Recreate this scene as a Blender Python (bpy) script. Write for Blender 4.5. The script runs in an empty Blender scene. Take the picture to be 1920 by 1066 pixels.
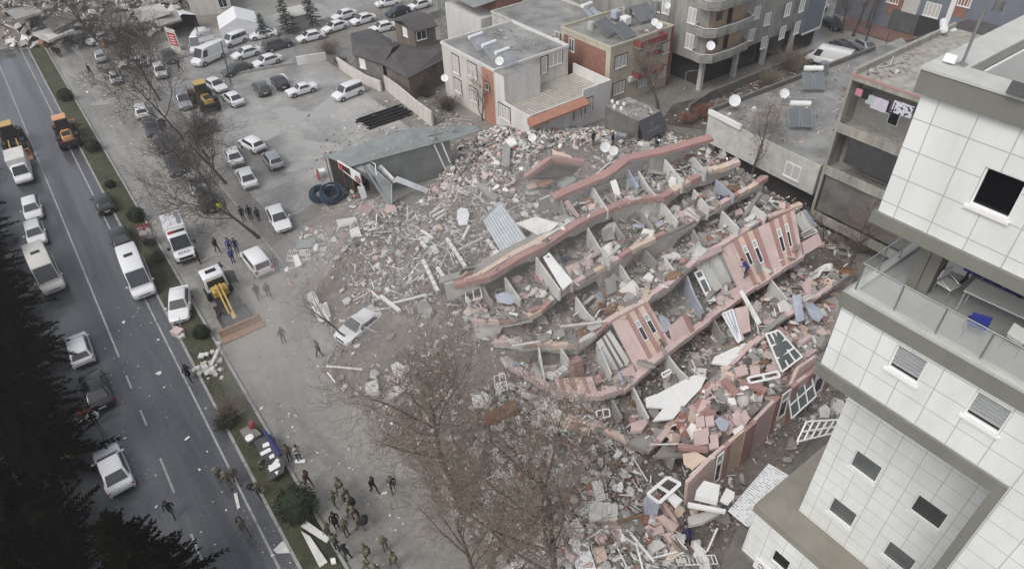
# A street after an earthquake: a pancaked pink building beside a road, seen from a drone. Camera, sky and sun first.
import bpy,bmesh,math,random
import numpy as np
from mathutils import Vector,Matrix
random.seed(7)
rng=np.random.default_rng(7)
SC=bpy.context.scene
COL=SC.collection
F_PX,CX,CY,CAM_H=1275.0,960.0,533.0,39.0
_nad=np.array([70.0,1502.0,F_PX]);_up=-_nad/np.linalg.norm(_nad)
_v1=np.array([-254-CX,-494-CY,F_PX]);_v1-=_up*_v1.dot(_up);_v1/=np.linalg.norm(_v1)
_x=np.cross(_v1,_up)
ROT=np.stack([_x,_v1,_up])
cam_data=bpy.data.cameras.new('camera');cam=bpy.data.objects.new('camera',cam_data);COL.objects.link(cam)
cam_data.sensor_width=36.0;cam_data.lens=F_PX/1920.0*36.0
cam_data.clip_start=0.5;cam_data.clip_end=3000.0
_m=Matrix.Identity(4)
for _r in range(3):
 _m[_r][0]=ROT[_r,0];_m[_r][1]=-ROT[_r,1];_m[_r][2]=-ROT[_r,2]
_m[2][3]=CAM_H
cam.matrix_world=_m
SC.camera=cam
SUN_EL,SUN_AZ=math.radians(52),math.radians(-98)
W=bpy.data.worlds.new('World');SC.world=W;W.use_nodes=True
_nt=W.node_tree;_nt.nodes.clear()
_sky=_nt.nodes.new('ShaderNodeTexSky');_sky.sky_type='NISHITA';_sky.sun_disc=False
_sky.sun_elevation=SUN_EL;_sky.sun_rotation=SUN_AZ;_sky.air_density=1.0;_sky.dust_density=4.0;_sky.ozone_density=1.0
_hs=_nt.nodes.new('ShaderNodeHueSaturation');_hs.inputs['Saturation'].default_value=0.34
_bg=_nt.nodes.new('ShaderNodeBackground');_bg.inputs['Strength'].default_value=0.15
_wo=_nt.nodes.new('ShaderNodeOutputWorld')
_nt.links.new(_sky.outputs[0],_hs.inputs['Color']);_nt.links.new(_hs.outputs[0],_bg.inputs[0]);_nt.links.new(_bg.outputs[0],_wo.inputs[0])
_sl=bpy.data.lights.new('sun','SUN');_sl.energy=0.6;_sl.angle=math.radians(20);_sl.color=(1.0,0.97,0.93)
sun=bpy.data.objects.new('sun',_sl);COL.objects.link(sun)
_sd=Vector((math.sin(SUN_AZ)*math.cos(SUN_EL),math.cos(SUN_AZ)*math.cos(SUN_EL),math.sin(SUN_EL)))
sun.rotation_euler=_sd.to_track_quat('Z','Y').to_euler();sun.location=_sd*80
SC.view_settings.view_transform='Standard';SC.view_settings.look='None'
SC.view_settings.exposure=0.22;SC.view_settings.gamma=1.0;SC.view_settings.use_curve_mapping=False
HAZE_D=0.0005
SC.cycles.max_bounces=6;SC.cycles.volume_bounces=1;SC.cycles.transparent_max_bounces=8
def ray(px,py):
 return ROT@np.array([px-CX,py-CY,F_PX])
def P(px,py,h=0.0):
 d=ray(px,py);t=(h-CAM_H)/d[2];p=d*t
 return Vector((p[0],p[1],h))
def PX(px,py,X):
 d=ray(px,py);t=X/d[0];p=d*t
 return Vector((X,p[1],p[2]+CAM_H))
def PY(px,py,Y):
 d=ray(px,py);t=Y/d[1];p=d*t
 return Vector((p[0],Y,p[2]+CAM_H))
def HAT(px,py,X,Y):
 d=ray(px,py);t=(d[0]*X+d[1]*Y)/(d[0]**2+d[1]**2)
 return d[2]*t+CAM_H
def V(*a):return Vector(a)
MATS={}
def mat(name,col,rough=0.8,var=0.15,scale=1.5,bump=0.0,bscale=None,metal=0.0,spec=0.5,col2=None,mix=(0.45,0.6),detail=6.0,coat=0.0,world=True,alpha=None,streak=None):
 if name in MATS:return MATS[name]
 m=bpy.data.materials.new(name);m.use_nodes=True
 nt=m.node_tree;N=nt.nodes;L=nt.links
 b=N['Principled BSDF']
 b.inputs['Roughness'].default_value=rough;b.inputs['Metallic'].default_value=metal
 b.inputs['Specular IOR Level'].default_value=spec
 if coat:b.inputs['Coat Weight'].default_value=coat;b.inputs['Coat Roughness'].default_value=0.06
 if world:co=N.new('ShaderNodeNewGeometry').outputs['Position']
 else:co=N.new('ShaderNodeTexCoord').outputs['Object']
 raw=co
 if streak:
  mp=N.new('ShaderNodeMapping');mp.inputs['Scale'].default_value=(1,1,streak);L.new(co,mp.inputs['Vector']);co=mp.outputs[0]
 n=N.new('ShaderNodeTexNoise');n.inputs['Scale'].default_value=scale;n.inputs['Detail'].default_value=detail
 n.inputs['Roughness'].default_value=0.65
 L.new(co,n.inputs['Vector'])
 r=N.new('ShaderNodeValToRGB')
 if col2 is None:
  lo=[max(0,c*(1-var))for c in col];hi=[min(1,c*(1+var))for c in col]
  r.color_ramp.elements[0].position=0.3;r.color_ramp.elements[1].position=0.7
 else:
  lo,hi=col,col2;r.color_ramp.elements[0].position,r.color_ramp.elements[1].position=mix
 r.color_ramp.elements[0].color=(*lo,1);r.color_ramp.elements[1].color=(*hi,1)
 L.new(n.outputs['Fac'],r.inputs['Fac']);L.new(r.outputs['Color'],b.inputs['Base Color'])
 if bump:
  n2=N.new('ShaderNodeTexNoise');n2.inputs['Scale'].default_value=bscale or scale*6;n2.inputs['Detail'].default_value=4
  L.new(raw,n2.inputs['Vector'])
  bp=N.new('ShaderNodeBump');bp.inputs['Strength'].default_value=bump;bp.inputs['Distance'].default_value=0.03
  L.new(n2.outputs['Fac'],bp.inputs['Height']);L.new(bp.outputs['Normal'],b.inputs['Normal'])
 if alpha is not None:b.inputs['Alpha'].default_value=alpha
 MATS[name]=m
 return m
def ground_mat(name,c1,c2,r1,r2,scale=0.12,fine=2.5,speck=0.25,bump=0.15,stretch=None,c3=None):
 """wet ground: two tones in large patches, fine grain, gloss that follows the wet patches"""
 m=bpy.data.materials.new(name);m.use_nodes=True
 nt=m.node_tree;N=nt.nodes;L=nt.links;b=N['Principled BSDF']
 co=N.new('ShaderNodeNewGeometry').outputs['Position'];fine_co=co
 if stretch:
  mp=N.new('ShaderNodeMapping');mp.inputs['Scale'].default_value=stretch;L.new(co,mp.inputs['Vector']);co=mp.outputs[0]
 a=N.new('ShaderNodeTexNoise');a.inputs['Scale'].default_value=scale;a.inputs['Detail'].default_value=7;a.inputs['Roughness'].default_value=0.62
 a.inputs['Distortion'].default_value=0.6
 L.new(co,a.inputs['Vector'])
 g=N.new('ShaderNodeTexNoise');g.inputs['Scale'].default_value=fine;g.inputs['Detail'].default_value=9;g.inputs['Roughness'].default_value=0.75
 L.new(fine_co,g.inputs['Vector'])
 r=N.new('ShaderNodeValToRGB');e=r.color_ramp.elements
 e[0].position=0.36;e[1].position=0.66;e[0].color=(*c1,1);e[1].color=(*c2,1)
 if c3:
  k=e.new(0.52);k.color=(*c3,1)
 L.new(a.outputs['Fac'],r.inputs['Fac'])
 mx=N.new('ShaderNodeMix');mx.data_type='RGBA';mx.blend_type='MULTIPLY';mx.inputs[0].default_value=1.0
 gr=N.new('ShaderNodeValToRGB');gr.color_ramp.elements[0].position=0.3;gr.color_ramp.elements[1].position=0.7
 gr.color_ramp.elements[0].color=(1-speck,)*3+(1,);gr.color_ramp.elements[1].color=(1+speck,)*3+(1,)
 L.new(g.outputs['Fac'],gr.inputs['Fac']);L.new(r.outputs['Color'],mx.inputs[6]);L.new(gr.outputs['Color'],mx.inputs[7])
 L.new(mx.outputs[2],b.inputs['Base Color'])
 rr=N.new('ShaderNodeMapRange');rr.inputs['From Min'].default_value=0.4;rr.inputs['From Max'].default_value=0.62
 rr.inputs['To Min'].default_value=r1;rr.inputs['To Max'].default_value=r2
 a2=N.new('ShaderNodeTexNoise');a2.inputs['Scale'].default_value=scale*2.2;a2.inputs['Detail'].default_value=5
 L.new(co,a2.inputs['Vector']);L.new(a2.outputs['Fac'],rr.inputs['Value']);L.new(rr.outputs['Result'],b.inputs['Roughness'])
 bp=N.new('ShaderNodeBump');bp.inputs['Strength'].default_value=bump;bp.inputs['Distance'].default_value=0.02
 L.new(g.outputs['Fac'],bp.inputs['Height']);L.new(bp.outputs['Normal'],b.inputs['Normal'])
 MATS[name]=m
 return m
def grid_mat(name,col,line,cell,lw,axes='YZ',off=(0,0),rough=0.35,var=0.03,stain=None,jitter=0.0):
 """panels or tiles with joints on a flat wall or floor (real world spacing)"""
 m=bpy.data.materials.new(name);m.use_nodes=True
 nt=m.node_tree;N=nt.nodes;L=nt.links;b=N['Principled BSDF'];b.inputs['Roughness'].default_value=rough
 co=N.new('ShaderNodeNewGeometry').outputs['Position']
 s=N.new('ShaderNodeSeparateXYZ');L.new(co,s.inputs[0])
 c=N.new('ShaderNodeCombineXYZ');L.new(s.outputs[axes[0]],c.inputs[0]);L.new(s.outputs[axes[1]],c.inputs[1])
 mp=N.new('ShaderNodeMapping');mp.inputs['Location'].default_value=(off[0],off[1],0);L.new(c.outputs[0],mp.inputs['Vector'])
 br=N.new('ShaderNodeTexBrick');br.offset=jitter;br.squash=1.0
 br.inputs['Scale'].default_value=1.0;br.inputs['Brick Width'].default_value=cell[0];br.inputs['Row Height'].default_value=cell[1]
 br.inputs['Mortar Size'].default_value=lw;br.inputs['Mortar Smooth'].default_value=0.15;br.inputs['Bias'].default_value=0
 br.inputs['Color1'].default_value=(*[k*(1-var)for k in col],1);br.inputs['Color2'].default_value=(*[min(1,k*(1+var))for k in col],1)
 br.inputs['Mortar'].default_value=(*line,1)
 L.new(mp.outputs[0],br.inputs['Vector'])
 out=br.outputs['Color']
 n=N.new('ShaderNodeTexNoise');n.inputs['Scale'].default_value=0.9;n.inputs['Detail'].default_value=8;n.inputs['Roughness'].default_value=0.7
 mp2=N.new('ShaderNodeMapping');mp2.inputs['Scale'].default_value=(1,1,0.35);L.new(co,mp2.inputs['Vector']);L.new(mp2.outputs[0],n.inputs['Vector'])
 mx=N.new('ShaderNodeMix');mx.data_type='RGBA';mx.blend_type='MULTIPLY';mx.inputs[0].default_value=1.0
 r=N.new('ShaderNodeValToRGB');r.color_ramp.elements[0].position=0.3;r.color_ramp.elements[1].position=0.6
 st=stain or(0.9,0.9,0.88)
 r.color_ramp.elements[0].color=(*st,1);r.color_ramp.elements[1].color=(1,1,1,1)
 L.new(n.outputs['Fac'],r.inputs['Fac']);L.new(out,mx.inputs[6]);L.new(r.outputs['Color'],mx.inputs[7])
 L.new(mx.outputs[2],b.inputs['Base Color'])
 MATS[name]=m
 return m
M={}
def dm(key,*a,**k):M[key]=mat(key,*a,**k)
dm('concrete',(0.33,0.32,0.30),0.85,scale=0.8,bump=0.3,col2=(0.22,0.215,0.20),mix=(0.35,0.7))
dm('concrete_light',(0.50,0.49,0.46),0.85,var=0.2,scale=1.2,bump=0.3)
dm('concrete_dark',(0.15,0.145,0.135),0.85,var=0.35,scale=0.7,bump=0.3)
dm('fascia',(0.20,0.20,0.175),0.7,scale=1.2,col2=(0.15,0.15,0.132),mix=(.4,.8),streak=.3)
dm('white',(0.78,0.78,0.76),0.5,var=0.04)
dm('white_dirty',(0.66,0.65,0.62),0.7,col2=(0.45,0.43,0.40),mix=(0.45,0.75),scale=1.3)
dm('frame_white',(0.80,0.80,0.79),0.35,var=0.04)
dm('pink',(0.50,0.375,0.35),0.85,scale=0.9,col2=(0.62,0.485,0.46),mix=(0.3,0.7),bump=0.15)
dm('cream',(0.58,0.46,0.375),0.85,scale=1.1,var=0.12,bump=0.15)
dm('redband',(0.33,0.185,0.168),0.85,scale=1.0,col2=(0.41,0.255,0.235),mix=(0.3,0.75),bump=0.15)
dm('plaster',(0.62,0.615,0.59),0.9,scale=0.7,col2=(0.46,0.455,0.43),mix=(0.4,0.8),bump=0.2)
dm('plaster_green',(0.40,0.43,0.41),0.9,scale=0.7,var=0.2)
dm('plaster_blue',(0.36,0.39,0.45),0.9,scale=0.7,var=0.2)
dm('brick',(0.24,0.11,0.08),0.9,scale=2.5,col2=(0.32,0.175,0.135),mix=(0.35,0.7),bump=0.4)
dm('dust',(0.29,0.26,0.235),0.95,scale=0.8,col2=(0.21,0.19,0.17),mix=(0.35,0.7),bump=0.6)
dm('dark_void',(0.035,0.033,0.032),0.9,var=0.3)  # near black paints the unlit inside of openings and recesses
dm('glass',(0.02,0.024,0.028),0.07,var=0.2,spec=0.6)
dm('glass_grey',(0.10,0.11,0.11),0.12,var=0.2,spec=0.6)
dm('glass_black',(0.006,0.006,0.008),0.08,var=0.2,spec=0.35)
dm('metal',(0.42,0.43,0.44),0.38,metal=0.8,var=0.15)
dm('metal_dark',(0.08,0.08,0.085),0.5,metal=0.3,var=0.2)
dm('steel_rail',(0.62,0.63,0.63),0.25,metal=0.9,var=0.05)
dm('tin',(0.31,0.335,0.33),0.5,metal=0.3,scale=0.5,col2=(0.19,0.20,0.19),mix=(0.4,0.75),detail=9)
dm('tin_light',(0.53,0.56,0.58),0.4,metal=0.35,var=0.12)
dm('rust',(0.23,0.10,0.05),0.85,var=0.35,scale=3)
dm('wood',(0.20,0.12,0.07),0.8,var=0.3,scale=3)
dm('roof_brown',(0.06,0.056,0.058),0.75,scale=0.9,col2=(0.10,0.092,0.094),mix=(0.35,0.7),bump=0.3)
dm('tarp_white',(0.74,0.75,0.75),0.6,var=0.06,scale=2)
dm('tyre',(0.018,0.018,0.018),0.85,var=0.2)
dm('bark',(0.085,0.068,0.057),0.95,var=0.35,scale=5,bump=0.5)
dm('twig',(0.215,0.178,0.142),0.95,var=0.3,scale=4)
dm('dead_leaf',(0.20,0.145,0.10),0.9,var=0.4,scale=2)
dm('rust_leaf',(0.22,0.075,0.035),0.9,var=0.4,scale=2)
dm('needles',(0.005,0.007,0.004),1.0,scale=1.6,col2=(0.022,0.024,0.012),mix=(.52,.72),spec=0.0);dm('bark_dark',(0.006,0.005,0.004),1.0,var=.3,spec=0.0)  # paler needle patches are lit branch tips painted into the colour
dm('needles_far',(0.03,0.055,0.038),0.9,var=0.5,scale=1.5)
dm('bush',(0.022,0.034,0.014),0.9,var=0.5,scale=3)
dm('navy',(0.02,0.03,0.14),0.8,var=0.2)
dm('blue',(0.02,0.04,0.30),0.6,var=0.2)
ORIG={}
class MB:
 def __init__(s):s.v=[];s.f=[];s.mi=[];s.mats=[]
 def slot(s,m):
  m=M[m]if isinstance(m,str)else m
  if m not in s.mats:s.mats.append(m)
  return s.mats.index(m)
 def add(s,vs,fs,m):
  k=s.slot(m);o=len(s.v)
  s.v.extend([tuple(v)for v in vs])
  for f in fs:s.f.append(tuple(i+o for i in f));s.mi.append(k)
  return s
 def hexa(s,b,t,m):
  n=len(b)
  fs=[tuple(reversed(range(n))),tuple(range(n,2*n))]+[(i,(i+1)%n,n+(i+1)%n,n+i)for i in range(n)]
  return s.add(list(b)+list(t),fs,m)
 def prism(s,pts,z0,z1,m):
  a=sum(pts[i][0]*pts[(i+1)%len(pts)][1]-pts[(i+1)%len(pts)][0]*pts[i][1]for i in range(len(pts)))
  if a<0:pts=list(reversed(pts))
  return s.hexa([(p[0],p[1],z0)for p in pts],[(p[0],p[1],z1)for p in pts],m)
 def box(s,c,d,m,rot=None,rz=0.0):
  h=[x/2 for x in d]
  R=rot if rot is not None else Matrix.Rotation(rz,3,'Z')
  c=Vector(c)
  q=[c+R@Vector((sx*h[0],sy*h[1],sz*h[2]))for sz in(-1,1)for sx,sy in((-1,-1),(1,-1),(1,1),(-1,1))]
  return s.hexa(q[:4],q[4:],m)
 def bx(s,x0,x1,y0,y1,z0,z1,m):return s.box(((x0+x1)/2,(y0+y1)/2,(z0+z1)/2),(abs(x1-x0),abs(y1-y0),abs(z1-z0)),m)
 def plate(s,pts,th,m,up=None):
  p=[Vector(q)for q in pts]
  n=Vector((0,0,0))
  for i in range(len(p)):
   a,b=p[i],p[(i+1)%len(p)]
   n+=Vector(((a.y-b.y)*(a.z+b.z),(a.z-b.z)*(a.x+b.x),(a.x-b.x)*(a.y+b.y)))
  n.normalize()
  if n.dot(Vector(up)if up else Vector((0,0,1)))<0:n=-n;p.reverse()
  return s.hexa([q-n*th for q in p],p,m)
 def beam(s,a,b,w,h,m,upv=(0,0,1)):
  a,b=Vector(a),Vector(b);d=(b-a)
  if d.length<1e-6:return s
  d.normalize();u=Vector(upv)
  if abs(d.dot(u))>0.98:u=Vector((1,0,0))
  x=d.cross(u).normalized()*w/2;y=x.cross(d).normalized()*h/2
  return s.hexa([a-x-y,a+x-y,b+x-y,b-x-y],[a-x+y,a+x+y,b+x+y,b-x+y],m)
 def tube(s,pts,rs,n,m,cap=True):
  pts=[Vector(p)for p in pts]
  if not hasattr(rs,'__len__'):rs=[rs]*len(pts)
  vs=[];ref=None
  for i,p in enumerate(pts):
   d=pts[min(i+1,len(pts)-1)]-pts[max(i-1,0)]
   if d.length<1e-9:d=Vector((0,0,1))
   d.normalize()
   if ref is None or abs(ref.dot(d))>0.98:
    ref=Vector((1,0,0))if abs(d.x)<0.8 else Vector((0,1,0))
   x=(ref-d*ref.dot(d)).normalized();ref=x;y=d.cross(x)
   for k in range(n):
    a=2*math.pi*k/n
    vs.append(p+(x*math.cos(a)+y*math.sin(a))*rs[i])
  fs=[]
  for i in range(len(pts)-1):
   for k in range(n):
    k2=(k+1)%n
    fs.append((i*n+k,i*n+k2,(i+1)*n+k2,(i+1)*n+k))
  if cap:fs.append(tuple(reversed(range(n))));fs.append(tuple(range((len(pts)-1)*n,len(pts)*n)))
  return s.add(vs,fs,m)
 def lathe(s,prof,n,m,c=(0,0,0),R=None):
  c=Vector(c);R=R or Matrix.Identity(3)
  vs=[c+R@Vector((r*math.cos(2*math.pi*k/n),r*math.sin(2*math.pi*k/n),z))for r,z in prof for k in range(n)]
  fs=[(i*n+k,i*n+(k+1)%n,(i+1)*n+(k+1)%n,(i+1)*n+k)for i in range(len(prof)-1)for k in range(n)]
  fs.append(tuple(reversed(range(n))));fs.append(tuple(range((len(prof)-1)*n,len(prof)*n)))
  return s.add(vs,fs,m)
 def mesh(s,name,off=None):
  me=bpy.data.meshes.new(name)
  v=s.v
  if off is not None:v=[(p[0]-off[0],p[1]-off[1],p[2]-off[2])for p in v]
  me.from_pydata(v,[],s.f)
  for m in s.mats:me.materials.append(m)
  me.polygons.foreach_set('material_index',s.mi)
  me.update()
  return me
 def build(s,name,parent=None,smooth=False,bevel=0.0,label=None,off=None):
  """child mesh; coordinates are world ones when the thing has a recorded base, else local"""
  o=off
  if o is None and parent is not None:
   r=parent
   while r is not None and r not in ORIG:r=r.parent
   o=ORIG[r]if r is not None else None
  me=s.mesh(name,o)
  if bevel or smooth:
   bm=bmesh.new();bm.from_mesh(me)
   bmesh.ops.recalc_face_normals(bm,faces=bm.faces)
   if bevel:
    es=[e for e in bm.edges if len(e.link_faces)==2 and e.calc_face_angle(0)>0.5]
    bmesh.ops.bevel(bm,geom=es,offset=bevel,segments=2,profile=0.5,affect='EDGES',clamp_overlap=True)
   bm.to_mesh(me);bm.free()
   if smooth:
    me.polygons.foreach_set('use_smooth',[True]*len(me.polygons))
    me.set_sharp_from_angle(angle=math.radians(38))
  ob=bpy.data.objects.new(name,me);COL.objects.link(ob)
  if parent is not None:ob.parent=parent
  if label:ob['label']=label
  return ob
def tag(o,label=None,cat=None,group=None,kind=None):
 if label:o['label']=label
 if cat:o['category']=cat
 if group:o['group']=group
 if kind:o['kind']=kind
 return o
def empty(name,loc,label,cat,group=None,rz=0.0,world=True):
 e=bpy.data.objects.new(name,None);COL.objects.link(e);e.empty_display_size=0.5
 e.location=loc;e.rotation_euler=(0,0,rz)
 if world:ORIG[e]=Vector(loc)
 return tag(e,label,cat,group,'thing')
def solo(mb,name,label,cat,group=None,smooth=False,bevel=0.0,kind=None):
 """a thing that is one mesh: origin put at the middle of its base"""
 a=np.array(mb.v);o=Vector(((a[:,0].min()+a[:,0].max())/2,(a[:,1].min()+a[:,1].max())/2,a[:,2].min()))
 ob=mb.build(name,None,smooth,bevel,off=o);ob.location=o;ORIG[ob]=o
 return tag(ob,label,cat,group,kind or 'thing')
def structure(mb,name,label,smooth=False):
 ob=mb.build(name,None,smooth);ORIG[ob]=Vector((0,0,0))
 return tag(ob,label,None,None,'structure')
def copy_tree(o,parent=None):
 c=o.copy();COL.objects.link(c)
 if parent is not None:c.parent=parent
 for ch in list(o.children):copy_tree(ch,c)
 return c
ground_mat('mud',(0.16,0.15,0.135),(0.26,0.245,0.22),0.3,0.8,scale=0.09,fine=1.6,speck=0.3,bump=0.35)
ground_mat('asphalt',(0.048,0.052,0.059),(0.128,0.133,0.142),0.06,0.28,scale=0.16,fine=3.0,speck=0.2,bump=0.1,stretch=(1.6,.16,1))  # base tone raised so part of the wet sky sheen sits in the colour
ground_mat('asphalt_muddy',(0.19,0.183,0.168),(0.345,0.33,0.30),0.07,0.4,scale=0.16,fine=2.0,speck=0.25,bump=0.15,stretch=(1.3,.3,1))
ground_mat('lot',(0.20,0.196,0.185),(0.43,0.42,0.395),0.08,0.5,scale=0.1,fine=1.4,speck=0.25,bump=0.2)
ground_mat('grass_mat',(0.030,0.040,0.018),(0.075,0.082,0.040),0.8,0.95,scale=0.5,fine=6.0,speck=0.5,bump=0.9,c3=(0.055,0.055,0.03))
ground_mat('soil',(0.06,0.052,0.042),(0.13,0.115,0.095),0.6,0.95,scale=0.4,fine=4.0,speck=0.4,bump=0.7)
ground_mat('paving',(0.16,0.15,0.14),(0.23,0.215,0.20),0.3,0.7,scale=0.2,fine=3.0,speck=0.25,bump=0.3)
grid_mat('paver_red',(0.22,0.125,0.11),(0.13,0.09,0.08),(0.6,0.4),0.03,axes='XY',rough=0.5,var=0.15)
dm('kerb',(0.30,0.295,0.28),0.8,var=0.25,scale=1.5)
dm('line_paint',(0.36,0.36,0.36),0.5,scale=1.6,col2=(0.17,0.17,0.17),mix=(0.45,0.7))
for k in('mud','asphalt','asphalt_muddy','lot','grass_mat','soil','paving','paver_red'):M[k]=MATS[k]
def sheet(name,pts,z,m,label=None):
 g=MB();n=len(pts);g.add([(p[0],p[1],z)for p in pts],[tuple(range(n))],m)
 me=g
 o=structure(me,name,label)
 for p in o.data.polygons:
  if p.normal.z<0:p.flip()
 return o
def strip(name,x0,x1,y0,y1,z,m,label=None):return sheet(name,[(x0,y0),(x1,y0),(x1,y1),(x0,y1)],z,m,label)
sheet('ground',[(-1500,-1500),(1500,-1500),(1500,1500),(-1500,1500)],0.0,'mud','muddy grey ground under the whole place')
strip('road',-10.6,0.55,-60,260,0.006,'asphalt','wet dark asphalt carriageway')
strip('road',3.0,11.4,-60,260,0.006,'asphalt_muddy','muddy carriageway beyond the median')
sheet('parking_lot',[(13.2,60),(34,66),(35.5,100),(31,112),(13.2,112)],0.006,'lot','wet muddy parking lot with puddles')
sheet('road',[(13.2,112.6),(36,113),(95,118),(95,124),(36,121.5),(13.2,121)],0.010,'asphalt_muddy','narrow side street behind the parking lot')
sheet('road',[(89,30),(101,30),(101,110),(89,110)],0.006,'asphalt_muddy','side street at the far right')
sheet('pavement',[(101.2,30),(110,30),(110,56),(101.2,56)],0.11,'paver_red','red block pavement by the blue apartment block')
g=MB();g.bx(11.4,13.2,-20,170,0.0,0.12,'paving');structure(g,'pavement','grey pavement along the far kerb')
ground_mat('shade_ground',(0.014,0.013,0.011),(0.035,0.032,0.027),0.8,0.95,scale=0.5,fine=4.0,speck=0.5,bump=0.7);M['shade_ground']=MATS['shade_ground']  # ground darkened so the shade under the trees is in its colour
g=MB();g.bx(-13.4,-10.0,-40,190,0.0,0.12,'shade_ground');structure(g,'pavement','verge under the conifers with tree shade put into its dark colour')
sheet('terrain',[(-60,-60),(-13.4,-60),(-13.4,220),(-60,220)],0.05,'shade_ground','earth under the conifers with tree shade put into its dark colour')
g=MB()
def line(x,y0,y1,w=0.14):g.add([(x-w/2,y0,0.012),(x+w/2,y0,0.012),(x+w/2,y1,0.012),(x-w/2,y1,0.012)],[(0,1,2,3)],'line_paint')
line(-0.36,20,150);line(-3.92,50.5,150)
for a,b in((46.3,48.0),(41.8,43.6),(34.7,38.2),(28,31)):line(-3.95,a,b)
for a,b in((31.5,34.5),(24,27)):line(-7.6,a,b)
structure(g,'road_marking','white lane lines on the dark carriageway')
def along(y):return 0.0
g=MB()
ys=np.arange(18,142,1.6)
g.add([(x,y,0.13+(0.05 if 1<i<4 else 0)+random.uniform(-.02,.02))for y in ys for i,x in enumerate((0.75,1.2,1.8,2.3,2.8))],[(r*5+c,r*5+c+1,(r+1)*5+c+1,(r+1)*5+c)for r in range(len(ys)-1)for c in range(4)],'grass_mat')
tag(structure(g,'median_grass','strip of worn green grass between the carriageways',smooth=True),kind='structure')
g=MB()
for x0,x1 in((0.55,0.75),(2.8,3.0)):
 y=18
 while y<142:
  g.bx(x0,x1,y,y+1.94,0.0,0.16,'kerb');y+=2.0
structure(g,'kerb','pale concrete kerbs of the median')
g=MB()
y=-20
while y<168:
 g.bx(11.22,11.398,y,y+1.94,0.0,0.15,'kerb');y+=2.0
structure(g,'kerb','pale kerb of the pavement by the collapsed building')
dm('water',(0.36,0.355,0.335),0.05,var=0.1,spec=0.6)  # pale base of the muddy water stands in for sky reflection
g=MB()
def blob(cx,cy,rx,ry,z,m,n=26,rough=0.28,rot=0.0):
 ph=[random.uniform(0,6.28)for _ in range(4)]
 vs=[]
 for k in range(n):
  a=2*math.pi*k/n
  r=1+rough*(math.sin(2*a+ph[0])*.5+math.sin(3*a+ph[1])*.5+math.sin(5*a+ph[2])*.35+math.sin(9*a+ph[3])*.2)
  x,y=rx*r*math.cos(a),ry*r*math.sin(a)
  vs.append((cx+x*math.cos(rot)-y*math.sin(rot),cy+x*math.sin(rot)+y*math.cos(rot),z))
 g.add(vs,[tuple(range(n))],m)
for px,py,rx,ry in((600,275,3.2,1.2),(545,215,2.8,1.8),(500,250,2.0,1.5),(470,190,2.5,1.2),(610,205,3,1.6),(560,310,2.2,1.0),(200,190,1.0,2.0)):
 p=P(px,py);blob(p.x,p.y,rx,ry,0.014,'water',rot=random.uniform(0,3))
structure(g,'water','shallow rain puddles in the parking lot')
sheet('terrain',[tuple(P(x,y,0).xy)for x,y in((1236,232),(1330,246),(1345,216),(1640,96),(1610,84),(1420,150),(1330,178),(1262,196))],0.008,'soil','dark earth strip between the kiosk and the grey block')
grid_mat('tile_panel',(0.77,0.785,0.77),(0.47,0.48,0.465),(0.90,0.78),0.016,axes='YZ',off=(0.2,0.1),rough=0.3,var=0.025,stain=(0.86,0.86,0.83))
grid_mat('tile_panel_x',(0.77,0.785,0.77),(0.47,0.48,0.465),(0.90,0.78),0.016,axes='XZ',off=(0.2,0.1),rough=0.3,var=0.025)
grid_mat('terrace_floor',(0.42,0.43,0.41),(0.36,0.37,0.35),(0.6,0.6),0.010,axes='XY',rough=0.25,var=0.02)
for k in('tile_panel','tile_panel_x','terrace_floor'):M[k]=MATS[k]
dm('moss_roof',(0.17,0.165,0.13),0.95,scale=0.7,col2=(0.30,0.28,0.23),mix=(0.4,0.65),bump=0.5)
dm('coping',(0.50,0.50,0.47),0.8,scale=1.2,var=0.12,bump=0.2)
dm('ledge_conc',(0.27,0.25,0.215),0.9,scale=0.6,col2=(0.20,0.19,0.15),mix=(0.4,0.7),bump=0.4)
dm('column',(0.20,0.19,0.165),0.5,var=0.08)
dm('shutter',(0.46,0.475,0.48),0.4,metal=0.25,var=0.06)
dm('reveal',(0.72,0.72,0.70),0.6,var=0.05)
X0,Y0=16.45,6.63
XE,YE=34.0,-12.0
tower=empty('tiled_tower',(X0+8,-2,0),'tall white tiled tower with grey bands and an open terrace storey','building')
def facade(mb,x,y0,y1,z0,z1,holes,m,depth=0.35):
 """-X facing wall sheet (x = outer face, depth thick) with rectangular holes (ya, yb, za, zb)"""
 holes=[(h[0],h[1],h[2],h[3]+.10)for h in holes]
 ys=sorted({y0,y1,*[v for h in holes for v in h[:2]]});zs=sorted({z0,z1,*[v for h in holes for v in h[2:]]})
 ys=[v for v in ys if y0<=v<=y1];zs=[v for v in zs if z0<=v<=z1]
 for i in range(len(ys)-1):
  for j in range(len(zs)-1):
   c=((ys[i]+ys[i+1])/2,(zs[j]+zs[j+1])/2)
   if any(h[0]<c[0]<h[1]and h[2]<c[1]<h[3]for h in holes):continue
   mb.add([(x,ys[i],zs[j]),(x,ys[i+1],zs[j]),(x,ys[i+1],zs[j+1]),(x,ys[i],zs[j+1])],[(0,3,2,1)],m)
 for a,b,c,d in holes:
  q=[(x,a,c),(x,b,c),(x,b,d),(x,a,d)];r=[(x+depth,p[1],p[2])for p in q]
  mb.add(q+r,[(0,1,5,4),(1,2,6,5),(2,3,7,6),(3,0,4,7)],'reveal')
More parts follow.
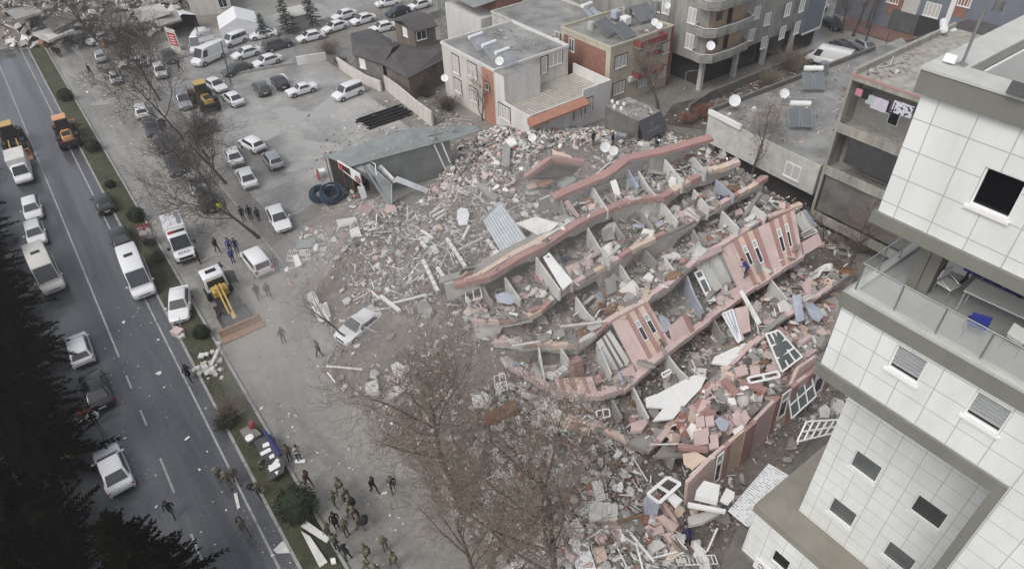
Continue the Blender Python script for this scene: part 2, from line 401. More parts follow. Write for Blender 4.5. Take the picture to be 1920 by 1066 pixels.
def tower_window(x,a,b,c,d,kind,sill=True):
 d+=.10;fr=MB();xx=x+0.07
 for(ya,yb,za,zb)in((a,a+.05,c,d),(b-.05,b,c,d),(a+.05,b-.05,c,c+.05),(a+.05,b-.05,d-.05,d)):
  fr.bx(xx,xx+.08,ya,yb,za,zb,'frame_white')
 if sill:
  fr.bx(x-.09,x+.12,a-.06,b+.06,c-.07,c-.002,'white')
 w=fr.build('window',tower)
 p=MB()
 if kind=='shutter':
  n=6;z=d-.06;hgt=(d-c)-.24
  for i in range(n):
   z1=z-hgt/n
   p.hexa([(xx+.02,a+.05,z1),(xx+.06,a+.05,z1),(xx+.06,b-.05,z1),(xx+.02,b-.05,z1)],[(xx-.02,a+.05,z-.02),(xx+.06,a+.05,z-.02),(xx+.06,b-.05,z-.02),(xx-.02,b-.05,z-.02)],'shutter')
   z=z1
  p.build('shutter',w)
  p=MB()
  p.bx(xx+.062,xx+.075,a+.05,b-.05,c+.05,d-.05,'glass_black')
  p.build('pane',w)
 else:
  p.bx(xx+.03,xx+.045,a+.05,b-.05,c+.05,d-.05,kind);p.build('pane',w)
Zroof,Zfr,ZA0,ZAf=32.32,31.76,28.42,28.06
ZT,ZTf,ZB0,ZBf=25.58,25.03,22.49,22.03
g=MB()
WA=(3.73,4.63,29.6,30.52);WA2=(0.55,1.45,29.6,30.52)
facade(g,X0+.1,YE,Y0-.1,ZA0,Zfr,[WA,WA2],'tile_panel')
g.add([(X0+.1,Y0-.1,ZA0),(XE,Y0-.1,ZA0),(XE,Y0-.1,Zfr),(X0+.1,Y0-.1,Zfr)],[(0,3,2,1)],'tile_panel_x')
g.build('upper_wall',tower)
tower_window(X0+.1,*WA,'glass_black');tower_window(X0+.1,*WA2,'glass_black')
g=MB()
def ring(mb,xa,ya,xb,yb,t,z0,z1,m):
 mb.bx(xa,xa+t,yb,ya,z0,z1,m);mb.bx(xa+t,xb,ya-t,ya,z0,z1,m)
ring(g,X0-.05,Y0+.05,XE,YE,.9,Zfr,Zroof,'fascia');g.build('roof_fascia',tower)
g=MB();ring(g,X0-.08,Y0+.08,XE,YE,.75,Zroof,Zroof+.06,'coping');g.build('coping',tower)
g=MB();g.bx(X0+.85,XE,YE,Y0-.85,30.9,31.05,'moss_roof');g.build('roof',tower)
g=MB();ring(g,X0+.85,Y0-.85,XE,YE,.06,31.05,Zroof-.05,'white');g.build('parapet_lining',tower)
g=MB();g.bx(X0,XE,YE,Y0,ZAf,ZA0,'fascia');g.build('floor_band',tower)
g=MB();g.bx(X0,XE,YE,Y0,ZTf,ZT-.02,'fascia');g.build('floor_band',tower)
g=MB();g.bx(X0+.002,XE,YE,Y0-.002,ZT-.018,ZT,'terrace_floor');g.build('terrace_floor',tower)
g=MB();g.bx(X0+.12,X0+.30,YE,Y0-.12,ZT,ZT+.10,'coping');g.bx(X0+.30,XE,Y0-.30,Y0-.12,ZT,ZT+.10,'coping');g.build('terrace_kerb',tower)
g=MB();g.box((18.35,5.35,(ZT+ZAf)/2),(0.62,0.62,ZAf-ZT),'column');g.bx(18.028,18.042,5.33,5.35,ZT,ZAf,'metal_dark');g.build('column',tower)
g=MB();g.bx(22.6,22.8,YE,4.2,ZT,ZAf,'white');g.bx(22.8,XE,4.0,4.2,ZT,ZAf,'tile_panel_x');g.build('inner_wall',tower)
g=MB();zr=ZT+1.05;xr,yr=X0+.21,Y0-.21
g.tube([(xr,YE,zr),(xr,yr,zr),(XE,yr,zr)],.028,8,'steel_rail');rail=g.build('handrail',tower,smooth=True)
def post(x,y):
 g=MB();g.bx(x-.018,x+.018,y-.018,y+.018,ZT+.1,zr-.02,'metal');g.build('post',tower)
y=yr-.03
while y>-7:post(xr,y);y-=1.18
x=xr+1.18
while x<30:post(x,yr);x+=1.18
gm=bpy.data.materials.new('rail_glass');gm.use_nodes=True;_b=gm.node_tree.nodes['Principled BSDF']
_b.inputs['Base Color'].default_value=(0.80,0.84,0.83,1);_b.inputs['Roughness'].default_value=0.05;_b.inputs['Alpha'].default_value=0.13
M['rail_glass']=gm
g=MB();y=yr-.03
while y>-8:
 g.bx(xr-.005,xr+.005,y-1.15,y-.03,ZT+.12,zr-.06,'rail_glass');y-=1.18
x=xr+.03
while x<30:
 g.bx(x+.03,x+1.15,yr-.005,yr+.005,ZT+.12,zr-.06,'rail_glass');x+=1.18
g.build('glass_panel',tower)
g=MB();W1=(3.83,4.73,23.84,24.70);W2=(1.60,2.52,23.84,24.70);W3=(-.6,.3,23.84,24.7)
facade(g,X0+.1,YE,Y0-.1,ZB0,ZTf,[W1,W2,W3],'tile_panel')
g.add([(X0+.1,Y0-.1,ZB0),(XE,Y0-.1,ZB0),(XE,Y0-.1,ZTf),(X0+.1,Y0-.1,ZTf)],[(0,3,2,1)],'tile_panel_x')
g.build('middle_wall',tower)
for w in(W1,W2,W3):tower_window(X0+.1,*w,'shutter')
YL=1.02
g=MB();g.bx(X0,XE,YL,Y0,ZBf,ZB0,'fascia');g.bx(X0,20.3,YL-.28,YL,0,ZB0,'fascia');g.build('floor_band',tower)
g=MB();facade(g,X0+.1,YE,YL-.28,0,ZB0,[],'tile_panel');g.build('leg_wall',tower)
XR=20.34;WH=[]
for z0,z1 in((18.2,19.2),(14.72,15.66),(11.32,12.28)):
 for ya,yb in((4.40,5.54),(1.80,2.97)):WH.append((ya,yb,z0-.04,z1))
g=MB();facade(g,XR,YL-.27,Y0-.02,0,ZBf,WH,'tile_panel')
g.add([(XR,Y0-.02,0),(XE,Y0-.02,0),(XE,Y0-.02,ZBf),(XR,Y0-.02,ZBf)],[(0,3,2,1)],'tile_panel_x');g.build('recessed_wall',tower)
for i,w in enumerate(WH):tower_window(XR,*w,('glass_black','glass_black','glass_grey','glass','glass_grey','glass_grey')[i])  # lower panes lighter, their reflection put into the glass colour
g=MB();g.bx(18.95,XE,YE+14,8.05,9.42,9.92,'ledge_conc');g.build('annex_roof',tower)
g=MB();W4=(5.6,6.5,7.0,7.9)
facade(g,19.05,YL,7.95,5.83,9.42,[W4],'tile_panel')
g.add([(19.05,7.95,5.83),(XE,7.95,5.83),(XE,7.95,9.42),(19.05,7.95,9.42)],[(0,3,2,1)],'tile_panel_x');g.build('annex_wall',tower)
g=MB();g.bx(19.02,XE,YL,7.98,5.6,5.828,'fascia');g.bx(20.3,XE,YL,6.8,0,5.598,'concrete_dark');g.build('annex_base',tower)
tower_window(19.05,*W4,'glass_black',sill=False)
sg=empty('wall_sign',PX(1425,1060,18.97),'white square sign with a blue ring emblem on the annex wall','sign')
c=PX(1426,1062,18.95)
g=MB();g.bx(18.95,19.03,c.y-.5,c.y+.38,c.z-.5,c.z+.38,'white');g.build('panel',sg)
g=MB()
for k in range(14):
 a0=.7+k*5.0/14;a1=.7+(k+1)*5.0/14
 q=lambda a,r:(18.944,c.y+r*math.cos(a),c.z+r*math.sin(a))
 g.add([q(a0,.2),q(a1,.2),q(a1,.12),q(a0,.12)],[(0,1,2,3),(3,2,1,0)],'navy')
g.build('emblem',sg)
def chair(loc,rz,label,seat,grp):
 e=empty('chair',loc,label,'chair',grp,rz,world=False)
 g=MB();g.box((0,0,.45),(.45,.45,.05),seat);g.build('seat',e,bevel=.015)
 g=MB();g.box((0,-.22,.72),(.45,.05,.38),seat,Matrix.Rotation(-.12,3,'X'));g.build('backrest',e,bevel=.015)
 for sx in(-1,1):
  g=MB();g.tube([(sx*.22,.2,0),(sx*.22,.2,.45),(sx*.22,-.22,.62),(sx*.22,-.24,.0)],.014,6,'steel_rail');g.build('leg_frame',e)
 return e
dm('seat_blue',(0.02,0.03,0.22),0.5,var=0.2);dm('seat_white',(0.62,0.63,0.60),0.5,var=0.05)
zf=ZT
def tf(px,py):return P(px,py,zf)
chair(V(17.45,3.45,ZT),-1.2,'single blue chair tipped close to the glass railing','seat_blue','terrace chairs')
chair(V(18.45,4.72,ZT),3.0,'white chair at the left end of the terrace table','seat_white','terrace chairs')
chair(V(17.75,2.5,ZT),-1.75,'white chair on the railing side of the terrace table','seat_white','terrace chairs')
def bench(loc,rz,label):
 e=empty('bench',loc,label,'bench','waiting benches on the terrace',rz,world=False)
 for k in range(3):
  x=(k-1)*.56
  g=MB();g.box((x,0,.44),(.5,.46,.04),'seat_blue');g.build('seat',e,bevel=.015)
  g=MB();g.box((x,-.24,.72),(.5,.04,.44),'seat_blue',Matrix.Rotation(-.15,3,'X'));g.build('backrest',e,bevel=.015)
 g=MB();g.bx(-.85,.85,-.03,.03,.36,.41,'metal_dark')
 for x in(-.7,.7):g.bx(x-.03,x+.03,-.03,.03,.02,.36,'metal_dark');g.bx(x-.03,x+.03,-.28,.28,0,.05,'metal_dark')
 g.build('frame',e)
bench(V(19.65,4.0,ZT),1.5708,'blue three seat bench at the left behind the terrace table');bench(V(19.65,2.1,ZT),1.5708,'blue three seat bench at the right behind the terrace table')
tb=empty('table',V(18.5,3.3,ZT),'long white table on the open terrace','table',rz=.06,world=False)
g=MB();g.box((0,0,.74),(.75,1.9,.04),'seat_white');g.build('tabletop',tb,bevel=.01)
for sx in(-1,1):
 for sy in(-1,1):
  g=MB();g.bx(sx*.33-.02,sx*.33+.02,sy*.9-.02,sy*.9+.02,0,.72,'steel_rail');g.build('leg',tb)
g=MB();c=tf(1795,502);g.box((c.x,c.y,zf+.25),(.5,.9,.5),'white',rz=.1);g.box((c.x,c.y,zf+.52),(.54,.94,.04),'reveal',rz=.1)
solo(g,'storage_box','low white box beside the brown terrace column','box')
e=empty('roof_mast',(17.0,6.2,Zroof+.06),'thin grey metal mast on the tower roof corner','mast')
c=P(1803,122,Zroof+.06)
ORIG[e]=Vector(c);e.location=c
g=MB();g.tube([c,c+V(0.0,-.02,3.2)],[.035,.028],8,'metal');g.build('pole',e,smooth=True)
g=MB();g.bx(c.x-.1,c.x+.1,c.y-.1,c.y+.1,c.z,c.z+.03,'metal');g.build('base_plate',e)
def floodlight(px,py,label,m,s):
 c=P(px,py,Zroof+.06);e=empty('floodlight',c,label,'floodlight','roof floodlights')
 g=MB();g.box(c+V(-.1,0,.16*s),(.12*s,.34*s,.24*s),m,Matrix.Rotation(.35,3,'Y'));g.build('housing',e,bevel=.01)
 g=MB();g.beam(c,c+V(-.06,0,.1),.06,.04,m);g.build('bracket',e)
floodlight(1783,118,'small white floodlight on the tower parapet corner','white',.8)
floodlight(1908,180,'black floodlight on the edge of the tower parapet','metal_dark',1.1)
e=empty('roof_rail',P(1860,110,Zroof),'thin dark pipe rail inside the tower parapet','railing')
g=MB();a=P(1800,133,Zroof);
g.tube([(17.2,6.0,31.9),(26,6.0,31.9)],.02,6,'metal_dark');g.build('pipe',e)
for x in(18.2,19.6,21,22.5):
 g=MB();g.tube([(x,6.0,31.9),(x+.15,5.7,31.08)],.012,5,'metal_dark');g.build('stay',e)
def PZ(pts):return[P(x,y,z)for x,y,z in pts]
def resample(pts,n):
 pts=[Vector(p)for p in pts];d=[0]
 for i in range(1,len(pts)):d.append(d[-1]+(pts[i]-pts[i-1]).length)
 out=[]
 for k in range(n+1):
  t=d[-1]*k/n;i=1
  while i<len(d)-1 and d[i]<t:i+=1
  f=(t-d[i-1])/max(1e-6,d[i]-d[i-1]);out.append(pts[i-1].lerp(pts[i],f))
 return out
def nearest_x(pts,x):
 if x<=pts[0].x:return pts[0].copy()
 for i in range(1,len(pts)):
  if pts[i].x>=x:
   a,b=pts[i-1],pts[i];return a.lerp(b,(x-a.x)/max(1e-6,b.x-a.x))
 return pts[-1].copy()
EDGE={1:[(1038,371,8.6),(1080,352,9.0),(1135,330,9.5),(1153,318,9.8),(1173,299,10.0),(1240,285,10.3),(1335,259,10.8)],2:[(854,536,6.2),(918,520,6.8),(977,484,7.4),(1019,464,7.7),(1092,416,8.2),(1158,387,8.6),(1204,374,8.8),(1249,370,8.9),(1282,345,9.2),(1330,324,9.6),(1386,304,10.0)],3:[(890,601,4.4),(948,604,4.8),(1008,592,5.3),(1052,549,6.0),(1080,530,6.3),(1144,495,6.9),(1188,468,7.3),(1232,446,7.7),(1286,424,8.0),(1327,400,8.3),(1400,357,8.7),(1437,335,9.0)],4:[(930,641,3.2),(1005,646,3.7),(1056,647,4.2),(1080,648,4.5),(1113,634,5.0),(1145,601,5.7),(1212,564,6.2),(1252,536,6.5),(1303,492,6.9),(1366,452,7.2),(1440,408,7.5),(1505,384,7.8)],5:[(959,686,2.4),(1039,732,2.9),(1064,736,3.2),(1124,744,3.6),(1165,733,3.8),(1196,708,3.9),(1266,650,4.2),(1320,606,4.5),(1408,542,4.9),(1505,482,5.3)],6:[(1011,748,1.9),(1094,792,2.4),(1157,819,2.7),(1219,850,3.0),(1258,804,3.1),(1309,746,3.3),(1360,698,3.6),(1403,654,3.9),(1460,606,4.2),(1600,512,4.9)],}
EW={k:PZ(v)for k,v in EDGE.items()}
cb=empty('collapsed_building',P(1180,620,0),'collapsed pink apartment building with pancaked floors lying in steps','collapsed building')
ORIG[cb]=Vector(cb.location)
LINTEL={1:.9,2:1.0,3:.9,4:.85,5:.9}
TREAD={}
def rear_of(k):
 n=26;fr=resample(EW[k],n);rr=resample(EW[k-1],60)if k>1 else None
 rows=[]
 for p in fr:
  if k==1:q=p+V(0.3,1.1,-.5)
  else:
   q=nearest_x(rr,p.x+1.0)
   if q.y<p.y+.6:q.y=p.y+.6
  rows.append((p,q))
 return rows
for k in range(1,7):
 rows=rear_of(k);TREAD[k]=rows
 g=MB();top=[];bot=[]
 for p,q in rows:
  drop=2.5+.5*math.sin(p.x*.9+k)
  a=p+V(0,0,0);b=Vector((q.x+.2,q.y+2.3,max(q.z-3.0,p.z-drop-.1,.4)))if k>1 else q
  mid=a.lerp(b,.45)+V(0,0,-.25*math.sin(p.x*1.3))
  top+=[a,mid,b];bot+=[v-V(0,0,.22)for v in(a,mid,b)]
 n=len(rows);fs=[]
 for i in range(n-1):
  for j in range(2):
   q0=i*3+j
   fs+=[(q0,q0+3,q0+4,q0+1),tuple(x+3*n for x in(q0,q0+1,q0+4,q0+3))]
  fs+=[(i*3,3*n+i*3,3*n+i*3+3,i*3+3),(i*3+2,i*3+5,3*n+i*3+5,3*n+i*3+2)]
 fs+=[(0,1,1+3*n,3*n),(1,2,2+3*n,1+3*n),(3*n-3,6*n-3,6*n-2,3*n-2),(3*n-2,6*n-2,6*n-1,3*n-1)]
 g.add(top+bot,fs,'dust' if k>1 else 'concrete');g.build('floor_slab',cb)
 if k>1:
  rr=resample(EW[k-1],36);g=MB();vs=[];fs=[];hh=1.1
  for i,p in enumerate(rr):
   if i%3==0:hh=random.choice((.8,1.0,1.2,1.3,3.0))
   h=hh+random.uniform(-.12,.12);j=random.uniform(-.05,.08)
   vs+=[p+V(.05,.18+j,-.2),p+V(.12,.35+j,-h),p+V(.1,.36+j,-.2),p+V(.2,.53+j,-h)]
  for i in range(len(rr)-1):
   o=i*4;fs+=[(o,o+1,o+5,o+4),(o+2,o+6,o+7,o+3),(o+1,o+3,o+7,o+5)]
  g.add(vs,fs,'plaster');g.build('inner_wall',cb)
  g=MB();vs=[];fs=[]
  for p in rr:vs+=[p+V(.3,2.2,-1.45),p+V(.5,2.4,-3.4),p+V(.3,2.35,-1.45),p+V(.5,2.55,-3.4)]
  for i in range(len(rr)-1):
   o=i*4;fs+=[(o,o+1,o+5,o+4),(o+2,o+6,o+7,o+3),(o+1,o+3,o+7,o+5),(o,o+4,o+6,o+2)]
  g.add(vs,fs,'plaster');g.build('inner_wall',cb)
  g=MB()
  for i in range(len(rr)-1):
   if random.random()<.12:continue
   g.beam(rr[i]+V(0,.22,-.42),rr[i+1]+V(0,.22,-.42-random.uniform(0,.08)),.22,.3,'plaster')
  g.build('edge_beam',cb)
def band(k,rule,w=.5,h=.55,seg=1.0,lift=.0):
 pts=EW[k];L=sum((pts[i+1]-pts[i]).length for i in range(len(pts)-1));n=max(8,int(L/seg));rr=resample(pts,n);g=MB();bo=0.0
 for i in range(n):
  m=rule(i,rr[i])
  if k in(3,4,6)and i%3==0:bo=random.uniform(-.16,.10)
  if m is None:continue
  a,b=rr[i],rr[i+1];d=(b-a).normalized()*.02
  j=random.uniform(-.06,.06)if m!='redband' else random.uniform(-.012,.012)
  g.beam(a-d+V(0,.1+j-bo,lift+j+bo),b+d+V(0,.1+j-bo*.6,lift+j+bo*.7),w,h,m)
 return g.build('edge_band',cb)
band(1,lambda i,p:'redband',w=.85,h=.26)
x2=P(1251,370,8.9).x
blk=['pink','pink',None,'cream','redband','cream','pink',None,'cream','redband']
band(2,lambda i,p:'redband' if p.x<x2 else blk[(i*3)%10]or('concrete' if i%2 else None),w=.55,h=.42,seg=.9)
band(3,lambda i,p:blk[(i//2*7+i)%10]if random.random()<.93 else None,w=.4,h=.4,seg=1.05)
band(4,lambda i,p:'pink' if 10<i<20 else blk[(i*7)%10]or 'concrete_light',w=.4,h=.36,seg=1.1)
band(5,lambda i,p:'pink',w=.5,h=.42,seg=1.3)
band(6,lambda i,p:('pink' if(i//2)%3 else 'concrete')if i>12 else(blk[(i*7)%10]or 'dust'),w=.4,h=.32,seg=1.2)
g=MB();rr=resample(EW[2],40)
for i in range(2,17):g.beam(rr[i]+V(-.25,.75,.12),rr[i+1]+V(-.25,.75,.12),.5,.12,'cream' if i<13 else 'plaster')
g.build('cornice',cb)
g=MB()
for i in range(0,18):g.beam(rr[i]+V(-.6,1.3,.0),rr[i+1]+V(-.6,1.3,.0),.7,.2,'concrete')
g.build('cornice',cb)
def wall4(a,b,ha,hb,m='plaster',th=.14,name='partition_wall',parent=None,ragged=0):
 a,b=Vector(a),Vector(b);d=(b-a);nrm=Vector((d.y,-d.x,0)).normalized()*th/2
 pts=[a,b,b-V(0,0,hb),a-V(0,0,ha)]
 if ragged:
  m1=a.lerp(b,.55)-V(0,0,ragged);pts=[a,m1,b-V(0,0,ragged*.4),b-V(0,0,hb),a-V(0,0,ha)]
 g=MB();n=len(pts)
 g.hexa([p-nrm for p in pts],[p+nrm for p in pts],m)
 return g.build(name,parent or cb)
WALLS=[(1247,299,9.9,1281,340,9.9,2.3,1.1,'plaster'),(1198,321,9.3,1230,364,9.3,2.2,1.0,'plaster'),(1300,294,10.2,1324,322,10.2,2.0,.9,'concrete_light'),(1051,372,8.4,1064,414,8.3,1.8,.6,'concrete'),(1108,345,8.8,1140,395,8.7,1.8,.8,'plaster'),(1178,318,9.3,1196,350,9.2,2.0,1.2,'plaster_blue'),(1301,355,9.0,1330,390,9.0,2.2,1.1,'plaster'),(1240,378,8.5,1271,415,8.4,2.2,1.0,'plaster'),(1343,337,9.2,1377,366,9.2,2.0,.8,'plaster_blue'),(1102,427,7.8,1144,487,7.6,2.3,1.0,'concrete_light'),(1155,424,7.6,1172,446,7.4,1.6,1.0,'concrete'),(1005,481,7.2,1050,544,6.9,2.2,1.0,'plaster'),(1028,473,7.3,1073,528,7.0,2.2,1.0,'white_dirty'),(947,520,6.4,976,562,6.0,1.8,.7,'concrete_light'),(905,535,5.9,925,565,5.5,1.5,.5,'concrete'),(1205,398,8.3,1226,430,8.1,1.7,.8,'concrete'),(1354,395,8.1,1386,428,8.1,2.1,1.0,'plaster'),(1163,496,6.7,1199,541,6.6,1.9,1.1,'concrete_light'),(1247,484,7.1,1268,511,7.0,1.8,.8,'plaster'),(1080,556,5.9,1115,597,5.6,1.8,.5,'plaster'),(1205,462,7.0,1232,492,6.9,1.5,.8,'concrete'),(1300,430,7.6,1318,452,7.5,1.8,1.2,'concrete'),(1405,378,8.3,1437,404,8.2,1.8,.9,'white_dirty'),(1288,516,6.2,1317,577,6.0,2.2,1.1,'plaster_blue'),(1052,652,4.0,1076,690,3.8,1.6,.6,'plaster'),(1010,650,3.6,1021,706,3.3,1.2,.4,'white_dirty'),(1120,640,4.8,1146,700,4.6,2.0,.8,'plaster'),(1250,662,4.1,1291,706,4.0,1.5,.9,'plaster'),(1186,723,3.6,1216,783,3.6,1.6,.9,'plaster'),(1445,523,4.9,1477,561,4.9,1.6,.8,'plaster'),(1340,600,4.4,1362,630,4.3,1.3,.8,'concrete'),(1148,748,3.4,1166,782,3.2,1.2,.5,'concrete'),(1324,733,3.2,1358,773,3.3,1.6,1.2,'plaster_green'),(1243,833,2.9,1266,858,2.9,1.5,1.3,'concrete'),]
for x0,y0,z0,x1,y1,z1,ha,hb,m in WALLS:
 wall4(P(x0,y0,z0),P(x1,y1,z1),ha,hb,m,ragged=random.choice((0,0,.25)))
g=MB()
for k in range(2,7):
 rr=resample(EW[k],60)
 for i in range(60):
  if random.random()<.45:
   p=rr[i]+V(random.uniform(-.3,.3),-.15,-.12);d=V(random.gauss(0,.35),-random.uniform(.25,.8),random.uniform(-.5,.35));g.tube([p,p+d*.6+V(0,0,.08),p+d+V(random.gauss(0,.15),0,-.25)],.018,4,'rust',cap=False)
tag(g.build('rebar',cb),kind='stuff')
for px,py,z,s in((1410,372,8.8,1.9),(1418,360,9.0,2.2),(1330,545,5.8,1.6),(1225,585,5.6,1.4),(1372,690,4.2,1.2),(1150,470,7.3,1.2)):
 p=P(px,py,z);g=MB();g.box(p-V(0,0,s/2),(.32,.32,s),'concrete',Matrix.Rotation(.25,3,'X')@Matrix.Rotation(.2,3,'Y'));g.build('column',cb)
class Panel:
 """leaning rectangle of facade: corners tl, tr, bl, br in space; u along, v down"""
 def __init__(s,tl,tr,br,bl,th=.22):
  s.tl,s.tr,s.br,s.bl=map(Vector,(tl,tr,br,bl));s.th=th
  n=(s.tr-s.tl).cross(s.bl-s.tl).normalized()
  if n.z<0:n=-n
  s.n=n
 def at(s,u,v,o=0.0):
  return s.tl.lerp(s.tr,u).lerp(s.bl.lerp(s.br,u),v)+s.n*o
 def quad(s,g,u0,u1,v0,v1,o0,o1,m):
  b=[s.at(u0,v0,o0),s.at(u0,v1,o0),s.at(u1,v1,o0),s.at(u1,v0,o0)];t=[s.at(u0,v0,o1),s.at(u0,v1,o1),s.at(u1,v1,o1),s.at(u1,v0,o1)]
  g.hexa(b,t,m)
 def window(s,u0,u1,v0,v1,parent,top=.3):
  du=.12*(u1-u0);dv=.05*(v1-v0);g=MB()
  vt=v0+(v1-v0)*top
  for a in((u0,u0+du,v0,v1),(u1-du,u1,v0,v1),(u0+du,u1-du,v1-dv,v1),(u0+du,u1-du,vt,vt+dv),(u0+du,u1-du,v0,v0+dv)):s.quad(g,*a,-.02,.07,'frame_white')
  w=g.build('window',parent);g=MB();s.quad(g,u0+du,u1-du,vt+dv,v1-dv,-.015,.012,'glass');g.build('pane',w)
  g=MB();s.quad(g,u0+du,u1-du,v0+dv,vt,-.015,.02,'plaster_green');g.build('shutter_box',w)
def facade_panel(tl,tr,br,bl,strips,windows,name='facade_panel'):
 """strips: (u0, u1, material, proud); windows: (u0, u1, v0, v1)"""
 pn=Panel(tl,tr,br,bl);g=MB()
 us=[0]+[s[1]for s in strips]
 for(u0,u1,m,pr)in strips:
  hs=[w for w in windows if w[0]<(u0+u1)/2<w[1]]
  if not hs:pn.quad(g,u0,u1,0,1,-.22,pr,m)
  else:
   w=hs[0]
   pn.quad(g,u0,u1,0,w[2],-.22,pr,m);pn.quad(g,u0,u1,w[3],1,-.22,pr,m)
   pn.quad(g,u0,u1,w[2],w[3],-.22,-.02,'dark_void')
 f=g.build(name,cb)
 for w in windows:pn.window(*w,f)
 return pn
S=lambda*a:list(a)
facade_panel(P(1366,452,7.2),P(1490,393,7.7),P(1505,480,5.4),P(1409,541,5.0),S((0,.05,'pink',.0),(.05,.115,'redband',.08),(.115,.20,'cream',.0),(.20,.265,'redband',.08),(.265,.35,'cream',.0),(.35,.42,'redband',.08),(.42,.60,'pink',.0),(.60,.66,'redband',.08),(.66,.74,'cream',.0),(.74,.795,'redband',.08),(.795,.86,'cream',.0),(.86,.92,'redband',.08),(.92,1,'pink',.0)),[(.125,.19,.22,.62),(.275,.345,.20,.68),(.665,.735,.22,.72),(.80,.858,.20,.70)])
facade_panel(P(1352,466,7.0),P(1366,453,7.2),P(1409,542,5.0),P(1392,556,4.9),S((0,1,'pink',0)),[])
facade_panel(P(1302,494,6.4),P(1358,466,6.7),P(1382,522,4.9),P(1340,548,4.7),S((0,.35,'plaster',0),(.35,.5,'plaster_green',.02),(.5,.75,'plaster',0),(.75,1,'plaster_green',.02)),[])
facade_panel(P(1343,556,5.2),P(1405,526,5.4),P(1410,545,4.9),P(1350,577,4.7),S((0,1,'pink',0)),[],'balcony_parapet')
facade_panel(P(1315,478,7.3),P(1352,460,7.5),P(1355,470,7.1),P(1318,488,6.9),S((0,1,'pink',0)),[],'balcony_parapet')
facade_panel(P(1504,455,5.9),P(1534,437,6.1),P(1543,457,5.4),P(1508,478,5.2),S((0,1,'pink',0)),[],'balcony_parapet')
def railing_grid(a,b,c,d,n,m='frame_white',parent=None,name='railing',rows=2,r=.022):
 a,b,c,d=map(Vector,(a,b,c,d));g=MB()
 for k in range(n+1):
  t=k/n;g.tube([a.lerp(b,t),d.lerp(c,t)],r*.8,4,m,cap=False)
 for k in range(rows):
  t=k/max(1,rows-1);g.tube([a.lerp(d,t),b.lerp(c,t)],r*1.3,4,m)
 return g.build(name,parent)if parent else g
railing_grid(P(1503,437,6.4),P(1527,425,6.6),P(1533,434,6.1),P(1507,446,5.9),9,parent=cb)
facade_panel(P(1488,408,7.2),P(1512,393,7.4),P(1530,422,6.0),P(1506,436,5.8),S((0,.4,'plaster',0),(.4,.7,'white_dirty',.03),(.7,1,'plaster_blue',0)),[],'inner_wall')
facade_panel(P(1146,602,5.6),P(1214,564,6.15),P(1262,650,4.2),P(1197,700,3.9),S((0,.20,'pink',0),(.20,.36,'pink',0),(.36,.46,'redband',.08),(.46,.60,'cream',0),(.60,.70,'redband',.08),(.70,.86,'cream',0),(.86,.93,'redband',.08),(.93,1,'pink',0)),[(.47,.59,.22,.62),(.72,.85,.20,.60)])
facade_panel(P(1256,613,5.3),P(1286,588,5.5),P(1302,620,4.5),P(1266,650,4.2),S((0,.8,'pink',0),(.8,1,'redband',.1)),[])
facade_panel(P(1232,585,5.4),P(1250,596,5.3),P(1262,612,4.9),P(1243,626,4.8),S((0,1,'plaster_blue',0)),[],'inner_wall')
facade_panel(P(1120,640,4.9),P(1144,618,5.2),P(1182,677,3.8),P(1150,700,3.6),S((0,.3,'plaster',0),(.3,.45,'concrete_dark',-.01),(.45,.6,'plaster',0),(.6,.72,'concrete_dark',-.01),(.72,1,'plaster',0)),[],'inner_wall')
facade_panel(P(1150,706,4.3),P(1186,682,4.5),P(1196,708,3.9),P(1156,734,3.7),S((0,1,'pink',0)),[],'balcony_parapet')
facade_panel(P(1040,712,3.9),P(1110,707,4.2),P(1124,744,3.6),P(1046,734,3.1),S((0,.1,'pink',0),(.1,.2,'redband',.08),(.2,.38,'cream',0),(.38,.50,'redband',.08),(.50,.72,'cream',0),(.72,.82,'redband',.08),(.82,1,'pink',0)),[])
p=P(1084,706,3.4);g=MB();g.hexa([p+V(-.45,-.3,0),p+V(.35,-.3,0),p+V(.35,.3,0),p+V(-.45,.3,0)],[p+V(-.5,0,1.6),p+V(.3,0,1.6),p+V(.3,.5,1.6),p+V(-.5,.5,1.6)],'redband');g.build('column',cb)
def door(tl,tr,br,bl,lights,parent=cb):
 pn=Panel(tl,tr,br,bl,.06);g=MB();pn.quad(g,0,1,0,1,-.03,.03,'frame_white');d=g.build('door',parent)
 for(u0,u1,v0,v1)in lights:
  g=MB();pn.quad(g,u0,u1,v0,v1,.02,.034,'glass_grey');g.build('pane',d)
 return d
door(P(1301,511,6.0),P(1315,504,6.1),P(1343,563,5.0),P(1330,570,4.9),[(.18,.82,.05,.2),(.2,.8,.3,.66)])
door(P(1018,482,7.45),P(1030,474,7.5),P(1074,527,6.9),P(1055,544,6.7),[(.3,.7,.05,.22),(.3,.7,.3,.66)])
gl=P(1290,905,3.0);gr=P(1575,660,3.9)
def vpanel(a,b,h,strips,windows,name='facade_panel'):
 return facade_panel(a,b,b-V(0,.25,h),a-V(0,.25,h),strips,windows,name)
NB=4
tops=[P(1290,905,3.2),P(1344,850,4.0),P(1370,829,4.1),P(1417,789,4.2),P(1462,743,4.3),P(1520,700,4.4),P(1572,655,4.5)]
pats=[(S((0,.55,'pink',0),(.55,1,'pink',0)),[]),(S((0,.62,'pink',0),(.62,1,'redband',.08)),[(.08,.55,.08,.8)]),(S((0,.55,'cream',0),(.55,1,'redband',.1)),[]),(S((0,.8,'pink',0),(.8,1,'redband',.08)),[]),(S((0,.4,'cream',0),(.4,.6,'redband',.08),(.6,.9,'pink',0),(.9,1,'redband',.08)),[(.08,.36,.0,.6)]),(S((0,.2,'redband',.05),(.2,.8,'pink',0),(.8,1,'redband',.08)),[(.28,.74,.1,.75)]),]
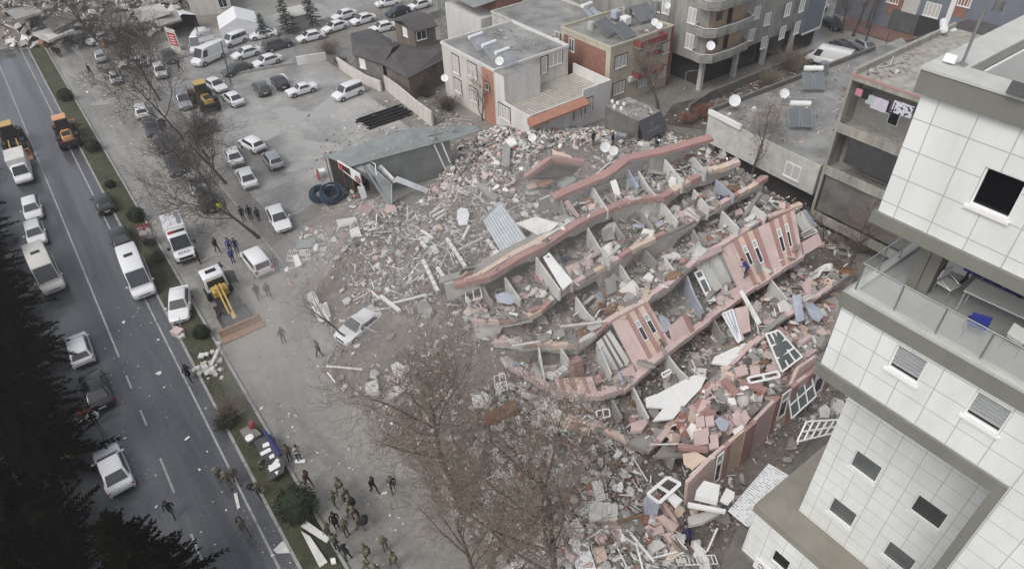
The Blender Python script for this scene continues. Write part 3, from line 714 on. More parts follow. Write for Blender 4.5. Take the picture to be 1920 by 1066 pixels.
for i in range(6):vpanel(tops[i],tops[i+1],tops[i].z-.15 if i else 2.8,*pats[i])
facade_panel(P(1498,690,4.6),P(1530,668,4.8),P(1535,690,3.6),P(1480,730,3.3),S((0,1,'pink',0)),[],'balcony_parapet')
tops=[P(1165,853,1.9),P(1215,905,1.7),P(1246,950,1.5),P(1270,985,1.4)]
for i in range(3):
 d=tops[i+1]-tops[i];a,b=tops[i],tops[i+1]
 facade_panel(a,b,b+V(-.25,-.1,-b.z+.1),a+V(-.25,-.1,-a.z+.1),[S((0,.25,'redband',.06),(.25,1,'pink',0)),S((0,.5,'pink',0),(.5,.72,'redband',.06),(.72,1,'pink',0)),S((0,.8,'pink',0),(.8,1,'redband',.06))][i],[],'low_wall')
g=MB();a=[P(1225,856,2.8),P(1344,853,3.0),P(1462,748,3.2),P(1570,660,3.4),P(1600,520,3.6),P(1405,660,3.2),P(1312,752,2.8)]
g.plate(a,.25,'dust');g.build('floor_slab',cb)
def chevron(pts,w,h,m):
 g=MB();q=PZ(pts)
 for i in range(len(q)-1):g.beam(q[i],q[i+1],w,h,m)
 return g
rp=empty('roof_fragment',P(1030,310,2),'bent red roof parapet fragment lying alone on the rubble','roof fragment')
chevron([(985,333,4.2),(1035,296,5.6),(1095,304,5.4)],.5,.45,'redband').build('parapet',rp)
chevron([(989,337,3.8),(1036,302,5.1),(1092,309,5.0)],.3,.45,'redband').build('parapet',rp)
g=MB();g.plate([P(995,334,3.4),P(1037,303,4.8),P(1090,310,4.7),P(1075,325,3.2),P(1040,335,2.6)],.15,'concrete_dark');g.build('slab',rp)
g=MB();g.plate([P(1035,280,6.0),P(1070,292,5.8),P(1074,300,5.6),P(1036,290,5.8)],.2,'cream');g.build('slab',rp)
def npoly(pts):
 return np.array([[P(x,y,0).x,P(x,y,0).y]for x,y in pts])
def inside(poly,x,y):
 r=np.zeros(x.shape,bool);n=len(poly);j=n-1
 for i in range(n):
  xi,yi=poly[i];xj,yj=poly[j]
  c=((yi>y)!=(yj>y))&(x<(xj-xi)*(y-yi)/(yj-yi+1e-12)+xi);r^=c;j=i
 return r
def edge_dist(poly,x,y):
 d=np.full(x.shape,1e9);n=len(poly)
 for i in range(n):
  a=poly[i];b=poly[(i+1)%n];ab=b-a
  t=np.clip(((x-a[0])*ab[0]+(y-a[1])*ab[1])/(ab@ab+1e-12),0,1)
  d=np.minimum(d,np.hypot(x-a[0]-t*ab[0],y-a[1]-t*ab[1]))
 return d
_ph=rng.uniform(0,6.28,(24,3));_kk=rng.normal(0,1,(24,2))
def wavy(x,y):
 s=0
 for i in range(24):
  f=0.25*1.17**i
  s=s+np.sin(x*_kk[i,0]*f+y*_kk[i,1]*f+_ph[i,0])*(0.8**i)
 return s
FIELD=npoly([(560,452),(600,400),(640,330),(700,345),(790,400),(850,270),(930,240),(1100,245),(1250,245),(1340,262),(1440,330),(1520,400),(1600,480),(1640,640),(1600,760),(1440,900),(1370,1010),(1330,1100),(900,1130),(880,1000),(760,860),(650,740),(600,690),(640,640),(600,600),(540,560),(535,500)])
FX0,FY0,FS=8.0,3.0,0.55
NX,NY=int((66-FX0)/FS),int((72-FY0)/FS)
_gx,_gy=np.meshgrid(FX0+FS*np.arange(NX+1),FY0+FS*np.arange(NY+1),indexing='ij')
_ins=inside(FIELD,_gx,_gy);_ed=edge_dist(FIELD,_gx,_gy)
_h=np.where(_ins,np.clip(_ed/9.0,0,1)**0.8*2.3+0.16*wavy(_gx,_gy)*np.clip(_ed/3,0,1)+.03,-0.25*np.clip(_ed,0,1))
_h=np.where(_ins,np.maximum(_h,0.02),_h)
HM=_h
def mound(x,y):
 i=np.clip(((np.asarray(x)-FX0)/FS),0,NX-1.001);j=np.clip(((np.asarray(y)-FY0)/FS),0,NY-1.001)
 i0=i.astype(int);j0=j.astype(int);u=i-i0;v=j-j0
 return(HM[i0,j0]*(1-u)*(1-v)+HM[i0+1,j0]*u*(1-v)+HM[i0,j0+1]*(1-u)*v+HM[i0+1,j0+1]*u*v)
def Zm(x,y):return max(0.0,float(mound(np.array([x]),np.array([y]))[0]))
def G(px,py,dz=0.0):
 """point on the rubble surface seen at that pixel"""
 z=0.0
 for _ in range(12):
  p=P(px,py,z);z=.5*z+.5*(Zm(p.x,p.y)+dz)
 return P(px,py,z)
ground_mat('rubble_soil',(0.14,0.125,0.11),(0.25,0.23,0.205),0.7,0.95,scale=0.25,fine=2.2,speck=0.5,bump=0.9,c3=(0.18,0.155,0.138));M['rubble_soil']=MATS['rubble_soil']
g=MB();keep=(_ins|(_ed<1.5))
idx=-np.ones(_gx.shape,int);idx[keep]=np.arange(keep.sum())
g.v=[(a,b,c)for a,b,c in zip(_gx[keep],_gy[keep],_h[keep])];g.slot('rubble_soil')
for i in range(NX):
 for j in range(NY):
  q=(idx[i,j],idx[i+1,j],idx[i+1,j+1],idx[i,j+1])
  if min(q)>=0:g.f.append(tuple(int(k)for k in q));g.mi.append(0)
structure(g,'terrain','brown mound of crushed debris around the collapsed building',smooth=True)
CH_MATS=['concrete','concrete_light','white_dirty','pink','brick','dust','concrete_dark','white','redband','cream','wood','plaster_blue','navy','metal_dark']
def chunks(pos,size,flat,probs,tilt=.5):
 """pos (n,3), size (n,) -> vertices and faces of n irregular plates"""
 n=len(pos);K=5
 ang=(np.arange(K)*2*np.pi/K)[None,:]+rng.uniform(-.45,.45,(n,K))+rng.uniform(0,6.28,(n,1))
 asp=rng.uniform(.45,1.0,(n,1));rad=rng.uniform(.6,1.0,(n,K))*size[:,None]
 x=rad*np.cos(ang);y=rad*np.sin(ang)*asp;th=size*flat
 top=np.stack([x*.9,y*.9,np.repeat(th[:,None],K,1)*rng.uniform(.75,1.1,(n,K))],-1);bot=np.stack([x,y,-np.repeat(th[:,None],K,1)],-1)
 v=np.concatenate([bot,top],1)
 rz=rng.uniform(0,6.28,n);rx=rng.normal(0,tilt,n);ry=rng.normal(0,tilt,n)
 def rot(v,a,i,j):
  c,s=np.cos(a)[:,None],np.sin(a)[:,None];o=v.copy();o[...,i]=v[...,i]*c-v[...,j]*s;o[...,j]=v[...,i]*s+v[...,j]*c;return o
 v=rot(v,rx,1,2);v=rot(v,ry,0,2);v=rot(v,rz,0,1);v+=pos[:,None,:]
 k=rng.choice(len(probs),n,p=np.array(probs)/sum(probs))
 return v,k,K
def sticks(pos,length,w,probs,lift=.25):
 n=len(pos);v=np.zeros((n,8,3));s=np.array([[-1,-1,-1],[1,-1,-1],[1,1,-1],[-1,1,-1],[-1,-1,1],[1,-1,1],[1,1,1],[-1,1,1]],float)
 v=s[None]*np.stack([length/2,w/2,w/2*rng.uniform(.3,1,n)],-1)[:,None,:]
 def rot(v,a,i,j):
  c,q=np.cos(a)[:,None],np.sin(a)[:,None];o=v.copy();o[...,i]=v[...,i]*c-v[...,j]*q;o[...,j]=v[...,i]*q+v[...,j]*c;return o
 v=rot(v,rng.normal(0,lift,n),0,2);v=rot(v,rng.uniform(0,6.28,n),0,1);v+=pos[:,None,:]
 return v,rng.choice(len(probs),n,p=np.array(probs)/sum(probs)),4
def mass(name,label,batches,matnames,kind='stuff'):
 vs=[];fs=[];mi=[];o=0
 for v,k,K in batches:
  n=len(v);vv=v.reshape(-1,3);vs.append(vv);per=2*K
  base=(np.arange(n)*per+o)
  top=base[:,None]+np.arange(K,2*K)[None]
  for row,kk in zip(top,k):fs.append(tuple(int(q)for q in row));mi.append(int(kk))
  for e in range(K):
   e2=(e+1)%K
   q=np.stack([base+e,base+e2,base+K+e2,base+K+e],1)
   fs.extend(map(tuple,q.tolist()));mi.extend(int(t)for t in k)
  o+=n*per
 me=bpy.data.meshes.new(name);me.from_pydata(np.concatenate(vs).tolist(),[],fs)
 for m in matnames:me.materials.append(M[m])
 me.polygons.foreach_set('material_index',mi);me.update()
 ob=bpy.data.objects.new(name,me);COL.objects.link(ob)
 return tag(ob,label,None,None,kind)
def scatter(poly,n,pw=None):
 lo=poly.min(0);hi=poly.max(0);xs=[];ys=[];c=0
 while c<n:
  x=rng.uniform(lo[0],hi[0],n*2);y=rng.uniform(lo[1],hi[1],n*2);m=inside(poly,x,y)
  if pw is not None:m&=rng.uniform(0,1,len(x))<pw(x,y)
  xs.append(x[m]);ys.append(y[m]);c+=m.sum()
 return np.concatenate(xs)[:n],np.concatenate(ys)[:n]
clump=lambda x,y:np.clip(.45+.35*wavy(x*1.7+9,y*1.7),.08,1)
PR=[.27,.22,.14,.055,.02,.20,.09,.04,.012,.025,.02]
def psize(n,lo,hi,a=1.7):
 u=rng.uniform(0,1,n);return(lo**(1-a)+u*(hi**(1-a)-lo**(1-a)))**(1/(1-a))
bat=[]
x,y=scatter(FIELD,15000,clump);s=psize(15000,.055,.6,2.0);bat.append(chunks(np.stack([x,y,mound(x,y)+s*.15+rng.uniform(0,.12,len(s))],-1),s,rng.uniform(.08,.3,len(s)),PR))
x,y=scatter(FIELD,650,clump);bat.append(sticks(np.stack([x,y,mound(x,y)+.15],-1),psize(650,.4,2.2),rng.uniform(.03,.08,650),[.2,.15,.25,.02,.02,.12,.1,.10,.01,.02,.12]))
x,y=scatter(FIELD,9000,clump);s=psize(9000,.03,.16,1.8);bat.append(chunks(np.stack([x,y,mound(x,y)+rng.uniform(0,.1,len(s))],-1),s,rng.uniform(.15,.4,len(s)),[.22,.24,.16,.07,.03,.2,.06,.06,.01,.03,.02]))
WH=npoly([(860,290),(930,245),(1130,240),(1230,262),(1160,300),(1040,290),(1010,330),(950,400),(800,400),(780,380),(850,320)])
x,y=scatter(WH,4200);s=psize(4200,.08,.7,1.9);bat.append(chunks(np.stack([x,y,mound(x,y)+s*.2+rng.uniform(0,.35,len(s))],-1),s,rng.uniform(.07,.3,len(s)),[.19,.2,.2,.11,.03,.14,.07,.07,.015,.035,.02],.5))
x,y=scatter(WH,230);bat.append(sticks(np.stack([x,y,mound(x,y)+.3],-1),psize(230,.5,2.2),rng.uniform(.03,.09,230),[.1,.1,.3,.02,.02,.1,.06,.25,.01,.02,.12],.4))
WS=npoly([(700,430),(800,400),(900,380),(960,420),(940,500),(850,560),(800,620),(700,600),(640,560),(690,500)])
x,y=scatter(WS,1300);s=psize(1300,.06,.4);bat.append(chunks(np.stack([x,y,mound(x,y)+s*.2+rng.uniform(0,.4,len(s))],-1),s,rng.uniform(.07,.25,len(s)),[.26,.27,.17,.05,.01,.18,.03,.03,.0,.0,.02],.5))  # paler, dustier mix also imitates the airborne dust veil here
x,y=scatter(WS,170);bat.append(sticks(np.stack([x,y,mound(x,y)+.4],-1),psize(170,.6,2.6),rng.uniform(.035,.1,170),[.1,.15,.35,.02,.0,.02,.02,.4,.0,.02,.02],.35))
FT=npoly([(880,760),(1010,750),(1170,860),(1260,990),(1300,1100),(960,1120),(900,980)])
x,y=scatter(FT,5500);s=psize(5500,.045,.5,1.9);bat.append(chunks(np.stack([x,y,mound(x,y)+s*.2+rng.uniform(0,.3,len(s))],-1),s,rng.uniform(.07,.3,len(s)),[.22,.19,.2,.08,.035,.16,.09,.06,.015,.03,.03],.5))
x,y=scatter(FT,170);bat.append(sticks(np.stack([x,y,mound(x,y)+.3],-1),psize(170,.5,2.6),rng.uniform(.03,.08,170),[.05,.1,.4,.02,.0,.02,.02,.4,.0,.02,.05],.3))
x,y=scatter(FIELD,420,clump);s=psize(420,.4,1.1,1.6);bat.append(chunks(np.stack([x,y,mound(x,y)+.12+s*.1],-1),s,rng.uniform(.08,.22,420),[.28,.22,.14,.1,.03,.16,.08,.03,.03,.03,.0],.3))
x,y=scatter(FT,260);s=psize(260,.35,.95,1.6);bat.append(chunks(np.stack([x,y,mound(x,y)+.2],-1),s,rng.uniform(.08,.25,260),[.2,.2,.25,.14,.04,.1,.06,.06,.03,.04,.0],.35))
mass('rubble','broken concrete, plaster and splinters heaped round the collapsed building',bat,CH_MATS)
bat=[]
for k in range(2,7):
 rows=TREAD[k];n={2:440,3:600,4:600,5:560,6:760}[k]
 i=rng.integers(0,len(rows)-1,n);u=rng.uniform(0,1,n);t=rng.uniform(.03,.8,n)
 pos=np.zeros((n,3))
 for q in range(n):
  p0,q0=rows[i[q]];p1,q1=rows[i[q]+1]
  a=p0.lerp(p1,u[q]);b=q0.lerp(q1,u[q]);z0=a.z;z1=max(b.z-3.0,a.z-2.6-.5*math.sin(a.x*.9+k),.4);b=b+V(.2,2.3,0)
  c=a.lerp(b,t[q]);pos[q]=(c.x,c.y,z0+(z1-z0)*t[q]-.2*math.sin(a.x*1.3)*(1-abs(2*t[q]-.9))+.06+rng.uniform(0,.3))
 s=psize(n,.1,1.0,1.5);bat.append(chunks(pos,s,rng.uniform(.05,.2,n),[.25,.14,.08,.15,.03,.2,.14,.04,.04,.04,.03,.02,.012,.03],.32))
 w_=rng.integers(0,n,46);s=rng.uniform(.5,1.15,46);bat.append(chunks(pos[w_]+np.array([0,0,.25]),s,rng.uniform(.06,.13,46),[.34,.2,.1,.1,.02,.1,.06,.02,.02,.0,.02,.04],.75))
 n2=1100;w_=rng.integers(0,n,n2);q=pos[w_]+np.stack([rng.normal(0,.6,n2),rng.normal(0,.35,n2),rng.uniform(-.02,.12,n2)],-1);s=psize(n2,.05,.22,1.7);bat.append(chunks(q,s,rng.uniform(.1,.35,n2),[.26,.2,.12,.13,.03,.22,.08,.05,.02,.03,.02],.5))
 m=n//16;bat.append(sticks(pos[:m]+np.array([0,0,.2]),psize(m,.5,2.0),rng.uniform(.04,.09,m),[.1,.1,.3,.05,.02,.05,.1,.3,.03,.03,.1],.4))
GF=npoly([(1240,850),(1340,838),(1450,745),(1540,660),(1570,560),(1440,640),(1330,730),(1270,800)])
def shift(poly,dz):
 q=poly.copy();f=(CAM_H-dz)/CAM_H;return q*f
x,y=scatter(shift(GF,2.7),650);s=psize(650,.15,1.0,1.3);bat.append(chunks(np.stack([x,y,3.15+rng.uniform(0,.6,650)],-1),s,rng.uniform(.07,.25,650),[.14,.1,.1,.34,.05,.12,.07,.04,.07,.07,.03],.4))
x,y=scatter(shift(GF,2.9),45);bat.append(sticks(np.stack([x,y,3.4+rng.uniform(0,.4,45)],-1),psize(45,.6,2.6),rng.uniform(.04,.1,45),[.1,.1,.3,.05,.02,.05,.05,.35,.1,.03,.05],.3))
mass('rubble','broken plaster, pink facade pieces and splinters strewn over the tilted floors',bat,CH_MATS)
bat=[]
LT=npoly([(330,600),(430,640),(560,860),(700,1066),(300,1066),(200,800),(190,560),(260,560)])
x,y=scatter(LT,200);s=psize(200,.03,.16,2.2);bat.append(chunks(np.stack([x,y,.03+0*x],-1),s,np.full(200,.12),[.2,.25,.25,.02,.02,.05,.05,.26,0,0,0],.1))
LT2=npoly([(520,560),(600,640),(640,740),(720,900),(860,1066),(640,1066),(470,760),(440,640)])
x,y=scatter(LT2,420);s=psize(420,.03,.2,2.2);bat.append(chunks(np.stack([x,y,.03+0*x],-1),s,np.full(420,.15),[.2,.2,.2,.05,.05,.1,.1,.1,0,0,.02],.2))
LT3=npoly([(720,190),(800,150),(900,240),(760,270),(640,300),(560,330),(600,270)])
x,y=scatter(LT3,420);s=psize(420,.08,.4,2.0);bat.append(chunks(np.stack([x,y,.05+0*x],-1),s,np.full(420,.2),[.2,.2,.15,.05,.1,.15,.15,.05,0,0,.05],.3))
LT4=npoly([(100,90),(150,90),(300,330),(260,330)])
x,y=scatter(LT4,160);s=psize(160,.06,.3,2.0);bat.append(chunks(np.stack([x,y,.03+0*x],-1),s,np.full(160,.15),[.2,.2,.2,.02,.05,.1,.1,.1,0,0,.05],.2))
x,y=scatter(LT,14);bat.append(chunks(np.stack([x,y,.05+0*x],-1),rng.uniform(.15,.4,14),np.full(14,.05),[.1,.2,.4,0,0,0,0,.3,0,0,0],.08))
mass('litter','small scraps and crumbs of plaster scattered over the wet roads',bat,CH_MATS)
FF=npoly([(-60,92),(60,92),(130,82),(200,92),(300,62),(330,40),(380,-10),(300,-60),(-200,-60),(-250,60)])
fx0,fy0=FF.min(0);fx1,fy1=FF.max(0);st=1.4
ax,ay=np.meshgrid(np.arange(fx0,fx1,st),np.arange(fy0,fy1,st),indexing='ij');ins=inside(FF,ax,ay);ed=edge_dist(FF,ax,ay)
fh=np.where(ins,np.clip(ed/10,0,1)*3.2+.5*wavy(ax*.6,ay*.6)*np.clip(ed/4,0,1),-.3)
g=MB();g.v=[(a,b,c)for a,b,c in zip(ax.ravel(),ay.ravel(),fh.ravel())];g.slot('rubble_soil');nn=ax.shape[1]
for i in range(ax.shape[0]-1):
 for j in range(nn-1):
  if ins[i,j]or ins[i+1,j+1]or ins[i+1,j]or ins[i,j+1]:
   g.f.append((i*nn+j,(i+1)*nn+j,(i+1)*nn+j+1,i*nn+j+1));g.mi.append(0)
structure(g,'terrain','far mound of grey debris at the end of the road',smooth=True)
def fmound(x,y):
 i=np.clip(((x-fx0)/st).astype(int),0,ax.shape[0]-1);j=np.clip(((y-fy0)/st).astype(int),0,nn-1);return np.maximum(fh[i,j],0)
x,y=scatter(FF,5200);s=psize(5200,.2,1.5,1.9);bat=[chunks(np.stack([x,y,fmound(x,y)+s*.2+rng.uniform(0,.6,len(s))],-1),s,rng.uniform(.08,.3,len(s)),[.25,.25,.16,.02,.04,.08,.10,.10,0,.02,.02],.5)]
x,y=scatter(FF,500);bat.append(sticks(np.stack([x,y,fmound(x,y)+.6],-1),psize(500,1.5,6),rng.uniform(.1,.3,500),[.2,.15,.2,.02,.02,.05,.2,.1,0,.02,.1],.3))
mass('rubble','grey and white rubble of far collapsed blocks at the end of the road',bat,CH_MATS)
for i,(pts,z,m)in enumerate([([(250,18),(300,6),(318,22),(262,40)],4.5,'concrete_light'),([(180,30),(240,22),(250,40),(190,52)],3.8,'concrete'),([(80,40),(130,20),(150,34),(100,58)],3.6,'concrete_dark'),([(60,62),(110,48),(140,56),(90,76)],2.6,'concrete_light'),([(285,30),(330,18),(340,36),(296,50)],4.0,'concrete'),([(10,20),(60,8),(80,22),(30,36)],4.2,'concrete')]):
 q=[P(px,py,z+random.uniform(-1,1))for px,py in pts];g=MB();g.plate(q,.35,m)
 solo(g,'concrete_slab',('pale tilted floor slab at the right end of the far rubble','grey floor slab lying mid way along the far rubble','dark floor slab on the left of the far rubble','pale slab low at the front of the far rubble','grey slab beside the white tarpaulin hut in the far rubble','grey slab in the top left corner of the far rubble')[i],'slab','floor slabs in the far rubble')
dm('beige',(0.60,0.57,0.53),0.85,scale=1.4,col2=(0.42,0.39,0.35),mix=(0.45,0.8),bump=0.1,streak=.22)
dm('beige_light',(0.66,0.65,0.63),0.85,scale=1.4,col2=(0.5,0.48,0.45),mix=(0.45,0.85),streak=.22)
dm('terracotta',(0.40,0.20,0.14),0.85,var=0.15)
dm('maroon',(0.23,0.055,0.055),0.8,var=0.2)
dm('brown_wall',(0.15,0.118,0.10),.9,var=.3,scale=1.2,streak=.3);dm('yellow_wall',(0.52,0.48,0.385),0.85,scale=1.3,col2=(0.38,0.345,0.275),mix=(0.4,0.8),streak=.2)
dm('grey_render',(0.19,0.19,0.175),0.9,scale=1.0,col2=(0.36,0.355,0.33),mix=(0.3,0.65),bump=0.2,streak=.18,detail=9)
dm('blue_render',(0.17,0.185,0.225),0.85,var=0.12,scale=0.8)
dm('roof_grey',(0.15,0.148,0.14),0.35,scale=0.35,col2=(0.34,0.335,0.32),mix=(0.35,0.65),bump=.2,detail=9)
dm('orange_wall',(0.43,0.31,0.21),0.85,var=0.15)
dm('frame_brown',(0.10,0.05,0.04),0.6,var=0.2)
dm('grimy',(0.40,0.385,0.34),0.9,scale=1.6,col2=(0.17,0.16,0.14),mix=(0.38,0.75),streak=.2,detail=9)
dm('curtain',(0.50,0.49,0.47),0.8,var=0.15,scale=4)
grid_mat('tile_floor',(0.50,0.48,0.43),(0.27,0.25,0.22),(0.55,0.55),0.06,axes='XY',rough=0.4,var=0.1,stain=(0.8,0.78,0.75));M['tile_floor']=MATS['tile_floor']
def plane_hit(px,py,a,b):
 d=ray(px,py);n=np.array([b[1]-a[1],-(b[0]-a[0])]);o=np.array([0,0])
 t=(n@np.array([a[0],a[1]]))/(n@d[:2]);return Vector((d[0]*t,d[1]*t,d[2]*t+CAM_H))
def win_px(parent,a,b,px,py,w,h,frame='frame_white',pane='glass_grey',mull=1,trim=None,bar=.06,name='window'):
 """window centred at the pixel on the vertical wall through ground points a -> b (left to right seen from outside)"""
 c=plane_hit(px,py,a,b);u=Vector((b[0]-a[0],b[1]-a[1],0)).normalized();n=Vector((u.y,-u.x,0))
 g=MB();z=Vector((0,0,1))
 def q(mb,u0,u1,z0,z1,o0,o1,m):
  bb=[c+u*uu+z*zz+n*o0 for uu,zz in((u0,z0),(u1,z0),(u1,z1),(u0,z1))];tt=[p+n*(o1-o0)for p in bb];mb.hexa(bb,tt,m)
 if trim:
  for r in((-w/2-.14,w/2+.14,h/2,h/2+.14),(-w/2-.14,w/2+.14,-h/2-.14,-h/2),(-w/2-.14,-w/2,-h/2,h/2),(w/2,w/2+.14,-h/2,h/2)):q(g,*r,.0,.05,trim)
 for r in((-w/2,w/2,h/2-bar,h/2),(-w/2,w/2,-h/2,-h/2+bar),(-w/2,-w/2+bar,-h/2+bar,h/2-bar),(w/2-bar,w/2,-h/2+bar,h/2-bar)):q(g,*r,.003,.07,frame)
 for k in range(mull):
  x=-w/2+w*(k+1)/(mull+1);q(g,x-bar/2,x+bar/2,-h/2+bar,h/2-bar,.003,.065,frame)
 q(g,-w/2-.08,w/2+.08,-h/2-.07,-h/2-.004,.0,.14,'white_dirty')
 wd=g.build(name,parent);g=MB();q(g,-w/2+bar,w/2-bar,-h/2+bar,h/2-bar,.002,.03,pane);g.build('pane',wd)
 return wd
def block(parent,pts,z0,z1,m,name='wall',roof=None,para=.0,pt=.2,pm=None):
 g=MB();g.prism(pts,z0,z1,m);o=g.build(name,parent)
 if roof:
  c=Vector((sum(p[0]for p in pts)/len(pts),sum(p[1]for p in pts)/len(pts),0))
  g=MB();g.prism([(p[0]+(c.x-p[0])*.01,p[1]+(c.y-p[1])*.01)for p in pts],z1+.002,z1+.03,roof);g.build('roof',parent)
 if para:
  for i in range(len(pts)):
   a=Vector((*pts[i][:2],z1+para/2+.03));b=Vector((*pts[(i+1)%len(pts)][:2],z1+para/2+.03));d=(b-a).normalized()*pt/2
   g=MB();g.beam(a-d,b-d,pt,para,pm or m);g.build('parapet',parent)
 return o
def rect(x0,x1,y0,y1):return[(x0,y0),(x1,y0),(x1,y1),(x0,y1)]
bh=empty('beige_house',(48,65,0),'cream two storey house with a tiled roof terrace and a terracotta strip','house')
block(bh,rect(42.6,53.8,62.8,74.3),0,6.9,'beige',roof='roof_grey',para=.32,pm='beige_light')
block(bh,rect(42.62,47.9,60.9,62.78),0,6.92,'beige_light',roof='roof_grey',name='stair_bay')
g=MB();g.bx(42.54,42.598,63.0,65.3,0,6.9,'terracotta');g.build('facade_strip',bh)
block(bh,rect(42.4,54.8,56.0,60.88),0,3.35,'beige_light',name='terrace_wall')
block(bh,rect(47.92,54.8,60.9,62.78),0,3.35,'beige_light',name='terrace_wall')
g=MB();g.bx(42.6,54.6,56.2,60.88,3.352,3.40,'tile_floor');g.bx(47.92,54.6,60.882,62.78,3.352,3.40,'tile_floor');g.build('terrace_floor',bh)
for r in((42.4,42.6,56.0,60.88,3.36,4.0),(42.61,50.4,56.0,56.2,3.36,4.0),(50.41,54.8,56.0,56.2,3.36,4.7),(54.6,54.8,56.21,62.78,3.36,4.7)):
 g=MB();g.bx(*r,'beige_light');g.build('parapet',bh)
g=MB();g.hexa([(42.1,55.0,3.1),(50.6,55.0,3.1),(50.6,55.98,3.1),(42.1,55.98,3.1)],[(42.1,55.0,3.35),(50.6,55.0,3.35),(50.6,55.98,3.9),(42.1,55.98,3.9)],'terracotta');g.build('canopy',bh)
L0,L1=(42.6,74),(42.6,56)
for px,py,w,h in((855,121,1.5,2.3),(886,132,1.9,1.7),(859,161,1.6,1.7),(889,178,1.7,1.8)):win_px(bh,L0,L1,px,py,w,h,pane='curtain',mull=2,trim='frame_brown')
win_px(bh,(42.52,74),(42.52,56),914,162,.7,.9,trim='frame_brown',mull=0)
win_px(bh,(42.4,74),(42.4,56),946,211,2.2,1.7,pane='curtain',mull=3,trim='frame_brown')
for px,py,w,h in((1041,110,2.1,1.6),(1020,122,.9,2.0)):win_px(bh,(42,62.8),(54,62.8),px,py,w,h,pane='curtain',mull=2 if w>1 else 0,trim='frame_brown')
for px,py,w,h in((1013,226,2.0,1.6),(1083,207,1.0,2.0),(1104,196,1.0,1.6)):win_px(bh,(42,56.0),(54,56.0),px,py,w,h,pane='curtain',mull=1,trim='frame_brown')
oh=empty('old_house',(58,72,0),'stained concrete house with cluttered roof behind the yellow house','house')
block(oh,rect(54.4,65,67.2,80),0,6.6,'concrete_light',roof='roof_grey',para=.3)
win_px(oh,(54.4,80),(54.4,67),1072,84,1.0,1.6)
win_px(oh,(54.4,80),(54.4,67),1045,66,.8,.9)
bs=empty('brick_shed',(56,84,0),'red brick shed with a torn tin sheet on top','shed')
block(bs,rect(53.5,61,81.5,91),0,5.6,'beige_light');block(bs,rect(56.5,61,81.6,91),5.6,7.6,'brick',name='upper_wall')
g=MB();g.plate([(52.8,82,7.2),(60.5,81,8.0),(61,90,8.3),(53,91,7.4)],.06,'tin');g.build('roof',bs)
yh=empty('yellow_house',(61,62,0),'faded yellow three storey house with dark red balconies and a brick side wall','house')
block(yh,rect(56.2,66.8,57.8,67.0),0,7.5,'yellow_wall',roof='roof_grey',para=.3)
g=MB();g.bx(56.13,56.198,58.6,66.4,0.4,7.0,'brick');g.build('side_wall',yh)
A,B=(56.2,57.8),(66.8,57.8)
for px,py,w,h in((1164,115,1.9,1.5),(1160,165,1.9,1.5),(1249,90,1.6,1.4),(1240,135,1.5,1.4),(1204,104,1.5,1.2),(1204,152,1.6,1.5),(1238,182,1.3,1.4)):win_px(yh,A,B,px,py,w,h,pane='curtain',mull=2,trim='frame_brown')
for z0,px in((6.9,1216),(3.0,1212)):
 c=PY(px,78 if z0>5 else 175,57.0)
 g=MB();x0,x1=60.0,64.6
 g.bx(x0,x1,56.6,57.79,z0-.15,z0,'concrete');g.build('balcony_floor',yh)
 g=MB();g.bx(x0,x1,56.6,56.75,z0+.002,z0+.75,'maroon');g.bx(x0,x0+.15,56.752,57.79,z0+.002,z0+.75,'maroon');g.bx(x1-.15,x1,56.752,57.79,z0+.002,z0+.75,'maroon');g.build('balcony_parapet',yh)
g=MB();g.bx(60.2,64.6,56.9,57.79,5.2,5.32,'maroon');g.build('canopy',yh)
g=MB();g.bx(66.55,66.9,57.7,57.798,0,7.7,'maroon');g.build('corner_trim',yh)
g=MB();c=plane_hit(1182,147,A,B);g.box((c.x,57.6,c.z),(.8,.35,.6),'white');g.build('air_conditioner',yh)
ga=empty('grey_apartment',(78,62,0),'tall stained grey apartment block with white framed windows and corner balconies','building')
GX,GY=68.4,53.6
block(ga,rect(GX+1.2,88.2,GY+1.2,80),0,3.6,'dark_void',name='shop_wall')
block(ga,rect(GX,88.2,GY,80),3.6,20,'grey_render')
for x,y in((GX+.3,GY+.3),(GX+.3,GY+6),(GX+.3,GY+12),(GX+7,GY+.3),(GX+13,GY+.3),(GX+19,GY+.3)):
 g=MB();g.bx(x-.28,x+.28,y-.28,y+.28,0,3.598,'concrete_light');g.build('column',ga)
for x in(GX+7.4,GX+13.5):
 g=MB();g.bx(x,x+5.2,GY+.9,GY+1.19,.3,3.0,'glass');g.build('shop_window',ga)
WL,WR=(GX,80),(GX,GY)
for px,py in((1298,30),(1293,78),(1249,12),(1232,8),(1300,-18)):win_px(ga,WL,WR,px,py,1.3,1.9,mull=1,pane='curtain',bar=.1)
for px,py in((1419,24),(1408,66),(1439,36),(1432,80)):win_px(ga,(GX,GY),(88,GY),px,py,1.2,1.6,mull=1,pane='curtain',bar=.1)
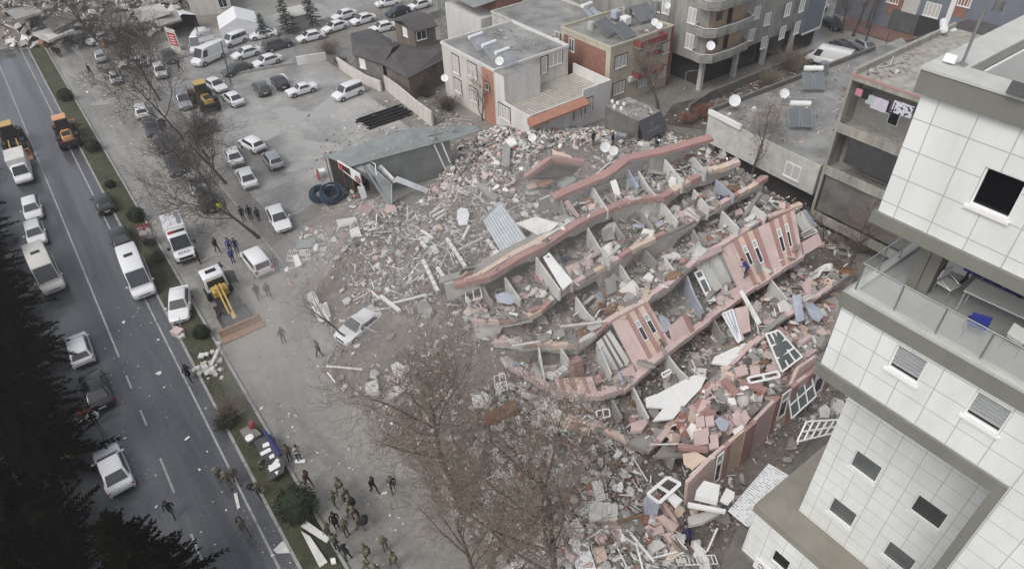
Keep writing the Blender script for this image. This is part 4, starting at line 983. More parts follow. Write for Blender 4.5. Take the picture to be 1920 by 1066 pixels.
for z in(5.2,8.4,11.6,14.8):
 pts=[(GX-.1,GY+1.6),(GX-1.3,GY+1.2),(GX-1.5,GY-.6),(GX-.4,GY-1.6),(GX+3,GY-1.9),(GX+6.5,GY-1.6),(GX+7.2,GY-.1),(GX+.2,GY-.1),(GX-.1,GY+.2)]
 g=MB();g.prism(pts,z-.9,z-.55,'grey_render');g.build('balcony_floor',ga)
 for i in range(6):
  a=Vector((*pts[i],z-.25));b=Vector((*pts[i+1],z-.25));g=MB();g.beam(a,b,.12,.6,'grey_render' if i%2 else 'concrete');g.build('balcony_parapet',ga)
 g=MB();g.tube([Vector((*p,z+.22))for p in pts[:7]],.04,5,'frame_white');g.build('handrail',ga)
 g=MB();g.bx(GX+.25,GX+6.6,GY-.05,GY-.003,z-.54,z+1.7,'orange_wall');g.build('balcony_wall',ga)
 g=MB();g.bx(GX+3.3,GX+4.2,GY-.07,GY-.052,z-.53,z+1.5,'dark_void');g.build('door',ga)
 g=MB();g.bx(GX+1.1,GX+2.2,GY-.09,GY-.052,z+.3,z+1.4,'glass_grey');g.build('window',ga)
ba=empty('blue_apartment',(90.5,60,0),'slate blue apartment end bay with white framed windows beside the grey block','building')
block(ba,rect(88.2,92.4,53.0,70),2.6,20,'blue_render');block(ba,rect(88.6,92,53.6,70),0,2.6,'dark_void',name='shop_wall')
g=MB();g.bx(88.2,92.42,52.94,52.998,2.5,2.75,'white');g.build('trim',ba);g=MB();g.bx(92.402,92.46,52.94,53.1,2.76,20,'white');g.build('trim',ba)
for px,py in((1477,18),(1504,10),(1467,61),(1494,52)):win_px(ba,(88.2,53.0),(92.4,53.0),px,py,1.15,1.7,mull=1,pane='curtain',bar=.12)
bb=empty('blue_apartment',(112,50,0),'blue grey apartment block with brick red panels at the top right','building')
fx=P(1668,55).x
block(bb,rect(fx,fx+14,20,P(1662,30).y+6),0,22,'blue_render')
Wl,Wr=(fx,80),(fx,20)
for px,py,w,h in((1748,19,2.2,1.9),(1676,-4,1.8,1.6),(1810,2,1.7,1.5),(1700,-30,1.8,1.6)):win_px(bb,Wl,Wr,px,py,w,h,mull=3,bar=.1,pane='curtain')
def facestrip(px0,px1,py,z0,z1,m,name,o=.05):
 a=plane_hit(px0,py,Wl,Wr);b=plane_hit(px1,py,Wl,Wr);g=MB();g.bx(fx-o,fx-.002,a.y,b.y,z0,z1,m);g.build(name,bb)
facestrip(1774,1784,30,0,22,'white','trim');facestrip(1786,1808,30,4,22,'brick','brick_panel',.06);facestrip(1692,1722,20,3.0,22,'curtain','balcony_bay',.4);facestrip(1662,1690,20,2.0,4.4,'brick','brick_panel',.06)
facestrip(1664,1712,55,.2,3.0,'glass_grey','shop_window',.3);facestrip(1715,1760,55,.2,3.0,'dark_void','shop_window',.12)
HL=6.6
lb=empty('low_building',P(1450,260,0),'low grey flat roofed building with solar heaters and a dish','building')
lc=[P(1322,213,HL),P(1536,305,HL),P(1600,215,HL)+V(8,0,0),P(1640,92,HL)+V(1,0,0)]
e1=P(1330,208,HL);e2=P(1640,90,HL);e3=P(1540,306,HL)
block(lb,[(e1.x,e1.y),(e3.x,e3.y),(e3.x+22,e3.y-.3),(e2.x+6,e2.y)],3.2,HL-.3,'concrete_light',roof='roof_grey')
block(lb,[(e1.x+1.2,e1.y-.6),(e3.x+1.2,e3.y+.4),(e3.x+21,e3.y+.2),(e2.x+5,e2.y-.6)],0,3.2,'dark_void',name='ground_wall')
for a,b,h,m in((e1,e2,.55,'concrete_dark'),(e1,P(1390,238,HL),.5,'white'),):
 g=MB();a2=Vector((a.x,a.y,HL-.3+h/2));b2=Vector((b.x,b.y,HL-.3+h/2));g.beam(a2,b2,.3,h,m);g.build('parapet',lb)
win_px(lb,(e1.x,e1.y),(e3.x,e3.y),1486,321,1.7,1.5,mull=1,pane='curtain',bar=.1)
g=MB();a,b=P(1590,140,HL+.2),P(1535,175,HL);
bl=empty('balcony_building',P(1620,300,0),'worn concrete building with open balconies, laundry and a dark shuttered storey','building')
BX=53.6;BY=27.0
def bz(py,px=None):
 return HAT(1590-(py-142)*.291,py,BX,BY)
zr0,zb1,zb1b,zb2,zb2b,zb3,zb3b=bz(140),bz(205),bz(236),bz(268),bz(300),bz(350),bz(392)
Ht=zr0
print('balcony building heights',[round(v,1)for v in(zr0,zb1,zb1b,zb2,zb2b,zb3,zb3b)])
floors=[Ht,bz(228),bz(308),bz(392)]
block(bl,rect(BX+2.0,BX+16,2,BY-.1),0,Ht-.3,'concrete',name='back_wall')
g=MB();g.bx(BX,BX+16,2,BY,Ht-.35,Ht,'grimy');g.build('roof',bl)
g=MB();g.bx(BX,BX+2.0,BY-.25,BY-.002,0,Ht-.36,'grimy');g.build('end_wall',bl)
g=MB();g.bx(BX-.02,BX+.3,2,BY+.02,Ht+.002,Ht+.10,'redband');g.bx(BX+.31,BX+16,BY-.3,BY+.02,Ht+.002,Ht+.5,'grimy');g.build('parapet',bl)
for i,z in enumerate(floors[1:]):
 g=MB();g.bx(BX-.15,BX+2.0,2,BY-.26,z-.75,z-.35,'grimy');g.build('balcony_floor',bl)
 g=MB();g.bx(BX-.16,BX-.02,2,BY-.26,z-.35,z+.12,'grimy');g.build('balcony_parapet',bl)
 if i<2:
  g=MB();y=BY-.5
  g.tube([(BX-.09,BY-.3,z+.72),(BX-.09,2,z+.72)],.03,5,'metal');g.tube([(BX-.09,BY-.3,z+.42),(BX-.09,2,z+.42)],.02,5,'metal')
  while y>10:g.tube([(BX-.09,y,z+.12),(BX-.09,y,z+.72)],.014,4,'metal',cap=False);y-=.22
  g.build('railing',bl)
 for k in range(4):
  y=BY-3.2-k*2.6;g=MB();g.bx(BX+1.93,BX+1.999,y-.9,y,z+.5,z+2.0,'frame_white');w=g.build('window',bl)
  g=MB();g.bx(BX+1.90,BX+1.928,y-.84,y-.06,z+.56,z+1.94,'glass_grey' if k%2 else 'glass');g.build('pane',w)
g=MB();g.bx(BX-.05,BX+.05,2,BY-1.6,floors[2]+1.0,floors[1]-.77,'metal_dark');g.build('shutter',bl)
g=MB();g.bx(BX+.05,BX+.15,2,BY-.5,floors[3]+.3,floors[2]-.77,'concrete_dark');g.build('shutter',bl)
def laundry(px,py,w,h,m,label):
 c=PX(px,py,BX-.2);g=MB();n=5;vs=[]
 for o in(0,.03):
  for i in range(n+1):
   y=c.y+w/2-w*i/n;d=.05*math.sin(i*2.1);vs+=[(c.x-d-o,y,c.z+h/2-.02*math.sin(i*3)),(c.x-1.6*d-o,y,c.z-h/2+.05*math.sin(i*1.9))]
 k=2*n+2;fs=[(2*i,2*i+2,2*i+3,2*i+1)for i in range(n)]+[(k+2*i,k+2*i+1,k+2*i+3,k+2*i+2)for i in range(n)]
 fs+=[(2*i,k+2*i,k+2*i+2,2*i+2)for i in range(n)]+[(2*i+1,2*i+3,k+2*i+3,k+2*i+1)for i in range(n)]+[(0,1,k+1,k),(2*n,k+2*n,k+2*n+1,2*n+1)]
 g.add(vs,fs,m);solo(g,'hanging_cloth',label,'laundry','laundry on the top balcony',smooth=True)
dm('cloth_pink',(0.55,0.22,0.30),.9,var=.15);dm('cloth_lilac',(0.55,0.52,0.60),.9,var=.1);dm('cloth_black',(0.02,0.02,0.022),.9,var=.2);dm('cloth_grey',(0.42,0.46,0.48),.9,var=.1)
dm('cloth_spots',(0.62,0.62,0.66),.9,scale=5,col2=(.03,.035,.12),mix=(.56,.6),detail=1)
laundry(1612,174,.7,.6,'cloth_pink','pink cloth at the left end of the laundry');laundry(1625,176,.8,.9,'cloth_black','black top hanging beside the pink cloth');laundry(1634,188,.9,.8,'cloth_grey','pale grey cloth hanging below the black top')
laundry(1652,197,1.6,1.0,'cloth_lilac','pale lilac sheet in the middle of the laundry');laundry(1672,202,.8,1.0,'cloth_black','black cloth between the lilac and the spotted sheet');laundry(1692,205,1.6,1.0,'cloth_spots','white sheet with dark blue spots at the right of the laundry')
br=empty('brown_roof_shed',P(1760,85,6),'long shed with a brown corrugated roof behind the balcony building','shed')
q=[P(1697,77,7.0),P(1815,36,7.6),P(1905,54,7.6),P(1880,68,6.9),P(1760,68,7.0)]
g=MB();g.plate([q[0],q[4],q[1]],.12,'roof_brown');g.plate([q[4],q[3],q[2],q[1]],.12,'roof_brown');g.build('roof',br)
g=MB();g.prism([(v.x+.5,v.y-.2)for v in(q[0],q[3])]+[(q[3].x+5,q[3].y+5),(q[1].x,q[1].y-.5)],0,6.7,'concrete_dark');g.build('wall',br)
ws=empty('workshop_shed',P(740,320,0),'grey green metal workshop shed with a sagging roof beside the rubble','shed')
HS=4.3
rq=[(607,292,HS),(700,263,HS+.5),(772,240,HS+.7),(893,235,HS),(905,244,HS-.3),(846,262,HS-.1),(812,270,HS),(690,303,HS),(657,312,HS-.2)]
rw=[P(*r)for r in rq]
mid=P(755,272,HS+.5)
g=MB()
for i in range(len(rw)):
 g.plate([rw[i],rw[(i+1)%len(rw)],mid],.08,'tin')
g.build('roof',ws)
def hang_wall(pts,depth,m,name,par,th=.12,z0=None):
 for i in range(len(pts)-1):
  a,b=pts[i]-V(0,0,.12),pts[i+1]-V(0,0,.12);d=(b-a);n=Vector((d.y,-d.x,0)).normalized()*th/2;g=MB()
  za=z0 if z0 is not None else a.z-depth
  g.hexa([Vector((a.x,a.y,za))-n,Vector((b.x,b.y,za))-n,Vector((b.x,b.y,za))+n,Vector((a.x,a.y,za))+n],[a-n,b-n,b+n,a+n],m);g.build(name,par)
hang_wall([rw[7]+V(-.2,.3,0),rw[6]+V(0,.3,0),rw[5]+V(.0,.3,0)],4,'tin','wall',ws,z0=0)
hang_wall([rw[0]+V(.3,-.2,0),rw[1]+V(0,-.3,0),rw[2]+V(.2,-.3,0)],4,'concrete','wall',ws,z0=0)
hang_wall([rw[0]+V(.4,-.3,0),rw[8]+V(.2,.5,0)],4,'dark_void','wall',ws,z0=0)
for px,py in((610,296),(655,312),(640,306)):
 p=P(px,py,HS-.3);g=MB();g.tube([(p.x,p.y,0),p],.05,6,'rust');g.build('post',ws)
g=MB();p,q2=P(678,305,4.1),P(738,400,.6);g.beam(p,q2,.22,.22,'metal');g.build('fallen_beam',ws)
g=MB();p,q2=P(690,300,4.2),P(706,330,3.0);g.tube([p,p.lerp(q2,.5)+V(.4,0,.3),q2],.06,6,'white');g.build('bent_frame',ws)
for a,b in(((816,268,4.2),(838,315,1.5)),((830,264,4.2),(846,302,2.2))):
 g=MB();g.beam(P(*a)+V(-.3,-.3,0),P(*b)+V(-.3,-.3,0),.12,.12,'white_dirty');g.build('bent_frame',ws)
g=MB();g.plate([P(658,312,3.9),P(690,304,4.1),P(735,345,2.2),P(735,400,.5),P(700,345,2.0)],.06,'tin');g.build('fallen_sheet',ws)
hb=empty('brown_roof_house',P(745,120,0),'low house with wide dark brown roofs and burnt openings behind the parking lot','house')
HB=3.4
A1=[(657,63),(695,53),(750,83),(718,121),(661,103)];B1=[(718,121),(752,84),(828,74),(838,108),(764,147)]
for poly,ridge in((A1,((668,84),(735,88))),(B1,((738,100),(830,90)))):
 r0,r1=P(*ridge[0],HB+.9),P(*ridge[1],HB+.9);q=[P(x,y,HB)for x,y in poly];g=MB()
 if poly is A1:faces=[[q[0],q[1],q[2],r1,r0],[q[2],q[3],r1],[q[3],q[4],r0,r1],[q[4],q[0],r0]]
 else:faces=[[q[0],q[1],r0],[q[1],q[2],r1,r0],[q[2],q[3],r1],[q[3],q[4],q[0],r0,r1]]
 for f in faces:g.plate(f,.15,'roof_brown')
 g.build('roof',hb)
def inset(poly,z,k=.93):
 q=[P(x,y,z)for x,y in poly];c=sum(q,Vector())/len(q);return[(c.x+(p.x-c.x)*k,c.y+(p.y-c.y)*k)for p in q]
block(hb,inset(A1,HB),0,HB-.1,'concrete_dark');block(hb,inset(B1,HB),0,HB-.1,'brown_wall')
win_px(hb,inset(A1,HB)[4],inset(A1,HB)[3],680,118,1.2,1.5,pane='white')
hb2=empty('rooftop_hut',P(780,50,3),'small brick hut with a dark roof rising behind the brown roofs','hut')
C1=[(733,38),(778,20),(822,48),(776,60)];block(hb2,inset(C1,6.2,.85),0,6.0,'brown_wall')
q=[P(x,y,6.2)for x,y in C1];a,b=q[0].lerp(q[3],.5)+V(0,0,.7),q[1].lerp(q[2],.5)+V(0,0,.7);g=MB();g.plate([q[0],q[1],b,a],.12,'roof_brown');g.plate([a,b,q[2],q[3]],.12,'roof_brown');g.build('roof',hb2)
ins=inset(C1,6.2,.85)
win_px(hb2,ins[0],ins[3],760,60,1.2,1.2,pane='white');win_px(hb2,ins[3],ins[2],790,66,1.5,1.2,pane='glass')
def yard_wall(pts,h,m,label,name='yard_wall',th=.25):
 g=MB();q=[P(x,y,0)for x,y in pts]
 L=[Vector((p.x,p.y,0))for p in q];n=len(L);off=[]
 for i in range(n):
  d=(L[min(i+1,n-1)]-L[max(i-1,0)]).normalized();off.append(Vector((d.y,-d.x,0))*th/2)
 vs=[];
 for i in range(n):
  hh=h+.12*math.sin(i*2.2);vs+=[L[i]-off[i],L[i]+off[i],L[i]+off[i]+V(0,0,hh),L[i]-off[i]+V(0,0,hh)]
 fs=[(0,1,2,3),(4*n-4,4*n-1,4*n-2,4*n-3)]
 for i in range(n-1):
  o=4*i
  for j in range(4):fs.append((o+j,o+4+j,o+4+(j+1)%4,o+(j+1)%4))
 g.add(vs,fs,m);return solo(g,name,label,'wall',None)
yard_wall([(635,126),(662,146),(690,160),(716,172)],1.5,'beige','pale yard wall left of the burnt gap')
yard_wall([(724,168),(752,190),(780,212),(812,238)],2.0,'beige','long pale yard wall running down to the workshop shed')
yard_wall([(558,122),(575,120),(612,112)],1.2,'beige_light','ruined white wall stub at the corner of the lot')
yard_wall([(440,142),(500,130),(555,120)],.35,'kerb','low kerb wall between the lot and the side street')
yard_wall([(800,40),(850,24),(905,14)],1.2,'concrete','grey yard wall behind the lattice mast')
yard_wall([(1290,215),(1330,190),(1420,150),(1520,110)],1.3,'concrete_dark','dark garden wall by the red leaved shrub')
wh=empty('stained_house',P(400,10,0),'pale stained wall of a house at the top edge beside the tarpaulin huts','house')
a,b=P(362,32,0),P(437,22,0);block(wh,[(a.x,a.y),(b.x,b.y),(b.x+3,b.y+12),(a.x+3,a.y+12)],0,5.5,'beige');win_px(wh,(a.x,a.y),(b.x,b.y),417,4,1.4,1.8,pane='glass')
w2=empty('white_annex',P(925,40,0),'small white flat roofed annex behind the beige house','house')
a=P(900,56,0);block(w2,rect(a.x,a.x+9,a.y,a.y+6),0,2.6,'beige_light',roof='roof_brown')
w3=empty('yard_hut',P(566,45,0),'little grey hut between two young conifers','hut')
a=P(562,52,0);block(w3,rect(a.x-1.2,a.x+1.6,a.y-1,a.y+2),0,2.3,'concrete');g=MB();g.plate([(a.x-1.5,a.y-1.3,2.4),(a.x+1.9,a.y-1.3,2.3),(a.x+1.9,a.y+2.3,2.7),(a.x-1.5,a.y+2.3,2.8)],.1,'concrete_light');g.build('roof',w3)
kk=empty('kiosk',P(1200,240,0),'small shop kiosk with a dark awning and white jars on its roof','kiosk')
zk=3.6;q=[P(1135,200,zk),P(1198,228,zk),P(1240,208,zk),P(1178,182,zk)]
block(kk,[(v.x,v.y)for v in q],0,zk,'concrete_dark',roof='roof_grey')
g=MB();g.plate([q[1]+V(0,0,-.1),q[2]+V(0,0,-.1),q[2]+V(-.4,-1.6,-1.5),q[1]+V(-.6,-1.6,-1.5)],.06,'metal_dark');aw=g.build('awning',kk)
def text3d(body,origin,ux,uy,size,m,parent,name='lettering',off=.03):
 cu=bpy.data.curves.new(name,'FONT');cu.body=body;cu.size=1.0;cu.extrude=0.0;cu.align_x='CENTER';cu.align_y='CENTER';cu.resolution_u=2
 o=bpy.data.objects.new(name,cu);COL.objects.link(o)
 dg=bpy.context.evaluated_depsgraph_get();me=bpy.data.meshes.new_from_object(o.evaluated_get(dg));bpy.data.objects.remove(o);bpy.data.curves.remove(cu)
 ux=Vector(ux).normalized();uy=Vector(uy);uy=(uy-ux*uy.dot(ux)).normalized();n=ux.cross(uy)
 r=parent
 while r not in ORIG and r.parent:r=r.parent
 base=ORIG.get(r,Vector((0,0,0)))
 for v in me.vertices:
  c=v.co;v.co=Vector(origin)+ux*c.x*size+uy*c.y*size+n*off-base
 me.materials.clear();me.materials.append(M[m]if isinstance(m,str)else m)
 ob=bpy.data.objects.new(name,me);COL.objects.link(ob);ob.parent=parent
 return ob
p1,p2=q[1].lerp(q[2],.5)+V(-.45,-1.1,-1.05),(q[2]-q[1])
text3d('I VK AITE',p1,p2,V(0.3,1.6,1.4),.5,'tin',aw,off=.08);text3d('VS',p1+V(.1,.5,.45),p2,V(.3,1.6,1.4),.4,'tin',aw,off=.08)
for i,(px,py)in enumerate(((1148,193),(1158,196),(1170,198),(1165,206),(1152,203))):
 p=P(px,py,zk+.03);g=MB();g.lathe([(.18,0),(.2,.25),(.12,.4)],8,'white',p);solo(g,'bucket',('white bucket at the back left of the kiosk roof','white bucket second along the kiosk roof','white bucket at the back right of the kiosk roof','white bucket at the front right of the kiosk roof','white bucket at the front left of the kiosk roof')[i],'bucket','buckets on the kiosk roof',smooth=True)
def solar(px,py,z,rz,label,s=1.0,tank=True,m='glass_grey'):
 e=empty('solar_heater',P(px,py,z),label,'solar heater','solar water heaters on the roofs',rz,world=False)
 for k in(-1,1):
  g=MB();R=Matrix.Rotation(.55,3,'X');c=Vector((k*.55*s,0,.75*s))
  g.box(c,(1.0*s,2.0*s,.08),'metal',R);g.box(c+R@V(0,0,.045),(.9*s,1.88*s,.02),m,R);g.build('panel',e)
 g=MB()
 for x in(-1.0,1.0):
  g.tube([(x*s,-.85*s,0),(x*s,-.85*s,.2*s)],.025,5,'metal');g.tube([(x*s,.95*s,0),(x*s,.95*s,1.5*s)],.025,5,'metal');g.tube([(x*s,-.85*s,.02),(x*s,.95*s,.02)],.025,5,'metal')
 g.build('frame',e)
 if tank:
  g=MB();g.lathe([(.05,-.95*s),(.28*s,-.9*s),(.28*s,.9*s),(.05,.95*s)],12,'tarp_white',(0,1.0*s,1.65*s),Matrix.Rotation(math.pi/2,3,'Y'));g.build('tank',e,smooth=True)
dm('panel_glass',(0.15,0.165,0.18),.2,var=.1)
solar(1137,64,7.6,.25,'pair of grey solar panels at the front left of the yellow roof',1.25,False,'panel_glass');solar(1168,72,7.6,.25,'pair of grey solar panels at the front edge of the yellow roof',1.25,False,'panel_glass');solar(1206,38,7.6,-.1,'pair of grey solar panels at the back right of the yellow roof',1.35,False,'panel_glass');solar(1110,36,6.7,.1,'blue tinted solar panels on the old house roof',1.0,True,'plaster_blue')
solar(1522,165,HL,-.75,'solar heater with cracked panel near the far parapet of the low roof',1.05,True,'panel_glass');solar(1497,234,HL,-.75,'solar heater in the middle of the low roof',1.05,True,'panel_glass')
solar(1782,92,13.6,.5,'solar heater on the roof behind the balcony building',1.2,True,'panel_glass')
for i,(px,py)in enumerate(((900,92),(925,108),(950,122))):
 e=empty('solar_heater',P(px,py,6.95),('evacuated tube heater at the back of the beige roof','evacuated tube heater in the middle of the beige roof','evacuated tube heater at the front corner of the beige roof')[i],'solar heater','tube heaters on the beige roof',.1,world=False)
 g=MB();g.lathe([(.05,-1.1),(.24,-1.05),(.24,1.05),(.05,1.1)],12,'tarp_white',(0,.7,1.5),Matrix.Rotation(math.pi/2,3,'Y'));g.build('tank',e,smooth=True)
 g=MB()
 for k in range(12):x=-1+k*.18;g.tube([(x,.6,1.4),(x,-.9,.25)],.035,6,'plaster_blue',cap=False)
 g.build('tubes',e);g=MB()
 for x in(-1,1):g.tube([(x,-.9,.2),(x,.7,1.3),(x,.7,0),(x,-.9,.05)],.025,5,'metal')
 g.build('frame',e)
for i,(px,py,z,m)in enumerate(((1155,38,7.6,'plaster_blue'),(1178,32,7.6,'metal'),(1172,50,7.6,'tarp_white'),(1108,62,7.0,'plaster_green'),(1230,25,9.0,'metal'),(1541,140,HL,'metal'),(1772,82,13.7,'tarp_white'),(1868,22,7.8,'concrete_dark'))):
 e=empty('water_tank',P(px,py,z),('blue cube water tank on the yellow roof','steel water tank behind the blue cube','white plastic water tank on the yellow roof','green drum on the old house roof','steel drum beside the roof hut','steel drum by the far parapet of the low roof','white upright tank on the roof by the tower','grey barrel tank on the brown roofs')[i],'water tank','water tanks on the roofs')
 p=ORIG[e];g=MB()
 if i in(0,2):g.box(p+V(0,0,.8),(1.1,1.1,1.0),m);g.build('tank',e,bevel=.12)
 else:g.lathe([(.1,.3),(.5,.35),(.55,.8),(.5,1.4),(.1,1.45)],14,m,p);g.build('tank',e,smooth=True)
 g=MB()
 for sx in(-.4,.4):
  for sy in(-.4,.4):g.bx(p.x+sx-.04,p.x+sx+.04,p.y+sy-.04,p.y+sy+.04,p.z,p.z+.32,'metal_dark')
 g.build('stand',e)
def dish(px,py,z,label,r=.5,az=-2.2):
 p=P(px,py,z);e=empty('satellite_dish',p,label,'satellite dish','satellite dishes on the roofs and rubble')
 Rm=Matrix.Rotation(az,3,'Z')@Matrix.Rotation(1.0,3,'Y')
 g=MB();g.lathe([(.02,0),(r*.5,.04*r),(r,.2*r),(r*1.01,.23*r),(r*.5,.08*r),(.02,.04*r)],18,'tarp_white',p+V(0,0,r+.35),Rm);g.build('bowl',e,smooth=True)
 g=MB();g.tube([p,p+V(0,0,r+.33)],.03,6,'metal');g.tube([p+V(0,0,r+.2),p+V(0,0,r+.35)+Rm@V(.1,0,r*.9)],.015,5,'metal');g.build('mount',e)
for a in((1374,205,HL,'large white dish on the corner of the low roof',.6),(1467,190,HL,'white dish near the solar heaters on the low roof',.5),(1226,54,7.6,'left white dish of the pair at the yellow roof edge',.45),(1234,60,7.6,'right white dish of the pair at the yellow roof edge',.45),(1330,100,8.2,'white dish on the corner balcony of the grey block',.5),(937,128,6.9,'white dish on the front corner of the beige roof',.5),(835,158,3.6,'white dish at the left edge of the beige house wall',.45),(1134,290,2.3,'round white dish fallen on the rubble behind the red parapet',.55),(1149,296,2.2,'white dish lying tilted on the rubble beside the other dish',.5),(998,270,2.3,'white dish in the white debris left of the others',.45),(1250,22,9.0,'small dish beside the roof hut at the top',.4)):dish(*a)
bat=[]
def roof_scatter(poly,z,n,hi=.35,pr=(.2,.2,.12,.03,.1,.1,.15,.05,.02,.0,.1)):
 q=np.array([[P(x,y,z).x,P(x,y,z).y]for x,y in poly]);x,y=scatter(q,n);s=psize(n,.05,hi,1.8);bat.append(chunks(np.stack([x,y,z+.04+0*x],-1),s,rng.uniform(.1,.4,n),list(pr),.3))
 m=max(2,n//8);x,y=scatter(q,m);bat.append(sticks(np.stack([x,y,z+.08+0*x],-1),psize(m,.5,2.5),rng.uniform(.03,.09,m),list(pr),.05))
roof_scatter([(1345,214),(1640,100),(1600,200),(1540,296)],HL-.26,170);roof_scatter([(1080,40),(1190,15),(1130,62),(1095,66)],6.65,120);roof_scatter([(1150,50),(1262,48),(1210,66),(1150,84)],7.55,60);roof_scatter([(870,80),(945,52),(1040,84),(960,112)],6.95,70,.25)
roof_scatter([(1610,130),(1720,100),(1700,140),(1640,150)],Ht+.02,70);roof_scatter([(1140,200),(1180,186),(1236,208),(1200,224)],3.65,60);roof_scatter([(1240,230),(1330,244),(1345,216),(1600,100),(1420,152),(1330,180)],.02,420,.4);roof_scatter([(820,190),(900,240),(840,250),(780,205)],.02,200,.4);roof_scatter([(700,262),(770,242),(890,238),(810,268),(700,298)],HS+.35,60,.3);roof_scatter([(690,55),(830,75),(838,108),(764,147),(700,100)],3.7,40,.2)
mass('litter','boards, rags and broken bits scattered over the flat roofs and back yards',bat,CH_MATS)
def leaf_quads(mb,pts,size,m,R=random):
 for p in pts:
  s=size*R.uniform(.5,1.3);a=Vector((R.gauss(0,1),R.gauss(0,1),R.gauss(0,1))).normalized();b=a.cross(Vector((R.gauss(0,1),R.gauss(0,1),R.gauss(0,1)))).normalized()
  mb.add([p-a*s-b*s*.2,p+b*s*.5,p+a*s,p-b*s*.55],[(0,1,2,3)],m)
def bare_tree(name,base,H,label,seed,lean=(0,0),spread=1.0,trunk_r=.2,first=.3,kids=(8,6,5,5),depth=4,leaves=0,leaf_m='dead_leaf',leaf_s=.09,twig_m='twig',group='bare trees',up=.25,twig_r=.011,reach=1.0):
 R=random.Random(seed);t=MB();c=MB();tips=[]
 def rnd(s):return Vector((R.gauss(0,s),R.gauss(0,s),R.gauss(0,s)))
 def branch(p,d,L,r,lv):
  n=(7,5,4,3,2)[min(lv,4)];pts=[p.copy()];q=p.copy();dd=d.copy()
  for i in range(n):
   dd=(dd+rnd(.10+.05*lv)+Vector((0,0,up*.35 if lv else.02))).normalized();q=q+dd*L/n;pts.append(q.copy())
  rt=max(twig_r,r*(.35 if lv else.28));rs=[r+(rt-r)*(i/n)**.9 for i in range(n+1)]
  if lv==0:rs[0]*=1.35
  (t if lv<=1 else c).tube(pts,rs,(9,6,5,3,3)[min(lv,4)],'bark' if lv<=1 else twig_m,cap=lv<=1)
  if lv>=depth:tips.extend(pts[1:]);return
  k=kids[min(lv,len(kids)-1)];f0=first if lv==0 else.22
  for i in range(k):
   f=f0+(1-f0)*(i+R.uniform(.2,.9))/k;s=f*n;j=min(int(s),n-1);bp=pts[j].lerp(pts[j+1],s-j);ax=(pts[j+1]-pts[j]).normalized()
   side=ax.cross(rnd(1)).normalized();a=R.uniform(.5,1.05)*(1.0 if lv else.95);nd=(ax*math.cos(a)+side*math.sin(a)*spread).normalized()
   branch(bp,nd,L*R.uniform(.42,.68)*(1.0 if lv else reach*(1.15-.55*f)),max(twig_r,rs[j]*R.uniform(.42,.62)),lv+1)
  if lv:branch(pts[-1],dd,L*.5,rt,lv+1)
 b=Vector(base);d0=Vector((lean[0],lean[1],1)).normalized()
 branch(Vector((0,0,-.15)),d0,H*.72,trunk_r,0)
 if leaves:leaf_quads(c,[R.choice(tips)+rnd(.08)for _ in range(leaves)],leaf_s,leaf_m,R)
 e=empty(name,b,label,'tree',group,world=False)
 t.build('trunk',e,smooth=True);c.build('crown',e)
 return e
def gp(px,py,z=0):return P(px,py,z)
bare_tree('bare_tree',gp(862,915),11.0,'large brown bare tree in the foreground leaning over the rubble left of the other',3,lean=(-.30,.10),spread=1.35,trunk_r=.22,kids=(10,7,5,5),leaves=1500,leaf_s=.05,reach=1.3,twig_r=.010,group='bare trees by the rubble')
bare_tree('bare_tree',gp(1050,1150),13.0,'large brown bare tree at the bottom edge in front of the rubble',8,lean=(.0,.06),spread=1.25,trunk_r=.27,kids=(11,7,5,5),leaves=2400,leaf_s=.052,reach=1.25,twig_r=.010,group='bare trees by the rubble')
bare_tree('bare_tree',gp(900,1110),9.0,'bare brown tree at the bottom edge beside the soldiers',21,lean=(-.05,.12),spread=1.3,trunk_r=.17,kids=(8,6,5,4),leaves=1100,leaf_s=.05,reach=1.2,twig_r=.010,group='bare trees by the rubble')
bare_tree('bare_tree',gp(655,640),8.5,'thin bare tree beside the crushed white car',5,lean=(-.10,.05),spread=.7,trunk_r=.12,kids=(6,4,3),depth=3,group='bare trees by the rubble')
for i,(px,py,H,ln,sd,lab)in enumerate(((487,445,11.5,(-.36,.10),12,'bare street tree leaning over the parked cars by the man in the yellow vest'),(345,262,11,(-.22,.12),13,'bare street tree second along the pavement above the dark parked cars'),(300,190,10,(-.15,.1),14,'bare street tree third along the pavement beside the white hatchback'),(262,130,10,(-.1,.12),15,'bare street tree fourth along the pavement near the red sign'),(190,84,13,(-.32,.0),16,'tall leaning bare tree at the foot of the far rubble'),(425,345,9,(-.15,.1),17,'bare street tree between the parked cars and the puddles'))):
 bare_tree('bare_tree',gp(px,py),H,lab,sd,lean=ln,spread=1.15,trunk_r=.17,kids=(9,7,5,4),leaves=700,leaf_s=.06,reach=1.25,twig_m='bark',group='bare street trees')
bare_tree('bare_tree',gp(60,72),7,'bare tree lying low at the edge of the far rubble',31,lean=(.5,0),kids=(7,5,4),depth=3,trunk_r=.16,group='bare street trees')
bare_tree('pollarded_tree',gp(1238,226),9.0,'pollarded bare tree in front of the yellow house',40,lean=(.0,.05),spread=.8,trunk_r=.26,first=.55,kids=(14,7,4),depth=3,up=.55,group=None)
bare_tree('bare_tree',gp(905,226),6.5,'bare twiggy tree against the left wall of the beige house',41,kids=(9,6,4),depth=3,first=.12,up=.5,trunk_r=.1,group='bare trees by the houses')
bare_tree('bare_tree',P(1408,335,2),8.5,'bare tree behind the collapsed floors near the low grey wall',42,kids=(8,6,5),depth=3,spread=1.1,trunk_r=.15,group='bare trees by the houses',leaves=500,leaf_m='dead_leaf')
bare_tree('bare_tree',P(1590,505,0),7,'thin brown tree in the gap under the balcony building',43,kids=(8,6,5),depth=3,trunk_r=.12,group='bare trees by the houses',leaves=300,leaf_m='rust_leaf')
